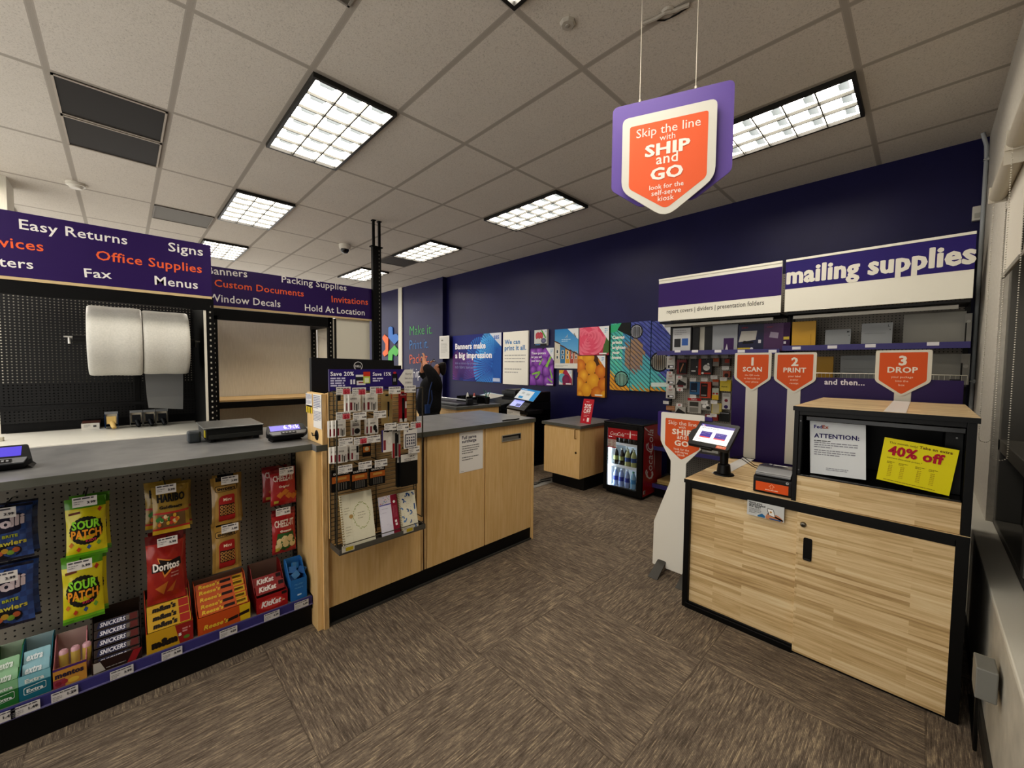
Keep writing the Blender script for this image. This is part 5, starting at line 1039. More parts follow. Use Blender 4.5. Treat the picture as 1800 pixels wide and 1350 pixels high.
def d_ban(b, g):
    W, Hh = g.W, g.H
    b.rect(g, 0, W, 0, Hh, '#232a78', .0012)
    def fan(cx, cy, R, a0, a1, ca, cb, n=34, w=.002):
        for k in range(n):
            t0, t1 = a0+(a1-a0)*k/n, a0+(a1-a0)*(k+.62)/n
            pts = [(cx+.12*R*math.cos(t0), cy+.12*R*math.sin(t0)), (cx+R*math.cos(t0), cy+R*math.sin(t0)), (cx+R*math.cos(t1), cy+R*math.sin(t1)), (cx+.12*R*math.cos(t1), cy+.12*R*math.sin(t1))]
            pts = [(min(max(x, 0), W), min(max(y, 0), Hh)) for x, y in pts]; b.polyg([g.p(x, y, w) for x, y in pts], [cb, ca, ca, cb])
    b.rect(g, W*.62, W, 0, Hh*.93, '#1b57a8', .0014)
    fan(.58*W, .50*Hh, .44*Hh, 0, 2*PI, '#2f72c4', '#1a3c94', 40, .0022); fan(.86*W, .33*Hh, .40*W, PI*.5, PI*1.5, '#3f92dc', '#1c4ca2', 30, .0026); fan(.94*W, .62*Hh, .36*W, PI*.3, PI*1.1, '#58b0e6', '#2468ba', 26, .003); fan(.2*W, .0, .62*Hh, .2, PI, '#7a3f86', '#43286e', 30, .0024); fan(.55*W, -.02*Hh, .5*Hh, .0, PI, '#34489c', '#2a2d7c', 26, .0023); fan(.18*W, .36*Hh, .34*Hh, PI*.6, PI*1.35, '#66306e', '#3a2464', 20, .0028)
    b.text(g, 'Banners make', .06*W, .70*Hh, w=.65*W, c='#eceaf0', bold=.05, lay=.006); b.text(g, 'a big impression', .06*W, .50*Hh, w=.77*W, c='#eceaf0', bold=.05, lay=.006)
    b.text(g, 'Ask us about our premium', .06*W, .365*Hh, w=.5*W, c='#8d92c0', lay=.006); b.text(g, 'rich fabric banners', .06*W, .27*Hh, w=.42*W, c='#8d92c0', lay=.006)
    b.shape(g, [(.78*W, Hh), (W, Hh), (W, .72*Hh)], '#cfd2dc', .004); b.text(g, '$85', .86*W, .875*Hh, w=.1*W, c='#5a7cc0', bold=.03, lay=.006); b.rect(g, .85*W, .98*W, .02*Hh, .09*Hh, '#b9c4dc', .004)
poster('fabric_banner', 'wide blue and purple Banners make a big impression banner', (796, 591), (881, 672), d_ban, .02, '#2a2f7c', tr=(881, 584), bl=(793, 669), cat='banner')
def d_we(b, g):
    W, Hh = g.W, g.H
    b.text(g, 'We can', .07*W, .765*Hh, w=.62*W, c='#2b78b4', bold=.025); b.text(g, 'print it all.', .07*W, .65*Hh, w=.86*W, c='#2b78b4', bold=.025)
    b.lines(g, .07*W, .92*W, .56*Hh, .06*Hh, 3, .018*Hh, '#a9a8a4', last=.95); b.lines(g, .07*W, .85*W, .30*Hh, .06*Hh, 2, .018*Hh, '#a9a8a4', last=.7)
poster('printed_panel', 'white We can print it all panel with blue lettering', (884.5, 584), (927.5, 677), d_we, .03, '#eae7dc', tr=(927.5, 581), bl=(884.5, 675))
def d_tul(b, g):
    W, Hh = g.W, g.H; b.rect(g, 0, W, 0, Hh, '#c6cac6', .0008)
    for k in range(5): b.disc(g, W*(.2+.1*k), Hh*(.62+.05*(k % 2)), W*.1, Hh*.2, '#a83240', .0012+.0002*k, '#c9606a', clip=clipd(g))
    b.shape(g, [(.55*W, .95*Hh), (.62*W, .98*Hh), (.95*W, .5*Hh), (.9*W, .42*Hh)], '#4d9a3a', .0026); b.disc(g, .75*W, .3*Hh, W*.2, Hh*.16, '#4a4a6a', .0026, '#8080a0', clip=clipd(g)); b.rect(g, 0, W, 0, .12*Hh, '#26242c', .003); b.text(g, 'bouquet', .1*W, .03*Hh, w=.4*W, c='#6aa0d8', bold=.03, lay=.004); corner(b, g, .34)
poster('canvas_print', 'smallest canvas, red tulips, above the eggplant poster', (939.5, 580.5), (961, 607), d_tul, .045)
def d_egg(b, g):
    W, Hh = g.W, g.H; b.rect(g, 0, W, 0, Hh, '#2a1c2c', .0008); r_ = random.Random(3)
    P = [(.15, .85, .2), (.4, .9, .16), (.7, .82, .2), (.05, .62, .18), (.3, .64, .2), (.62, .6, .18), (.88, .68, .16), (.15, .4, .15), (.45, .42, .17), (.72, .38, .2), (.95, .42, .16), (.12, .13, .2), (.45, .13, .2), (.75, .12, .16), (.94, .18, .15), (.3, .27, .13)]
    for i, (x, y, r) in enumerate(P): b.disc(g, x*W, y*Hh, r*W, r*W*1.15, ('#4a1668', '#5c1d7c', '#6d2a92')[i % 3], .0012+.0001*i, '#a866c8', off=(-.3, .35), clip=clipd(g))
    for x0, y0, x1, y1 in ((.95, .85, .7, .5), (.1, .3, .45, .36), (.45, .34, .25, .2), (.85, .45, .95, .2), (.55, .72, .4, .55), (.75, .2, .95, .1)):
        dx, dy = (y1-y0)*.06, -(x1-x0)*.06*W/Hh; b.shape(g, [((x0-dx)*W, (y0-dy)*Hh), ((x0+dx)*W, (y0+dy)*Hh), ((x1+dx*1.9)*W, (y1+dy*1.9)*Hh), ((x1-dx*1.9)*W, (y1-dy*1.9)*Hh)], '#86b848', .0034)
    for i, s_ in enumerate(('These posters', 'let you tell', 'your story.')): b.text(g, s_, .06*W, (.84-.1*i)*Hh, w=(.62, .45, .42)[i]*W, c='#ebe6ee', bold=.04, lay=.005)
    corner(b, g, .32); b.rect(g, .72*W, .98*W, .02*Hh, .06*Hh, '#d8d0dc', .004)
poster('canvas_print', 'purple eggplant poster right of the white panel', (932, 612.5), (973, 679), d_egg, .035, '#2a1c2c')
def d_hou(b, g):
    W, Hh = g.W, g.H; b.polyg([g.p(0, .12*Hh, .0008), g.p(W, .12*Hh, .0008), g.p(W, Hh, .0008), g.p(0, Hh, .0008)], ['#7ab4d8', '#7ab4d8', '#2f82bc', '#2f82bc'])
    b.rect(g, 0, W, 0, .13*Hh, '#d4d3cc', .0012)
    for i, (x0, x1, top, c_) in enumerate(((0, .24, .68, '#c8c2b2'), (.24, .46, .58, '#3d78a0'), (.46, .66, .5, '#c99a3c'), (.66, .82, .45, '#a84a42'), (.82, 1, .4, '#b8866a'))):
        t1 = top-.07; b.shape(g, [(x0*W, .13*Hh), (x1*W, .13*Hh), (x1*W, t1*Hh), (x0*W, top*Hh)], c_, .0014); b.shape(g, [(x0*W, top*Hh), (x1*W+.01*W, t1*Hh), (x1*W+.01*W, (t1+.03)*Hh), (x0*W, (top+.035)*Hh)], '#5a3a2c', .0018)
        for r in range(2): b.rect(g, (x0+.3*(x1-x0))*W, (x0+.75*(x1-x0))*W, (.24+.16*r*(top+.2))*Hh, (.33+.17*r*(top+.2))*Hh, '#e2e0da', .0018); b.rect(g, (x0+.38*(x1-x0))*W, (x0+.65*(x1-x0))*W, (.25+.16*r*(top+.2))*Hh, (.32+.17*r*(top+.2))*Hh, '#37434a', .0022)
        b.rect(g, x0*W, x0*W+.012*W, .13*Hh, .24*Hh, '#e6e4de', .0024)
    for k in range(5): b.tube([g.p(W*(.42+.04*k), Hh*.76, .002), g.p(W*.55, Hh*(.86-.01*abs(k-2)), .002)], .002, '#cfe0ec', 's', 4)
    b.lines(g, .3*W, .75*W, .74*Hh, .04*Hh, 2, .015*Hh, '#bcd6e6', .002); b.lines(g, .05*W, .6*W, .08*Hh, .03*Hh, 2, .01*Hh, '#a5a49e', .002)
    b.shape(g, [(.55*W, Hh), (W, Hh), (W, .72*Hh)], '#d6d8d8', .003); b.text(g, 'Save', .8*W, .86*Hh, w=.14*W, c='#30343a', bold=.04, lay=.004, rot=-.9)
poster('canvas_print', 'house row poster with blue sky left of the pink rose', (975.5, 579), (1016, 648), d_hou, .03, tr=(1016, 577))
def d_rose(b, g):
    W, Hh = g.W, g.H; b.rect(g, 0, W, 0, Hh, '#b23a50', .0008); cx, cy = .32*W, .62*Hh
    b.shape(g, [(.6*W, Hh), (W, Hh), (W, .1*Hh), (.9*W, 0), (.8*W, 0), (.85*W, .5*Hh)], '#4a6a38', .001)
    k = 0
    for ring, (R, n) in enumerate(((.52, 9), (.42, 8), (.33, 7), (.24, 6), (.16, 5), (.08, 4))):
        for i in range(n): a = 2*PI*i/n+ring*.5; b.disc(g, cx+R*W*.62*math.cos(a), cy+R*W*.62*math.sin(a)*.9, R*W*.6, R*W*.5, ('#e0788c', '#d0506a')[(i+ring) % 2], .0012+.00008*k, ('#c03a56', '#d85c76')[(i+ring) % 2], rot=a+PI/2, clip=clipd(g)); k += 1
    corner(b, g, .34); b.rect(g, .7*W, .94*W, .03*Hh, .08*Hh, '#e0d8d8', .0075)
poster('canvas_print', 'pink rose canvas, upper right of the house row poster', (1019, 577), (1070, 624), d_rose, .06, '#5a6a44', tr=(1070, 572))
def d_org(b, g):
    W, Hh = g.W, g.H; b.rect(g, 0, W, 0, Hh, '#4a2c14', .0008)
    P = [(.12, .95, .2), (.4, .98, .22), (.1, .74, .2), (.95, .92, .2), (.5, .72, .2), (.84, .62, .19), (.22, .5, .2), (.58, .38, .22), (.95, .3, .2), (.05, .28, .22), (.34, .16, .2), (.72, .08, .2), (.1, .02, .14), (.98, .06, .12)]
    for i, (x, y, r) in enumerate(P): b.disc(g, x*W, y*Hh, r*W, r*W*1.1, ('#c0761c', '#c98a24', '#b5601c')[i % 3], .0012+.00012*i, ('#e6b03c', '#dfa832', '#d89030')[i % 3], off=(.15, .2), clip=clipd(g))
    corner(b, g, .3); b.rect(g, .66*W, .92*W, .03*Hh, .065*Hh, '#e0d8c8', .004)
poster('canvas_print', 'tall canvas of orange fruit under the pink rose', (1015.5, 625.5), (1063, 699), d_org, .05, '#a06a2c')
def d_abs(b, g):
    W, Hh = g.W, g.H; b.rect(g, 0, W, 0, Hh, '#c8ccc8', .0008); b.shape(g, [(0, Hh), (.4*W, Hh), (.25*W, .75*Hh), (0, .8*Hh)], '#d8a838', .0012); b.shape(g, [(.35*W, Hh), (.62*W, Hh), (W, .4*Hh), (W, 0), (.3*W, 0), (.2*W, .5*Hh)], '#a0284c', .0011); b.disc(g, .25*W, .45*Hh, .28*W, .32*Hh, '#5aa0b0', .0014, '#78b8c4', clip=clipd(g)); b.disc(g, .55*W, .35*Hh, .3*W, .34*Hh, '#701c48', .0018, '#882858', clip=clipd(g)); corner(b, g, .4); b.rect(g, .55*W, .95*W, .03*Hh, .12*Hh, '#dcd4d4', .005)
poster('canvas_print', 'small square abstract canvas in red and teal under the house row poster', (983, 650.5), (1005, 677), d_abs, .03)
def stripe_art(seed, rings, words, top, base):
    def go(b, g):
        W, Hh = g.W, g.H; r_ = random.Random(seed); n = 60
        for k in range(n):
            y0 = -W*.9+(Hh+W*.9)*k/n; y1 = y0+(Hh+W*.9)/n*.98
            # diagonal feather barbs falling to the right, coloured in bands from top to bottom
            jit = r_.uniform(-.06, .06)
            def colr(x, y):
                gx, gy = (seed-1+x)/3, y+jit
                if gy < .27-.75*gx or gy < .045: c_ = mixc('#c98a2a', '#e0a838', r_.random())
                elif ((gx-.40)/.17)**2+((gy-.52)/.24)**2 < 1: c_ = mixc('#a5855e', '#8a7a78', r_.random())
                elif gx+gy*.9 > 1.05: c_ = mixc('#4a50a0', '#5f6ab0', r_.random())
                elif gx < .2: c_ = mixc('#6ac8ac', '#48a8a8', r_.random())
                else: c_ = mixc('#5fb8b4', '#4a90b8', min(1, max(0, gy*1.5-.2)))
                return mixc(c_, '#16203a', .62) if k % 3 == 0 else c_
            for q in range(8):
                xa, xb = W*q/8, W*(q+1)/8; ya, yb = y0+(W-xa)*.9, y0+(W-xb)*.9; t_ = y1-y0
                pts = [(x, min(max(y, 0), Hh)) for x, y in ((xa, ya), (xb, yb), (xb, yb+t_), (xa, ya+t_))]
                if max(p[1] for p in pts)-min(p[1] for p in pts) > .001: b.polyg([g.p(x, y, .0008) for x, y in pts], [colr((xa+xb)/2/W, min(1, max(0, (ya+yb)/2/Hh)))]*4)
        for i, (cx, cy, R, c0, c1) in enumerate(rings):
            b.disc(g, cx*W, cy*Hh, R*W, R*W, '#15161e', .0016+i*.0006, '#15161e', 28, clip=clipd(g)); b.disc(g, cx*W, cy*Hh, R*W*.84, R*W*.84, c0, .0019+i*.0006, c1, 28, clip=clipd(g))
            for q in range(8): x = cx*W+R*W*(-.7+.2*q); h_ = R*W*.8*math.sqrt(max(0, 1-((x-cx*W)/(R*W*.84))**2)); b.shape(g, [(min(max(x+s_*.006, 0), W), min(max(cy*Hh+d_*h_, 0), Hh)) for s_, d_ in ((-1, -1), (1, -1), (1, .9), (-1, .9))], '#3a3630', .0022+i*.0006)
        for p_, c_ in top: b.shape(g, [(x*W, y*Hh) for x, y in p_], c_, .0036)
        for i, s_ in enumerate(words): b.text(g, s_, .1*W, (.77-.075*i)*Hh, w=(.62, .5, .68, .4, .52)[i]*W, c='#ece8e2', bold=.05, lay=.006)
    return go
tq = ('#b07a28', '#3aa89a', '#4a5a9c')
poster('canvas_print', 'left panel of the three feather canvases, lettered Canvas prints', (1074, 569), (1106, 687), stripe_art(1, [(.6, .17, .36, '#7ab8a8', '#a8d0c0')], ('Canvas', 'prints', 'brighten', 'your', 'home.'), [([(0, .98), (.55, 1), (.3, .88), (0, .86)], '#3aa87a'), ([(.55, 1), (1, 1), (1, .8), (.35, .9)], '#191c1c')], tq), .045, '#2c5a50', tr=(1108, 567), bl=(1072, 685))
poster('canvas_print', 'middle panel of the three feather canvases, no lettering', (1109.5, 566), (1141.5, 688.5), stripe_art(2, [(.28, .86, .34, '#a8acb4', '#8a8f9c')], (), [], ('#4a9c98', '#4a7a9c', '#3c4a9c')), .045, '#2c5a50', tr=(1143, 564))
poster('canvas_print', 'right panel of the three feather canvases, partly hidden by the wall shelving', (1145.8, 565), (1180, 689), stripe_art(3, [(.42, .42, .46, '#8c8a82', '#6e5c48')], (), [([(.35, 1), (1, 1), (1, .75)], '#d8dada'), ([(.05, .12), (.9, .13), (.9, .07), (.05, .06)], '#c9d6d0')], ('#3c9c8c', '#4aa0a0', '#3c449c')), .045, '#2c5a50')
# wall lettering, logo, certificate on the nearer wall section
XA = XW-.0905
fw = sheetX(XA-.002, 0, 0)
for s_, p0, p1, c_, cap in (('Make it.', (720.5, 589.5), (760, 586.5), '#3f9a50', 16), ('Print it.', (720.5, 614.5), (753, 611.5), '#3c78b8', 16), ('Pack it.', (720.5, 639.5), (754, 637), '#d8643c', 16), ('Ship it.', (720.5, 664.5), (752, 662.5), '#dcdae0', 16)):
    b = MB(); a, c1 = fw.px(*p0); b.ptext(fw, s_, p0, p1, cap, c=c_, bold=-.008, lay=.002, mat='s'); tag(b.build('wall_lettering'), f'thin wall lettering reading {s_[:-1]} on the navy wall', 'lettering', 'slogan lines on the navy wall')
def pxs(pts, f): return [f.px(660+x/5.625, 480+y/5.625) for x, y in pts]
t = thing('petal_logo', 'blue, orange and green petal logo on the navy wall left of the white strip', 'logo', tuple(fw.p(*fw.px(688, 633))))
for nm_, pts, c_ in (('blue_petal', [(135, 540), (155, 528), (175, 540), (178, 610), (215, 600), (234, 630), (234, 660), (195, 706), (134, 640)], '#2f6fc0'), ('orange_petal', [(95, 608), (132, 640), (130, 800), (95, 826), (78, 800), (80, 780), (105, 755), (105, 700), (76, 650), (78, 630)], '#e0682c'), ('green_petal', [(195, 714), (235, 765), (228, 800), (212, 822), (176, 800), (170, 864), (133, 864), (133, 780)], '#4fae4a')):
    b = MB(); b.prism(fw, pxs(pts, fw), .0, .02, c_, 's'); b.build(nm_, t)
def d_cert(b, g):
    W, Hh = g.W, g.H; b.rect(g, .07*W, .93*W, .05*Hh, .95*Hh, '#c9c8c4'); b.rect(g, .2*W, .4*W, .78*Hh, .83*Hh, '#77756f', .001); b.lines(g, .15*W, .85*W, .68*Hh, .05*Hh, 9, .015*Hh, '#9a9894', last=.7)
poster('framed_certificate', 'white framed certificate on the navy wall right of the slogan', (772.5, 591), (789, 630.5), d_cert, .015, '#dedcd4', XA-.0155, cat='frame')
# ================================================================ MONITOR behind the grid display
t = thing('monitor', 'back of a wide black Dell monitor behind the Save 20% sign', 'monitor', (1.1, 2.62, TZ))
b = MB(); fm = sheetY(2.60, .825, 1.22); b.prism(Fr((.825, 2.60, 1.22), (1, 0, 0), (0, 0, 1)), round_poly([(0, 0), (.545, 0), (.545, .325), (0, .335)], .006), -.035, 0, '#1d1d1f', 's'); lu, lv = fm.px(629.5, 643.5); b.disc(fm, lu, lv, .030, .030, '#c9c9c9', .0012, n=28); b.disc(fm, lu, lv, .025, .025, '#1d1d1f', .0018, n=28); b.text(fm, 'DELL', lu, lv-.007, w=.042, c='#c9c9c9', bold=.06, lay=.0024, al='C'); b.build('shell', t)
b = MB(); b.box(1.06, 1.12, 2.64, 2.67, TZ+.02, 1.35, '#141416', 's'); b.build('stand', t)
b = MB(); b.box(.98, 1.2, 2.6, 2.8, TZ+.001, TZ+.018, '#141416', 's'); b.build('foot', t, bevel=.004)
b = MB(); b.box(1.375, 1.44, 2.62, 2.66, TZ+.001, 1.51, '#101012', 's'); tag(b.build('terminal_back', bevel=.004), 'narrow black device edge right of the monitor', 'device')
# ================================================================ ACCESSORY GRID DISPLAY
GYp = 2.275
t = thing('grid_display', 'wire grid display of accessories on the front of the service counter', 'display rack', (1.1, GYp, .49))
WIRE = '#5b574d'
gx0, gx1, gz0, gz1 = .815, 1.362, .50, 1.362
b = MB(); n = 34
for k in range(n+1): z = gz0+(gz1-gz0)*k/n; b.tube([(gx0, GYp+.012, z), (gx1, GYp+.012, z)], .0019, WIRE, 'kb', 5)
for x in (gx0, gx0+.025, 1.085, gx1-.02, gx1): b.tube([(x, GYp+.016, gz0), (x, GYp+.016, gz1)], .0026, WIRE, 'kb', 6)
b.build('wire_panel', t)
b = MB(); b.box(.813, 1.364, 2.295, 2.312, .53, gz1-.005, mat='pine'); b.build('slat_backing', t)
b = MB(); yl = 2.165
pA, pB, pC_, pD = OY(592, 693, yl), OY(592, 955, yl), OY(743, 681, yl), OY(742, 908, yl)
b.tube([(gx0+.015, GYp+.01, gz1), (pA.x, yl, pA.z), (pB.x, yl, .535)], .0048, WIRE, 'kb', 8); b.tube([(pA.x, yl, pA.z), (pC_.x, yl, pC_.z)], .0035, WIRE, 'kb', 8); b.tube([(gx1-.01, GYp+.01, gz1), (pC_.x, yl, pC_.z), (pD.x, yl, .56), (pD.x-.03, GYp, .585)], .0045, WIRE, 'kb', 8); b.build('front_frame', t)
b = MB(); tx0, tx1, ty0 = gx0-.006, pD.x+.015, 2.15
b.box(tx0, tx1, ty0, GYp+.01, .485, .49, '#4d4a44', 's'); b.box(tx0, tx1, ty0, ty0+.004, .49, .515, '#58554e', 's'); b.box(tx0, tx0+.004, ty0+.004, GYp+.01, .49, .515, '#4d4a44', 's'); b.box(tx1-.004, tx1, ty0+.004, GYp+.01, .49, .515, '#4d4a44', 's'); b.tube([(tx0+.03, ty0+.002, .535), (tx1-.01, ty0+.002, .535)], .0025, WIRE, 'kb', 6); b.tube([(tx0+.03, ty0+.002, .535), (tx0+.02, ty0+.002, .515)], .0025, WIRE, 'kb', 6); b.tube([(tx1-.01, ty0+.002, .535), (tx1-.01, ty0+.002, .515)], .0025, WIRE, 'kb', 6); b.build('tray', t)
for px in ((612, 954), (718, 926)):
    p = OY(*px, ty0-.001); b = MB(); b.box(p.x-.034, p.x+.034, ty0-.003, ty0-.001, .497, .532, '#c9c5b8', 'g'); fq = sheetY(ty0-.003, p.x-.034, .497); b.rect(fq, .02, .062, .004, .024, '#b8a42c'); b.lines(fq, .004, .03, .032, .006, 2, .002, '#777'); b.build('price_ticket', t)
# Save sign
ySg = 2.30
fS = sheetY(ySg, 0, 0); a0, b1 = fS.px(577, 649); a1, b0 = fS.px(726, 690); b1 = (b1+fS.px(726, 649)[1])/2
g = Fr(fS.p(a0, 1.364), fS.u, fS.v); W, Hh = a1-a0, b1-1.364; g.W, g.H = W, Hh
t = thing('save_sign', 'purple Save 20% and Save 15% sign along the top of the accessory grid', 'sign', tuple(g.p(W/2, 0)))
b = MB(); b.fbox(g, 0, W, 0, Hh, -.004, 0, '#33246e', 's'); b.rect(g, 0, .004, 0, Hh, '#8a86a8'); b.text(g, 'Save 20%', .02*W, .70*Hh, w=.25*W, c='#eceaf2', bold=.028); b.text(g, 'Save 15%', .485*W, .68*Hh, w=.225*W, c='#eceaf2', bold=.028)
b.lines(g, .02*W, .18*W, .62*Hh, .11*Hh, 4, .07*Hh, '#c9c6de', last=.95); b.lines(g, .485*W, .63*W, .58*Hh, .11*Hh, 2, .07*Hh, '#c9c6de')
b.rect(g, .23*W, .25*W, .3*Hh, .52*Hh, '#d8d8de'); b.rect(g, .262*W, .283*W, .3*Hh, .52*Hh, '#d8d8de'); b.rect(g, .29*W, .39*W, .25*Hh, .72*Hh, '#24242c'); b.rect(g, .29*W, .38*W, .64*Hh, .74*Hh, '#d6d6d8', .001); b.rect(g, .30*W, .4*W, .25*Hh, .46*Hh, '#d6d6d8', .001); b.rect(g, .32*W, .38*W, .34*Hh, .4*Hh, '#8a2a30', .0014); b.rect(g, .375*W, .455*W, .32*Hh, .88*Hh, '#b5c25a', .0016); b.rect(g, .375*W, .455*W, .66*Hh, .88*Hh, '#c03a26', .002); b.rect(g, .39*W, .44*W, .36*Hh, .58*Hh, '#d9e0c0', .002)
b.rect(g, .725*W, .79*W, .2*Hh, .78*Hh, '#17161c', .001); b.disc(g, .757*W, .82*Hh, .02*W, .06*Hh, '#b02838', .0014); b.rect(g, .742*W, .748*W, .38*Hh, .55*Hh, '#ddd', .0014); b.rect(g, .76*W, .766*W, .38*Hh, .55*Hh, '#ddd', .0014)
hp = [(.80, .48), (.885, .985), (.995, .985), (.995, .1), (.885, .1)]; b.shape(g, [(x*W, y*Hh) for x, y in hp], '#d9d7d2', .0024)
for i, s_ in enumerate(('Hurry!', 'Sale ends', '2/28/26.')): b.text(g, s_, .935*W, (.72-.22*i)*Hh, w=(.085, .1, .09)[i]*W, c='#7a7884', lay=.004, al='C')
b.build('panel', t)
b = MB(); b.tube([g.p(.05*W, .3*Hh, -.008), g.p(.05*W, .002, -.008)], .003, WIRE, 'kb', 6); b.tube([g.p(.8*W, .3*Hh, -.008), g.p(.8*W, .002, -.008)], .003, WIRE, 'kb', 6); b.build('clip', t)
# packages hanging on the grid
def gridpack(label, tl, br, c, draw, Y=2.20, dep=.018, back=0, name='accessory_pack', cat='accessory', side=None, lean=0):
    f = sheetY(Y, 0, 0); a0, b1 = f.px(*tl); a1, b0 = f.px(*br); W, Hh = a1-a0, b1-b0
    g = Fr(f.p(a0, b0), f.u, f.v); g.W, g.H = W, Hh
    t = thing(name, label, cat, tuple(g.p(W/2, 0)), 'packs hanging on the wire grid')
    b = MB(); pts = round_poly([(0, 0), (W, 0), (W, Hh), (0, Hh)], .004); b.prism(g, pts, -dep, 0, side or c, 's', c); draw(b, g); b.build('card', t)
    b = MB(); b.shape(g, round_poly([(W*.36, Hh*.9), (W*.64, Hh*.9), (W*.64, Hh*.955), (W*.36, Hh*.955)], .003), '#1a1916', .0005); b.build('hang_hole', t)
    for k in range(back):
        dup(t, (-.012*(k+1), .023*(k+1), -.004*(k+1)), label=f'{("directly", "second")[k]} behind the ' + label)
    return t
def zig(extra): return dr(('r', .12, .88, .86, .97, '#d4d0ca'), ('t', 'ZAGG', .1, .68, .55, '#55504e', .02), ('r', .1, .28, .1, .52, '#8a2a38'), *extra)
cable = [('r', .45, .52, .08, .5, '#1c1c1e'), ('r', .62, .72, .05, .42, '#1c1c1e'), ('r', .78, .86, .1, .5, '#8f8c88')]
PK = '#dcd8d0'
def peghook(x, y, red, label, Y=2.148):
    f = sheetY(Y, 0, 0); a, c_ = f.px(x, y); t = thing('price_hook', label, 'price tag', tuple(f.p(a, c_-.02)), 'price hooks on the wire grid')
    b = MB(); w, h_ = .038, .021
    b.fbox(f, a-w, a+w, c_-h_, c_+h_, -.0012, 0, '#dad7d2', 's'); b.lines(f, a-w*.9, a+w*.85, c_+h_*.75, .01, 1, .005, '#6f6d70', last=.95); b.lines(f, a-w*.9, a-w*.1, c_+h_*.1, .009, 3, .003, '#8d8b8c')
    if red: b.rect(f, a-.004, a+w*.9, c_-h_*.85, c_+h_*.5, '#c8606a', .0008); b.text(f, '$5', a+.003, c_-h_*.7, h=.018, c='#a8283a', bold=.03)
    else: b.text(f, '9.99', a+w*.35, c_-h_*.5, w=w*.55, c='#3a3a44', bold=.03)
    b.build('tag', t)
    b = MB(); b.tube([f.p(a, c_+.01, -.002), f.p(a, c_+.012, -(GYp-Y-.002))], .0022, '#2b2a28', 'kb', 6); b.tube([f.p(a-.01, c_-.006, -.02), f.p(a-.01, c_-.006, -(GYp-Y-.002))], .003, '#2b2a28', 'kb', 6); b.build('wire', t)
gridpack('white earphone pack, first full pack of the top grid row', (613, 692), (634, 723), PK, zig(cable), back=1)
gridpack('white cable pack, second full pack of the top grid row', (643.5, 692), (664, 722), PK, zig(cable), back=1)
gridpack('tan backed black stylus pen hanging in the top grid row', (670, 691), (690, 745), '#9c865a', dr(('r', .55, .72, .45, .72, '#141414'), ('r', .58, .69, .25, .45, '#17171a'), ('r', .6, .66, .1, .25, '#8a8780'), ('r', .86, .95, .8, .95, '#a84c30')), Y=2.21, dep=.004)
gridpack('red carded black knife at the right of the top grid row', (702, 689), (715, 741), '#8e1f26', dr(('r', .35, .7, .08, .8, '#191617'), ('r', .0, 1, 0, .12, '#c3bdb5'), ('r', .42, .62, .0, .3, '#17171a'), ('r', .78, .98, .45, .68, '#c9c4c0'), ('t', 'Sharpie', .1, .88, .8, '#d8c8c4', .02)), Y=2.19, dep=.012)
gridpack('small black clip hanging alone at the upper left of the grid', (593.5, 693), (599, 704), '#161616', lambda b, g: None, Y=2.24, dep=.01)
gridpack('white earphone pack, first of the second grid row', (591, 739), (608, 767), PK, zig(cable), back=2)
gridpack('white car mount pack, second of the second grid row', (618, 739), (634, 765), '#b9b4aa', dr(('t', 'ZAGG', .15, .74, .6, '#55504e'), ('r', .08, .22, .08, .5, '#6e2433'), ('d', .6, .3, .32, .3, '#1c1b1d'), ('r', .1, .85, .62, .72, '#77706c')))
gridpack('white charger pack, third of the second grid row', (649, 736), (665, 762), PK, zig([('d', .62, .4, .2, .3, '#1c1b1d'), ('d', .75, .2, .14, .2, '#2c2a2c')]), back=1)
gridpack('white charger pack, first of the third grid row', (593, 786), (611, 812), PK, zig(cable), back=2)
gridpack('grey and white charger pack, second of the third grid row', (616, 784), (631, 808), PK, zig([('r', .7, .95, .5, .95, '#1a1a1c'), ('r', .62, .9, .0, .35, '#a9a6a2')]), back=1)
gridpack('tiny orange and black coin battery card in the third grid row', (637.5, 781), (652, 801), '#161514', dr(('r', .05, .9, .35, .8, '#b36a28'), ('d', .5, .6, .25, .25, '#c9bd9a')), dep=.004)
gridpack('white phone cable pack with a purple copy behind, right of the third grid row', (673, 757), (690, 793), PK, dr(('r', .05, .3, .1, .55, '#8a3a44'), ('d', .65, .55, .26, .5, '#d4d0c8'), ('d', .65, .55, .18, .36, PK, .0016), ('r', .1, .95, .93, .99, '#1c1b1a')), Y=2.17, back=0, side='#3a2f70')
gridpack('black marker pens on a red and white card', (690, 754), (704, 803), '#a8a49c', dr(('r', 0, .25, 0, .5, '#8e1f26'), ('r', .3, .55, .05, .85, '#1a191a'), ('r', .55, .75, .05, .8, '#77746f'), ('r', .3, .75, .5, .8, '#141315', .001), ('r', .75, 1, 0, .45, '#8e2630'), ('t', 'Sharpie', .1, .9, .8, '#4a4848', .02)), Y=2.165, dep=.012)
gridpack('white gift card with a blue framed print at the right of the grid', (710, 753), (733, 786), '#d2cfca', dr(('r', .08, .92, .06, .7, '#2a2b44'), ('r', .13, .87, .1, .66, '#c6c4c2', .0009), ('p', [(.2, .82), (.28, .8), (.3, .9), (.24, .86)], '#2a2560'), *[('p', [(.2+.17*i, .18+.15*j), (.3+.17*i, .2+.15*j), (.27+.17*i, .3+.13*j), (.19+.17*i, .27+.14*j)], '#3a3c52', .0013) for i in range(4) for j in range(3)]), Y=2.15, dep=.004)
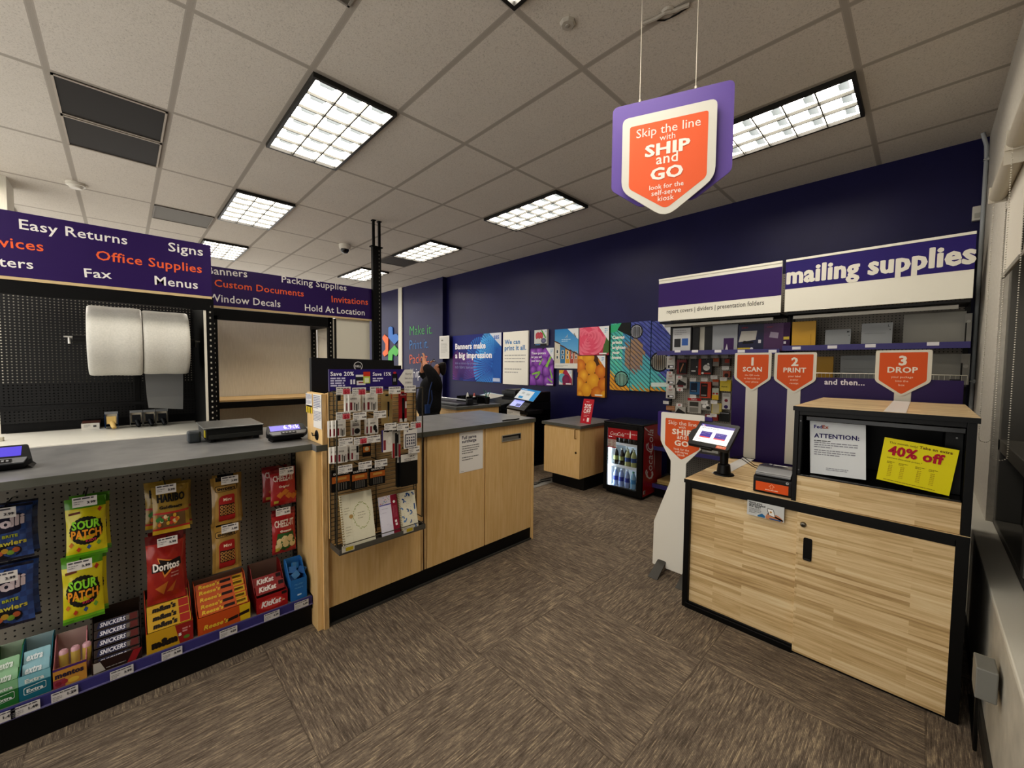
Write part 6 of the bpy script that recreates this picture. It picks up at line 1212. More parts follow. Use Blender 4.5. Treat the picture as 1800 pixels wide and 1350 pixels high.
def duracell(label, tl, br): 
    return gridpack(label, tl, br, '#141312', dr(('t', 'DURACELL', .1, .78, .82, '#d6d2cc', .045), ('r', .02, .98, .40, .70, '#b5652a'), ('r', .2, .8, .52, .64, '#c99a52', .0009), *[('r', .22+.13*k, .30+.13*k, .04, .42, '#3a3835', .0012) for k in range(5)], *[('r', .235+.13*k, .26+.13*k, .06, .38, '#8f8c86', .0016) for k in range(5)]), Y=2.19, dep=.02)
duracell('orange and black battery pack, left of the three in the fourth row', (582.5, 828), (615.5, 860))
duracell('orange and black battery pack, middle of the three in the fourth row', (618, 824), (646, 856))
duracell('orange and black battery pack, right of the three in the fourth row', (650, 820), (677, 849))
gridpack('black passport wallet with a white header card on the grid', (704.5, 800), (734, 850), '#131313', dr(('r', 0, 1, .77, 1, '#cfccc5'), ('l', .2, .85, .86, .05, 2, .02, '#8a8784'), ('p', [(.5, .9), (.6, .94), (.7, .91), (.8, .95), (.78, .91)], '#33322f')), Y=2.16, dep=.02, back=1)
for x, y, r_, l in ((604, 687, 1, 'sale price hook, leftmost of the top grid row'), (631.5, 688, 1, 'sale price hook, second of the top grid row'), (662, 686, 1, 'sale price hook, third of the top grid row'), (694, 686, 0, 'plain price hook, fourth of the top grid row'), (721, 684, 0, 'plain price hook at the right end of the top grid row'),
    (603.5, 731, 1, 'sale price hook, leftmost of the second grid row'), (632.5, 731.5, 0, 'plain price hook, middle of the second grid row'), (668, 728.5, 0, 'plain price hook, right of the second grid row'),
    (608, 776.5, 0, 'plain price hook, leftmost of the third grid row'), (634, 774.5, 1, 'sale price hook in the middle of the third grid row'), (657.5, 771.5, 0, 'plain price hook above the coin battery'),
    (686.5, 750, 0, 'plain price hook above the phone cable pack'), (708.5, 750, 0, 'plain price hook above the marker pens'), (731.5, 747, 1, 'sale price hook above the gift card'),
    (607, 824, 0, 'plain price hook over the left battery pack'), (642, 818, 0, 'plain price hook over the middle battery pack'), (670, 814, 0, 'plain price hook over the right battery pack'), (728, 790.5, 0, 'plain price hook over the passport wallet')): peghook(x, y, r_, l)
# notebooks standing in the tray
def notebook(label, tl, tr, bl, br, c, draw, Yb=2.175, Yt=2.235, spiral=False):
    a, d_, e, h_ = OY(*tl, Yt), OY(*tr, Yt), OY(*bl, Yb), OY(*br, Yb)
    e.z = h_.z = .4945; u = (h_-e); u.z = 0; u.y = 0; W = u.length; u.normalize(); v = ((a-e)+(d_-h_))/2; v.x = 0; Hh = v.length; v.normalize()
    g = Fr(e, u, v); g.W, g.H = W, Hh; t = thing('notebook', label, 'notebook', tuple(e), 'notebooks in the grid tray')
    b = MB(); b.fbox(g, 0, W, 0, Hh, -.012, 0, c, 's'); draw(b, g); b.build('cover', t)
    if spiral:
        b = MB()
        for k in range(22): z = Hh*(.03+.94*k/21); b.tube([g.p(.008, z, .001), g.p(-.002, z, .006), g.p(-.008, z, -.004), g.p(-.002, z+.002, -.014)], .0016, '#b8a06a', 'k', 5)
        b.build('spiral', t)
def d_wre(b, g):
    W, Hh = g.W, g.H; b.rect(g, .3*W, .302*W, 0, Hh, '#b3ae98'); r_ = random.Random(5)
    for k in range(46):
        a = 2*PI*k/46; x, y = .62*W+.25*W*math.cos(a)*r_.uniform(.92, 1.08), .56*Hh+.235*Hh*math.sin(a)*r_.uniform(.93, 1.07); b.disc(g, x, y, .022*W, .009*W, ('#7f9440', '#93a552', '#a8b26a')[k % 3], .0008, n=8, rot=a+r_.uniform(.6, 2.2))
    b.lines(g, .5*W, .76*W, .62*Hh, .05*Hh, 3, .012*Hh, '#b0ac98'); b.disc(g, .29*W, .58*Hh, .06*W, .06*W, '#b3945e', .002, n=20); b.lines(g, .1*W, .28*W, .75*Hh, .05*Hh, 3, .01*Hh, '#b3ae98'); b.lines(g, .1*W, .28*W, .4*Hh, .05*Hh, 4, .01*Hh, '#b3ae98')
notebook('cream spiral planner with a green leaf wreath in the grid tray', (600, 870), (654, 861), (605, 956), (661, 941), '#dedac4', d_wre, spiral=True)
def d_lav(b, g):
    W, Hh = g.W, g.H; b.rect(g, .0, .64*W, .8*Hh, Hh, '#cfc6cc'); r_ = random.Random(2)
    for k in range(16): b.disc(g, r_.uniform(.05, .58)*W, r_.uniform(.82, .98)*Hh, .03*W, .02*W, ('#6a88c0', '#b8787a', '#8aa06a')[k % 3], .001, n=8)
    b.rect(g, .0, .64*W, .775*Hh, .8*Hh, '#5a5aa8', .001); b.lines(g, .1*W, .5*W, .7*Hh, .1*Hh, 2, .01*Hh, '#b5b2c0')
    for k in range(8): b.disc(g, .05*W, (.1+.08*k)*Hh, .012*W, .012*W, '#a8a4c0', .001, n=6); b.disc(g, r_.uniform(.2, .55)*W, r_.uniform(.05, .3)*Hh, .014*W, .014*W, '#b9b0c8', .001, n=6)
    b.rect(g, .64*W, W, 0, Hh, '#8a2038', .0014); b.disc(g, .82*W, .82*Hh, .07*W, .07*W, '#e0dcdc', .002, n=16)
    for k in range(3): b.lines(g, (.72+.08*k)*W, (.76+.08*k)*W, .72*Hh, .022*Hh, 14, .012*Hh, '#b56a78', .002)
    b.rect(g, .78*W, .9*W, .22*Hh, .28*Hh, '#e0dcdc', .002); b.rect(g, .76*W, .88*W, .3*Hh, .36*Hh, '#e0dcdc', .002)
notebook('lavender planner with a dark red band in the grid tray', (660, 876), (697, 868), (673, 936), (704, 928), '#dad8e4', d_lav, 2.178, 2.232)
def d_but(b, g):
    W, Hh = g.W, g.H; r_ = random.Random(9)
    for k in range(60): b.disc(g, r_.uniform(.05, .95)*W, r_.uniform(.03, .97)*Hh, .025*W, .008*W, ('#9aa078', '#b09a8a', '#8fa3ae')[k % 3], .0008, n=6, rot=r_.uniform(0, 3))
    for k in range(15):
        x, y, s_, a = r_.uniform(.08, .92)*W, r_.uniform(.05, .95)*Hh, r_.uniform(.07, .12)*W, r_.uniform(0, 3)
        for d_ in (-1, 1): b.disc(g, x+d_*s_*.6*math.cos(a), y+d_*s_*.6*math.sin(a), s_*.75, s_*.4, ('#3c6ca8', '#6a90c0', '#2c5490')[k % 3], .0012, n=8, rot=a+d_*.7)
    b.rect(g, .86*W, .92*W, .5*Hh, .66*Hh, '#2c5490', .002)
notebook('cream notebook with blue butterflies at the right of the grid tray', (700, 867), (728, 862), (707, 934), (736, 918), '#e2ddc8', d_but, 2.178, 2.232, True)
# ================================================================ SNACKS on the pegboard
def bag(name, label, tl, br, cfun, draw, Y=2.56, bulge=.02, lean=.015, back=0, hook=None, cat='snack bag', hl=None, tagoff=(0, 0)):
    f = sheetY(Y, 0, 0); a0, b1 = f.px(*tl); a1, b0 = f.px(*br); g = Bag(f.p(a0, b0), f.u, f.v); g.W, g.H, g.bulge, g.lean, g.ph = a1-a0, b1-b0, bulge, lean, rnd.uniform(0, 6)
    t = thing(name, label, cat, tuple(f.p((a0+a1)/2, b0)), 'snack bags on the pegboard')
    b = MB(); nx, ny = 18, 24; vs, fs, cs = [], [], []
    for j in range(ny+1):
        for i in range(nx+1): vs.append(g.p(g.W*i/nx, g.H*j/ny))
    nb = len(vs)
    for j in range(ny+1):
        for i in range(nx+1):
            q = g.p(g.W*i/nx, g.H*j/ny); d = (q-f.p(a0, b0)).dot(g.n)-(1-j/ny)*lean; vs.append(q-g.n*(2*d*.7+.0015))
    for j in range(ny):
        for i in range(nx):
            k = j*(nx+1)+i; c_ = C(cfun((i+.5)/nx, (j+.5)/ny)); fs.append((k, k+1, k+nx+2, k+nx+1)); cs.append(c_); fs.append((nb+k, nb+k+nx+1, nb+k+nx+2, nb+k+1)); cs.append(c_)
    for i in range(nx): fs += [(i+1, i, nb+i, nb+i+1), (ny*(nx+1)+i, ny*(nx+1)+i+1, nb+ny*(nx+1)+i+1, nb+ny*(nx+1)+i)]; cs += [C(cfun(.5, .01)), C(cfun(.5, .99))]
    for j in range(ny): k0, k1 = j*(nx+1), (j+1)*(nx+1); fs += [(k0, k1, nb+k1, nb+k0), (k0+nx, nb+k0+nx, nb+k1+nx, k1+nx)]; cs += [C(cfun(.01, .5)), C(cfun(.99, .5))]
    b.mesh(vs, fs, cs, 'foil'); draw(b, g); b.build('bag', t, smooth=True)
    for k in range(back): dup(t, (.012*(1 if k % 2 == 0 else -1)*(k+1), .034*(k+1), .006*(k+1)), label=f'{("directly", "second", "third")[k]} behind the ' + label)
    if hook:
        f2 = sheetY(2.50, 0, 0); a, c_ = f2.px(*hook); h_ = thing('peg_hook', hl, 'price tag', tuple(f2.p(a, c_-.02)), 'price hooks of the snack pegboard')
        b = MB(); b.fbox(f2, a-.037, a+.037, c_-.021, c_+.021, -.0012, 0, '#d4d0cc', 's'); b.lines(f2, a-.033, a+.03, c_+.017, .01, 1, .006, '#55535a', last=.95); b.lines(f2, a-.033, a-.004, c_+.003, .009, 2, .003, '#8d8b8c'); b.text(f2, '3.99', a+.006, c_-.01, w=.025, c='#2f2f38', bold=.03); b.build('tag', h_)
        b = MB(); b.tube([f2.p(a, c_+.012, -.002), f2.p(a, c_+.01, -(PY-2.50-.002))], .0026, '#4a4844', 'kb', 6); b.tube([f2.p(a-.012, c_-.004, -.03), f2.p(a-.012, c_-.004, -(PY-2.50-.002))], .003, '#4a4844', 'kb', 6); b.build('wire', h_)
def cf_sour(x, y): return '#4f8a1c' if (y > .84 or y < .05) else ('#6fae22' if y < .09 else '#c9bd1c')
def dsour(b, g):
    W, Hh = g.W, g.H; r_ = random.Random(4)
    for k in range(26): a = 2*PI*k/26; b.disc(g, .5*W+.36*W*math.cos(a), .46*Hh+.2*Hh*math.sin(a), .07*W, .04*Hh, '#1d1c12', .0009, n=8)
    b.shape(g, [(.14*W, .36*Hh), (.86*W, .4*Hh), (.88*W, .62*Hh), (.16*W, .6*Hh)], '#1d1c12', .0012)
    b.text(g, 'SOUR', .14*W, .5*Hh, w=.72*W, h=.13*Hh, c='#8fd03a', bold=.05, lay=.0022); b.text(g, 'PATCH', .12*W, .345*Hh, w=.76*W, h=.13*Hh, c='#e0962c', bold=.05, lay=.0022); b.text(g, 'KIDS', .48*W, .27*Hh, w=.27*W, c='#c23a5a', bold=.05, lay=.0022)
    for x, y, c_ in ((.85, .78, '#b33a2a'), (.3, .15, '#c04a2a'), (.55, .17, '#3a5a8a'), (.8, .22, '#6a9a3a'), (.12, .24, '#c0722a')): b.shape(g, [((x-.06)*W, y*Hh), (x*W, (y+.05)*Hh), ((x+.06)*W, (y+.01)*Hh), (x*W, (y-.04)*Hh)], c_, .0018)
    b.shape(g, [(.08*W, .77*Hh), (.36*W, .79*Hh), (.36*W, .755*Hh), (.08*W, .735*Hh)], '#6d3a22', .0018)
bag('snack_bag', 'yellow and green sour candy bag, upper of the two', (112, 880), (190, 968), cf_sour, dsour, back=1, hook=(149, 881.5), hl='price hook above the upper yellow sour candy bag')
bag('snack_bag', 'yellow and green sour candy bag, lower of the two', (106, 982), (185, 1076), cf_sour, dsour, Y=2.55, back=1, hook=(140, 993.5), hl='price hook on the lower yellow sour candy bag')
def cf_tro(x, y): return '#18182c' if y < .06 or y > .94 else ('#2f4478' if (int(x*9)+int(y*9)) % 2 else '#35518a')
def dtro(b, g):
    W, Hh = g.W, g.H; b.shape(g, round_poly([(.02*W, .5*Hh), (.8*W, .55*Hh), (.82*W, .85*Hh), (.02*W, .8*Hh)], .01), '#1a1830', .0012)
    for k, c_ in enumerate('Trolli'): b.text(g, c_, (.12, .30, .43, .61, .70, .79)[k]*W, (.60+.012*k)*Hh, h=.17*Hh, c='#cfc0c4', bold=.06, lay=.0024)
    b.text(g, 'SOUR BRITE', .15*W, .44*Hh, w=.6*W, c='#a8b02a', bold=.05, lay=.0024); b.text(g, 'Crawlers', .2*W, .3*Hh, w=.7*W, c='#c9bf4a', bold=.04, lay=.0024)
    b.disc(g, .45*W, .18*Hh, .35*W, .14*Hh, '#1c1a22', .0012); 
    for k in range(6): b.disc(g, (.2+.1*k)*W, (.16+.04*(k % 2))*Hh, .07*W, .05*Hh, ('#b08a30', '#7a9a3a', '#b0603a')[k % 3], .002, n=10)
bag('snack_bag', 'blue gummy worm bag at the left edge, upper of the two', (-48, 898), (62, 974), cf_tro, dtro, hook=(2, 903), hl='price hook above the upper blue gummy worm bag', back=1)
bag('snack_bag', 'blue gummy worm bag at the left edge, lower of the two', (-50, 1008), (64, 1086), cf_tro, dtro, Y=2.55, hook=(5, 1016), hl='price hook above the lower blue gummy worm bag', back=1)
def cf_har(x, y): return '#b8982a' if y < .07 else ('#a62c26' if (.09 < y < .13 or .4 < y < .44) else ('#6d5230' if .13 <= y <= .4 and .1 < x < .9 else '#94782c'))
def dhar(b, g):
    W, Hh = g.W, g.H; b.text(g, 'HARIBO', .12*W, .68*Hh, w=.76*W, h=.15*Hh, c='#15130f', bold=.06, lay=.0024); b.text(g, 'Goldbears', .17*W, .535*Hh, w=.64*W, c='#15130f', bold=.04, lay=.0024); r_ = random.Random(6)
    for k in range(22): b.disc(g, r_.uniform(.12, .7)*W, r_.uniform(.16, .38)*Hh, .05*W, .045*Hh, ('#b03a30', '#c9a23a', '#3a7030', '#c9b890', '#c06a2a')[k % 5], .0014+.0001*k, n=8)
bag('snack_bag', 'gold gummy bear bag above the red chip bag', (265, 858), (334, 926), cf_har, dhar, bulge=.018, back=2, hook=(292, 859.5), hl='price hook above the gold gummy bear bag')
def cf_dor(x, y): return '#5d1416' if y > .88 else ('#94221c' if (x+y) % .5 < .25 else '#9c2a1e')
def ddor(b, g):
    W, Hh = g.W, g.H; b.shape(g, [(.27*W, .68*Hh), (.9*W, .58*Hh), (.45*W, .38*Hh)], '#c9843a', .0012); b.shape(g, [(.31*W, .655*Hh), (.82*W, .575*Hh), (.455*W, .42*Hh)], '#1d1412', .0018); b.shape(g, [(.12*W, .47*Hh), (.92*W, .52*Hh), (.9*W, .63*Hh), (.12*W, .58*Hh)], '#1d1412', .0021)
    b.text(g, 'Doritos', .15*W, .495*Hh, w=.72*W, h=.105*Hh, c='#e6e0da', bold=.05, lay=.003); b.shape(g, [(.2*W, .24*Hh), (.55*W, .32*Hh), (.42*W, .13*Hh)], '#b06a28', .002); b.shape(g, [(.5*W, .16*Hh), (.78*W, .31*Hh), (.66*W, .15*Hh)], '#a65e24', .0026); b.text(g, 'NACHO', .64*W, .42*Hh, w=.2*W, c='#d8b0a0', bold=.03, lay=.003); b.text(g, 'CHEESE', .62*W, .37*Hh, w=.22*W, c='#d8b0a0', bold=.03, lay=.003)
bag('snack_bag', 'red Nacho chip bag hanging below the gold gummy bears', (254, 945), (326, 1044), cf_dor, ddor, Y=2.55, bulge=.026, back=1, hook=(294.5, 951.5), hl='price hook on the red chip bag')
def cf_sny(x, y): return '#1a1411' if (y > .93 and .15 < x < .75) else ('#8a6c34' if (x < .1 or x > .9) else '#a07e3e')
def dsny(b, g):
    W, Hh = g.W, g.H; b.shape(g, round_poly([(.12*W, .7*Hh), (.88*W, .72*Hh), (.88*W, .84*Hh), (.12*W, .82*Hh)], .008), '#1c1712', .0012); b.shape(g, round_poly([(.14*W, .71*Hh), (.86*W, .73*Hh), (.86*W, .83*Hh), (.14*W, .81*Hh)], .007), '#a88648', .0018); b.text(g, "SNYDER'S", .19*W, .735*Hh, w=.62*W, c='#1c1712', bold=.05, lay=.003)
    b.shape(g, round_poly([(.22*W, .06*Hh), (.78*W, .08*Hh), (.78*W, .64*Hh), (.3*W, .62*Hh), (.22*W, .56*Hh)], .012), '#9a2420', .0014); b.rect(g, .25*W, .76*W, .2*Hh, .44*Hh, '#3a2314', .002); b.text(g, 'Mini', .38*W, .51*Hh, w=.28*W, c='#dcc9b0', bold=.02, lay=.0028)
    for k in range(12): 
        x, y = (.32+.13*(k % 4))*W, (.245+.07*(k//4))*Hh; b.disc(g, x, y, .06*W, .032*Hh, '#b98a4e', .0026, n=12); b.disc(g, x, y, .035*W, .016*Hh, '#3a2314', .0032, n=10)
bag('snack_bag', 'tan pretzel bag, upper of the two', (369, 842), (424, 913), cf_sny, dsny, back=1, hook=(404, 843.5), hl='price hook above the upper pretzel bag')
bag('snack_bag', 'tan pretzel bag, lower of the two', (370, 922), (424, 993), cf_sny, dsny, Y=2.555, hook=(404.5, 928), hl='price hook above the lower pretzel bag')
def cf_che(x, y): return '#76181c' if y > .92 or y < .05 else '#9c1f22'
def dche(kind):
    def go(b, g):
        W, Hh = g.W, g.H; b.text(g, 'CHEEZ-IT', .1*W, (.66 if kind else .7)*Hh, w=.82*W, h=.15*Hh, c='#d9c3b8', bold=.05, lay=.0022)
        if kind:
            b.text(g, 'Grooves', .3*W, .53*Hh, w=.5*W, c='#e6dcd0', bold=.05, lay=.0034, shear=.2); b.shape(g, [(.1*W, .1*Hh), (.6*W, .04*Hh), (.95*W, .25*Hh), (.9*W, .5*Hh), (.2*W, .5*Hh)], '#31582a', .0012)
            for x, y in ((.3, .3), (.5, .35), (.55, .22), (.75, .35), (.85, .2), (.25, .18)): b.disc(g, x*W, y*Hh, .15*W, .09*Hh, '#cdb98a', .0018, n=7)
        else:
            b.text(g, 'Original', .3*W, .52*Hh, w=.42*W, c='#e0c9b8', bold=.03, lay=.0022, shear=.2)
            for x, y in ((.35, .3), (.55, .38), (.7, .26), (.9, .22)): b.shape(g, [((x-.15)*W, y*Hh), (x*W, (y+.1)*Hh), ((x+.17)*W, (y+.01)*Hh), (x*W, (y-.1)*Hh)], '#b5702e', .002)
        b.rect(g, .12*W, .3*W, .06*Hh, .15*Hh, '#b8aa48', .003)
    return go
bag('snack_bag', 'red cheese cracker bag, upper of the two by the plywood end', (473, 829), (519, 881), cf_che, dche(0), back=2, hook=(503.5, 827.5), hl='price hook above the upper cracker bag')
bag('snack_bag', 'red and green cracker bag, lower of the two by the plywood end', (476, 904), (519, 963), cf_che, dche(1), back=1, hook=(498, 899), hl='price hook above the lower cracker bag')
# ================================================================ CANDY BOXES on the base shelf
SZ = .1725
def tray(label, xl, xr, hf, hb, dep, cf, cs, cin, draw, bars, yf=2.435, name='display_box', cat='candy box'):
    x0 = OY(xl, 1150, yf).x; x1 = OY(xr, 1120, yf).x; y0, y1 = yf, yf+dep
    t = thing(name, label, cat, ((x0+x1)/2, (y0+y1)/2, SZ), 'candy boxes on the low shelf')
    b = MB(); th = .003; z = SZ
    b.box(x0, x1, y0, y0+th, z, z+hf, cf, 's'); b.box(x0, x1, y1-th, y1, z, z+hb, cin, 's'); b.box(x0+th, x1-th, y0+th, y1-th, z, z+.003, cin, 's')
    for xa, xb in ((x0, x0+th), (x1-th, x1)):
        prof = [(y0+th, z), (y1-th, z), (y1-th, z+hb), (y1-dep*.3, z+hb), (y0+dep*.25, z+hf+.01), (y0+th, z+hf)]
        b.prism(Fr((xa, 0, 0), (0, 1, 0), (0, 0, 1)), prof, 0, -th if False else th, cs, 's')
    f = sheetY(y0, x0, z); f.W, f.H = x1-x0, hf; draw(b, f); b.build('box', t)
    return x0, x1, y0, y1
def bars(x0, x1, y0, y1, zs, c, draw, label, group, h=.022, d=.045):
    for k, (yy, zz) in enumerate(zs):
        g = Fr((x0+.006, y0+yy, SZ+zz), (1, 0, 0), V((0, .55, .83)).normalized()); W = x1-x0-.012
        t = thing('candy_bar', f'{label}, {("first", "second", "third", "fourth", "fifth", "sixth")[k]} from the front', 'candy bar', tuple(g.p(W/2, 0)), group)
        b = MB(); b.prism(g, round_poly([(0, 0), (W, 0), (W, d), (0, d)], .004), -h, 0, c, 'foil'); g.W, g.H = W, d; draw(b, g); b.build('wrapper', t)
        
def lab(s, c, bg=None, w=.62, x=.08, bold=.05, extra=()):
    def go(b, g):
        W, Hh = g.W, g.H
        if bg: b.shape(g, [(.05*W, .12*Hh), (.72*W, .12*Hh), (.78*W, .88*Hh), (.1*W, .88*Hh)], bg, .0006)
        for q in extra: b.rect(g, q[0]*W, q[1]*W, q[2]*Hh, q[3]*Hh, q[4], .0009)
        b.text(g, s, x*W, .25*Hh, w=w*W, h=.5*Hh, c=c, bold=bold, lay=.0016, shear=.15)
    return go
def d_extra(c0, c1):
    def go(b, g):
        W, Hh = g.W, g.H; b.rect(g, 0, W, .62*Hh, Hh, c1); b.shape(g, round_poly([(.15*W, .2*Hh), (.85*W, .26*Hh), (.85*W, .56*Hh), (.15*W, .5*Hh)], .006), '#cfd6d2', .0008); b.shape(g, round_poly([(.17*W, .22*Hh), (.83*W, .28*Hh), (.83*W, .54*Hh), (.17*W, .48*Hh)], .006), c0, .0012); b.text(g, 'Extra', .24*W, .29*Hh, w=.52*W, c='#d6dcd8', bold=.05, lay=.0016); b.text(g, 'Extra', .2*W, .68*Hh, w=.6*W, c='#d6dcd8', bold=.05, lay=.0016)
    return go
q = tray('green gum box at the left edge of the low shelf', -22, 28, .10, .165, .19, '#2a6a34', '#2f7038', '#b8c9b4', d_extra('#2a6a34', '#7fae86'), 0)
bars(*q, [(.03, .075), (.075, .105)], '#8fb894', lab('extra', '#d9e2da'), 'pale green gum pack in the green box', 'gum packs in the green box', .012, .05)
q = tray('teal gum box, second from the left edge of the low shelf', 29, 86, .10, .165, .19, '#1f6678', '#21606f', '#b4ccd0', d_extra('#1f6678', '#7fb4c0'), 0)
bars(*q, [(.03, .075), (.075, .105)], '#8fb9c4', lab('extra', '#dfe6e8'), 'pale teal gum pack in the teal box', 'gum packs in the teal box', .012, .05)
def d_ment(b, g):
    W, Hh = g.W, g.H; b.rect(g, 0, W, 0, Hh, '#b8863a'); b.rect(g, 0, W, .88*Hh, Hh, '#4a2a6a', .0008); b.rect(g, 0, .35*W, 0, .42*Hh, '#8a3a4a', .0008); b.text(g, 'mentos', .06*W, .5*Hh, w=.85*W, h=.26*Hh, c='#2a1f3a', bold=.05, lay=.0016); b.disc(g, .15*W, .2*Hh, .1*W, .1*W, '#7a2432', .0012); b.disc(g, .33*W, .24*Hh, .1*W, .1*W, '#8f2f3a', .0013); b.disc(g, .6*W, .2*Hh, .17*W, .11*W, '#c9a640', .0012)
q = tray('mentos fruit candy box with three rolls showing', 91, 150, .082, .15, .17, '#a87a3a', '#b87a80', '#c4aea6', d_ment, 0)
for k in range(3):
    x = q[0]+.026+.034*k; t = thing('candy_roll', f'pink and yellow candy roll, {("left", "middle", "right")[k]} one in the mentos box', 'candy roll', (x, q[2]+.07, SZ+.004), 'candy rolls in the mentos box'); b = MB(); b.lathe([(0, 0), (.014, 0), (.014, .11), (.010, .116), (0, .116)], (x, q[2]+.07, SZ+.004), '#c9a0a8', 's', 14); b.build('roll', t, smooth=True); b = MB(); b.lathe([(.0145, .04), (.0145, .1)], (x, q[2]+.07, SZ+.004), '#c9b060', 's', 14); b.build('wrapper_band', t)
def d_snk(b, g):
    W, Hh = g.W, g.H; b.shape(g, [(.68*W, 0), (.86*W, 0), (W, Hh), (.82*W, Hh)], '#8a1f24', .0008); b.shape(g, [(.03*W, .05*Hh), (.26*W, .1*Hh), (.16*W, .95*Hh), (.03*W, .95*Hh)], '#a9a49c', .0009); b.lines(g, .27*W, .66*W, .3*Hh, .1, 1, .08*Hh, '#8d8a86', last=1)
q = tray('dark brown Snickers box on the low shelf', 160, 249, .05, .20, .20, '#2c1a16', '#24140f', '#32241a', d_snk, 0)
bars(*q, [(.012, .02), (.03, .052), (.055, .082), (.085, .11), (.115, .135)], '#2a1918', lab('SNICKERS', '#cfcdd6', '#23264a', .56, .12, extra=((.78, .97, .1, .9, '#5d2420'), (.7, .8, .2, .8, '#6a625c'))), 'brown chocolate bar in the dark brown box', 'chocolate bars in the dark brown box', .02, .034)
def d_mm(b, g):
    W, Hh = g.W, g.H; b.rect(g, 0, W, 0, Hh, '#bd9420'); b.shape(g, [(.7*W, 0), (W, 0), (W, Hh), (.6*W, Hh)], '#8e2320', .0008); b.text(g, "m&m", .1*W, .2*Hh, w=.55*W, h=.36*Hh, c='#221810', bold=.1, lay=.0016); b.text(g, 's', .67*W, .4*Hh, w=.07*W, c='#e0d8c8', bold=.06, lay=.0018); b.disc(g, .85*W, .25*Hh, .07*W, .05*W, '#5a7a2c', .0014); b.lines(g, .76*W, .94*W, .75*Hh, .13*Hh, 2, .08*Hh, '#c08a84')
q = tray("yellow M&M's box on the low shelf", 258, 340, .095, .225, .19, '#bd9420', '#a83a1c', '#4a3820', d_mm, 0)
bars(*q, [(.008, .095), (.045, .115), (.078, .14), (.108, .168)], '#c09a2a', lab("m&m's", '#231a12', None, .55, .12, .09, extra=((.74, .98, .08, .92, '#9c2a22'),)), 'yellow candy pouch in the yellow box', 'candy pouches in the yellow box', .018, .042)
def d_ree(b, g):
    W, Hh = g.W, g.H; b.rect(g, 0, W, 0, Hh, '#b8501c'); b.shape(g, [(.8*W, 0), (W, 0), (W, Hh), (.78*W, Hh)], '#c9a81c', .0008); b.text(g, "Reese's", .1*W, .25*Hh, w=.45*W, c='#d8b43a', bold=.05, lay=.0016, shear=.25); b.shape(g, [(.5*W, .22*Hh), (.75*W, .3*Hh), (.76*W, .5*Hh), (.5*W, .4*Hh)], '#2a1712', .0012); b.shape(g, [(.76*W, .32*Hh), (.98*W, .4*Hh), (.98*W, .6*Hh), (.78*W, .52*Hh)], '#2a1712', .0012)
q = tray("orange Reese's box on the low shelf", 349, 441, .085, .2, .19, '#b8501c', '#b8501c', '#7a5a4a', d_ree, 0)
bars(*q, [(.008, .085), (.04, .1), (.07, .122), (.1, .145), (.125, .165)], '#b5521e', lab("Reese's", '#d8b43a', None, .42, .06, .05, extra=((.5, .72, .3, .7, '#2a1712'), (.76, .98, .1, .9, '#bf9a24'), (.76, .95, .35, .7, '#2a1712'))), 'orange peanut butter cup pack in the orange box', 'peanut butter cup packs in the orange box', .018, .034)
def d_kk(b, g):
    W, Hh = g.W, g.H; b.rect(g, 0, W, 0, Hh, '#991b1e'); b.disc(g, .46*W, .45*Hh, .4*W, .34*Hh, '#b83a34', .0008, n=24); b.text(g, 'KitKat', .14*W, .33*Hh, w=.62*W, h=.34*Hh, c='#e6dcd8', bold=.06, lay=.0016, shear=.2); b.rect(g, .8*W, .97*W, .78*Hh, .96*Hh, '#1d1512', .0012); b.rect(g, .82*W, .9*W, .35*Hh, .45*Hh, '#c9a07a', .0012)
q = tray('red KitKat box on the low shelf', 453, 507, .085, .195, .21, '#991b1e', '#7d1a1a', '#7d6458', d_kk, 0)
bars(*q, [(.03, .085), (.085, .105)], '#8a171b', lab('KitKat', '#ddd2cc', None, .6, .1, .06, extra=((.8, .98, .5, .9, '#2a1512'),)), 'red wafer bar in the red box', 'wafer bars in the red box', .018, .05)
def d_blu(b, g):
    W, Hh = g.W, g.H; b.text(g, 'PILLOW', .25*W, .72*Hh, w=.5*W, c='#6aa0cc', bold=.02); b.text(g, 'PACKETS', .25*W, .55*Hh, w=.5*W, c='#6aa0cc', bold=.02); b.rect(g, .4*W, .65*W, .2*Hh, .27*Hh, '#b8d0e0')
q = tray('small bright blue box at the right end of the low shelf', 513, 541, .12, .2, .13, '#2a6aa8', '#2f70ae', '#3a78b4', d_blu, 0)
for k in range(5):
    x, y, z = q[0]+.025+.022*(k % 3), q[2]+.04+.02*(k//2), SZ+.12+.012*k; g = Fr((x, y, z-.02), V((math.cos(k), .3*math.sin(k), .2)).normalized(), V((0, .5, .86)).normalized()); g.v = (g.v-g.u*g.v.dot(g.u)).normalized(); g.n = g.u.cross(g.v)
    b = MB(); b.prism(g, round_poly([(-.02, 0), (.02, 0), (.02, .035), (-.02, .035)], .004), -.006, .004, ('#2a68a6', '#3f80b8', '#245c96')[k % 3], 'foil'); tag(b.build('sachet'), 'small blue sachet poking out of the bright blue box', 'sachet', 'sachets in the bright blue box')
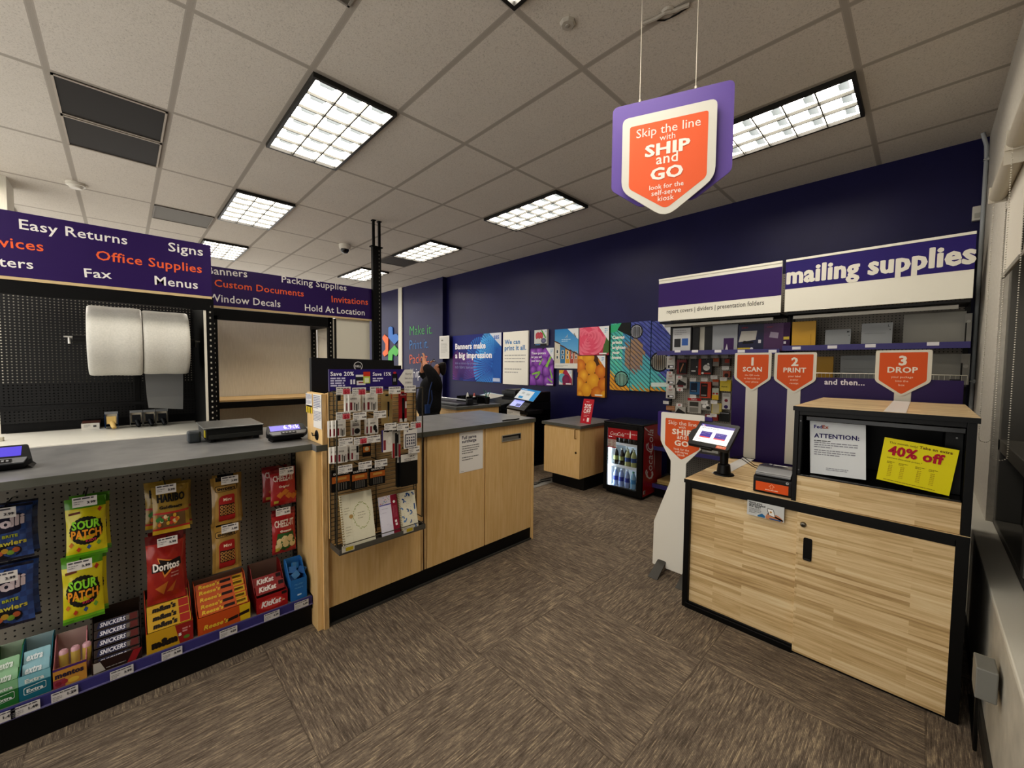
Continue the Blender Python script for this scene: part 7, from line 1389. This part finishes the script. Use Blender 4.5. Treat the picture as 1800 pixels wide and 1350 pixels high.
# shelf tickets on the rail
fr_ = sheetY(2.3995, 0, 0)
for x, y, s_, l in ((2, 1257, '1.49', 'at the left photo edge, under the green gum'), (47, 1240, '1.49', 'below the teal gum box'), (116, 1218, '1.29', 'below the mentos box'), (216, 1181, '3.99', 'below the Snickers box'), (304, 1149, '3.99', "below the M&M's box"), (403, 1110, '4.29', "below the Reese's box"), (479, 1082, '4.29', 'below the KitKat box'), (531, 1064, '3.49', 'below the small bright blue box')):
    a, c_ = fr_.px(x, y); b = MB(); b.fbox(fr_, a-.04, a+.034, .1385, .177, 0, .0012, '#c6c3c2', 's'); fq = Fr(fr_.p(0, 0, .0012), fr_.u, fr_.v); b.lines(fq, a-.036, a+.03, .174, .01, 1, .004, '#55535a', last=.95); b.lines(fq, a-.036, a-.008, .160, .007, 3, .0025, '#8d8b8c'); b.text(fq, s_, a+.004, .152, w=.024, c='#2f2f38', bold=.03); tag(b.build('shelf_ticket'), f'white shelf ticket on the purple rail {l}', 'price tag', 'shelf tickets on the purple rail')
# ================================================================ SCALE and displays on the snack counter
t = thing('shipping_scale', 'flat shipping scale with a steel platform on the snack counter', 'scale', (.5, 2.95, TZ))
s0 = OZ(362, 779, TZ); s1 = OZ(466, 776, TZ)
x0, x1, y0, y1 = s0.x, s1.x+.02, s0.y-.02, s0.y+.30
b = MB(); b.box(x0, x1, y0, y1, TZ+.018, TZ+.078, '#3a3b3a', 'kb'); b.box(x0+.01, x1, y0-.003, y0, TZ+.02, TZ+.045, '#4c4d4b', 'kb'); b.build('base', t, bevel=.006)
b = MB(); b.box(x0-.012, x1+.004, y0-.012, y1+.01, TZ+.08, TZ+.088, '#8a8c8c', 'k'); b.build('platform', t, bevel=.003)
for x in (x0+.03, x1-.03):
    for y in (y0+.03, y1-.03): b = MB(); b.lathe([(0, 0), (.016, 0), (.018, .018), (0, .018)], (x, y, TZ+.0005), '#0f0f10', 's', 12); b.build('foot', t)
b = MB(); b.box(x0-.004, x0-.0005, y0+.02, y0+.06, TZ+.03, TZ+.07, '#c9b83a', 's'); b.build('warning_label', t)
b = MB(); b.box(x0-.075, x0-.015, y0+.06, y0+.13, TZ+.001, TZ+.065, '#3c4145', 's'); tag(b.build('scanner_cradle', bevel=.01), 'small grey block beside the left end of the shipping scale', 'device')
def terminal(label, tl, tr, br, bl, Y0, txt):
    a, d_, e, h_ = OY(*tl, Y0+.05), OY(*tr, Y0+.05), OY(*br, Y0), OY(*bl, Y0)
    t = thing('scale_display', label, 'display', tuple(((e.x+h_.x)/2, Y0+.03, TZ)), 'scale displays on the snack counter')
    u = (e-h_); u.z = 0; u.y = 0; W = u.length; u.normalize(); v = (a-h_); v.x = 0; Hh = v.length; v.normalize(); g = Fr(h_, u, v); g.W, g.H = W, Hh
    b = MB(); b.prism(g, round_poly([(-.01, -.004), (W*.1, -.03), (W*.9, -.03), (W+.012, -.004), (W*.98, Hh), (.02*W, Hh)], .008), -.03, 0, '#16171a', 's'); b.prism(g, round_poly([(0, -.002), (W, -.002), (W*.93, -.028), (W*.08, -.028)], .004), 0, .008, '#77797c', 's'); b.fbox(g, W*.3, W*.7, -.024, -.008, .008, .011, '#17181a', 's')
    for k in range(4): b.fbox(g, W*(.33+.09*k), W*(.38+.09*k), -.022, -.014, .011, .014, '#8d8f92', 's')
    b.build('housing', t)
    b = MB(); b.rect(g, .06*W, .86*W, .18*Hh, .88*Hh, '#4a3fb4', .001, 'scr')
    if txt: b.text(g, txt, .42*W, .35*Hh, w=.42*W, h=.5*Hh, c='#cfc8f4', bold=.02, lay=.002, mat='scr')
    b.build('screen', t)
    b = MB(); m_ = g.p(W*.5, 0, -.03); b.mesh([(m_.x-.05, m_.y+.0, m_.z), (m_.x+.05, m_.y+.0, m_.z), (m_.x+.08, m_.y-.01, TZ+.001), (m_.x-.08, m_.y-.01, TZ+.001), (m_.x-.05, m_.y+.05, m_.z+.02), (m_.x+.05, m_.y+.05, m_.z+.02), (m_.x+.08, m_.y+.09, TZ+.001), (m_.x-.08, m_.y+.09, TZ+.001)], [(0, 1, 2, 3), (5, 4, 7, 6), (0, 3, 7, 4), (1, 5, 6, 2), (3, 2, 6, 7), (0, 4, 5, 1)], '#0e0e10', 's'); b.build('stand', t)
    return g
g = terminal('scale display with violet digits beside the plywood screen', (468, 749), (528, 747), (538, 760), (472, 762), 2.57, '6.9ck')
cg = OX(557, 765, .785)
b = MB(); p0 = g.p(g.W+.01, .0, -.01); b.tube([p0, (p0.x+.02, p0.y+.0, p0.z), (.76, cg.y-.01, cg.z+.002), (.781, cg.y, cg.z)], .003, '#101010', 's', 6); tag(b.build('display_cable'), 'short black cable from the scale display into the plywood screen', 'cable')
terminal('scale display with a violet screen cut by the left edge of the photo', (-40, 788), (50, 787), (49, 806), (-46, 813), 2.62, None)
q = OZ(1, 776, .9)
b = MB(); b.box(q.x-.1, q.x+.012, q.y, q.y+.05, .9005, .93, '#b9b3a2', 's'); tag(b.build('card_box', bevel=.002), 'pale box end at the left photo edge on the white worktop', 'box')
# ================================================================ PERSON behind the counter
def skin(name, joints, edges, mat, parent, sub=2, org=None):
    me = bpy.data.meshes.new(name); org = V(parent['_o']) if parent else V(org)
    me.from_pydata([tuple(V(j[0])-org) for j in joints], edges, []); me.materials.append(MATS[mat])
    o = bpy.data.objects.new(name, me); col.objects.link(o)
    md = o.modifiers.new('skin', 'SKIN'); md.use_smooth_shade = True; md.branch_smoothing = .3
    if not me.skin_vertices: pass
    for i, j in enumerate(joints):
        r = j[1]; r = r if isinstance(r, tuple) else (r, r); me.skin_vertices[0].data[i].radius = r; me.skin_vertices[0].data[i].use_root = (i == 0 or not any(e[1] == i for e in edges))
    s_ = o.modifiers.new('sub', 'SUBSURF'); s_.levels = sub; s_.render_levels = sub
    if parent: o.parent = parent; o['_o'] = tuple(org)
    return o
DP = 5.05
P0 = EYE+ray(757, 690)*DP; px0, py0 = P0.x, P0.y
Lx = V((-.716, .698, 0))                 # to the left of the picture: the way the person faces
Bk = V((.698, .716, 0))                  # away from the camera
def B(l, k, z): return V((px0, py0, 0))+Lx*l+Bk*k+V((0, 0, z))
def Q(x, y, k=0): return EYE+ray(x, y)*DP+Bk*k
t = thing('person', 'person in black behind the counter, head tilted back, holding up a phone', 'person', (px0, py0, 0))
J, E_ = [], []
def J_(p, r, par=None):
    J.append((p, r)); i = len(J)-1
    if par is not None: E_.append((par, i))
    return i
pel = J_(Q(755, 728), (.09, .10)); sp = J_(Q(755, 706), (.09, .10), pel); ch = J_(Q(758, 680), (.09, .11), sp); nk0 = J_(Q(766, 662), .065, ch); nk = J_(Q(768, 654), .052, nk0); hd = J_(Q(770, 645), .078, nk); hd2 = J_(Q(771.5, 638.5), .07, hd)
J_(Q(763, 641.5), .05, hd)
for s_ in (-1, 1):
    hp = J_(B(0, .09*s_, .80), .075, pel); kn = J_(B(.02, .10*s_, .48), .062, hp); an = J_(B(-.01, .10*s_, .09), .042, kn); ft = J_(B(.10, .11*s_, .04), .038, an); J_(B(.17, .11*s_, .03), .03, ft)
def arm(s_, sh, el, wr, hn):
    a = J_(Q(*sh), .055, ch); e_ = J_(Q(*el), .042, a); f1 = J_((Q(*el)+Q(*wr))/2, .037, e_); w = J_(Q(*wr), .026, f1); h_ = J_(Q(*hn), .031, w)
    hp_ = Q(*hn); d = (hp_-Q(*wr)).normalized()
    for k in range(4):
        o = Bk*(-.024+.016*k); k1 = hp_+o+d*.04; k2 = k1+d*(.03-.004*abs(k-1.5))+Lx*.006; k3 = k2+d*.016+Lx*.014
        a0_ = J_(hp_+o*.6, .0095); a1 = J_(k1, .009, a0_); a2 = J_(k2, .0085, a1); J_(k3, .0075, a2)
    t1 = hp_+Lx*.022-Bk*.02*s_+d*.004; t0 = J_(hp_, .011); tb = J_(t1, .0105, t0); J_(t1+Lx*.018+d*.03, .009, tb)
arm(-1, (768, 665, -.18), (757, 648, -.2), (749.5, 637, -.12), (748.5, 630.5, -.09))
arm(1, (754, 668, .17), (737, 657.5, .16), (741, 645, .08), (743, 637.5, .05))
body = skin('body', J, E_, 'skin', t)
def cloth(name, js, es, mat): return skin(name, js, es, mat, t)
js = [(Q(754, 737), (.165, .185)), (Q(753, 704), (.17, .185)), (Q(756, 686), (.155, .18)), (Q(761, 670), (.12, .165)), (Q(766, 660), (.075, .09)),
      (Q(768, 665, -.17), .085), (Q(764, 655, -.195), .072), (Q(757, 647.5, -.2), .06), (Q(753, 642, -.165), .048), (Q(754, 668, .17), .085), (Q(746, 662, .18), .07), (Q(737, 657.5, .16), .058), (Q(739, 651, .12), .047)]
cloth('shirt', js, [(0, 1), (1, 2), (2, 3), (3, 4), (3, 5), (5, 6), (6, 7), (7, 8), (3, 9), (9, 10), (10, 11), (11, 12)], 'blackcloth')
js = [(Q(754, 712), (.15, .17)), (Q(754, 726), (.155, .176)), (B(0, 0, .84), (.145, .175))]; es = [(0, 1), (1, 2)]
for s_ in (-1, 1):
    i = len(js); js += [(B(0, .09*s_, .76), .115), (B(.02, .10*s_, .48), .085), (B(-.01, .10*s_, .12), .07)]; es += [(2, i), (i, i+1), (i+1, i+2)]
cloth('trousers', js, es, 'blackcloth')
for s_ in (-1, 1):
    b = MB(); o = B(-.03, .10*s_, .001); b.prism(Fr(o, Lx, Bk), round_poly([(-.05, -.05), (.16, -.05), (.21, 0), (.16, .05), (-.05, .05)], .02), 0, .075, '#131316', 's'); b.build('shoe', t, bevel=.015)
hj = [(Q(773.5, 637.5), .074), (Q(776.5, 643), .068), (Q(778, 650), .052), (Q(779, 656), .036), (Q(779, 660), .016)]
skin('hair', hj, [(0, 1), (1, 2), (2, 3), (3, 4)], 'hair', t)
fd_ = (Lx*.75+V((0, 0, .66))).normalized(); up_ = (fd_.cross(Bk)); up_ = up_ if up_.z > 0 else -up_
fc = Q(766, 641)+fd_*.045
b = MB()
for s_ in (-1, 1):
    c_ = fc+Bk*.032*s_+up_*.022+fd_*.016; b.tube([c_+Bk*.02*math.cos(k*PI/6)+up_*.017*math.sin(k*PI/6) for k in range(12)], .002, '#15120f', 's', 5, True)
    b.tube([c_+Bk*.02*s_, c_+Bk*.045*s_-fd_*.09], .002, '#15120f', 's', 5)
b.build('glasses', t)
for s_ in (-1, 1):
    b = MB(); c_ = Q(771, 643)+Bk*.078*s_; b.lathe([(0, .012), (.014, .01), (.018, .002), (.012, -.004), (0, -.006)], c_, '#b9866c', 's', 12, tuple(Bk*s_)); b.build('ear', t, smooth=True)
    b = MB(); c_ = fc+Bk*.032*s_+up_*.022; b.lathe([(0, .010), (.006, .008), (.008, 0)], c_, '#e2dcd4', 's', 10, tuple(fd_)); b.lathe([(0, .0108), (.0035, .0095)], c_, '#2a1a12', 's', 8, tuple(fd_)); b.build('eye', t)
b = MB(); b.tube([fc+up_*.02, fc+fd_*.02, fc+fd_*.026-up_*.016, fc+fd_*.008-up_*.024], [.008, .011, .014, .010], '#bd8a70', 's', 10); b.build('nose', t, smooth=True)
b = MB(); b.tube([fc-up_*.045-Bk*.02, fc-up_*.045+fd_*.006, fc-up_*.045+Bk*.02], .006, '#8f4f44', 's', 8); b.build('mouth', t)
b = MB(); b.tube([Q(767, 664, -.2), Q(762, 684, -.235), Q(760, 702, -.235), Q(758, 712, -.23)], .008, '#1a2f58', 's', 8); b.tube([Q(765, 684, -.225), Q(766, 700, -.22), Q(762, 714, -.225)], .007, '#1a2f58', 's', 8)
q = Q(758, 712, -.23); b.box(q.x-.03, q.x+.03, q.y-.015, q.y+.015, q.z-.08, q.z+.03, '#1e3560', 's'); b.build('lanyard', t, bevel=.004)
ph = Q(745, 634, -.02)
b = MB(); b.prism(Fr(ph, Bk, (Lx*-.35+V((0, 0, 1))).normalized()), rrect(-.06, .065, -.02, .045, .008), -.004, .004, '#101013', 'g'); tag(b.build('phone'), 'dark phone held up in the hands of the person in black', 'phone')
# ================================================================ LIGHT
w = bpy.data.worlds.new('world'); S.world = w; w.use_nodes = True
w.node_tree.nodes['Background'].inputs[0].default_value = (1, .97, .92, 1); w.node_tree.nodes['Background'].inputs[1].default_value = 1.15
S.view_settings.view_transform = 'Standard'; S.view_settings.look = 'Medium High Contrast'; S.view_settings.exposure = 0.6
for o in list(bpy.data.objects):
    if '_o' in o.keys(): del o['_o']
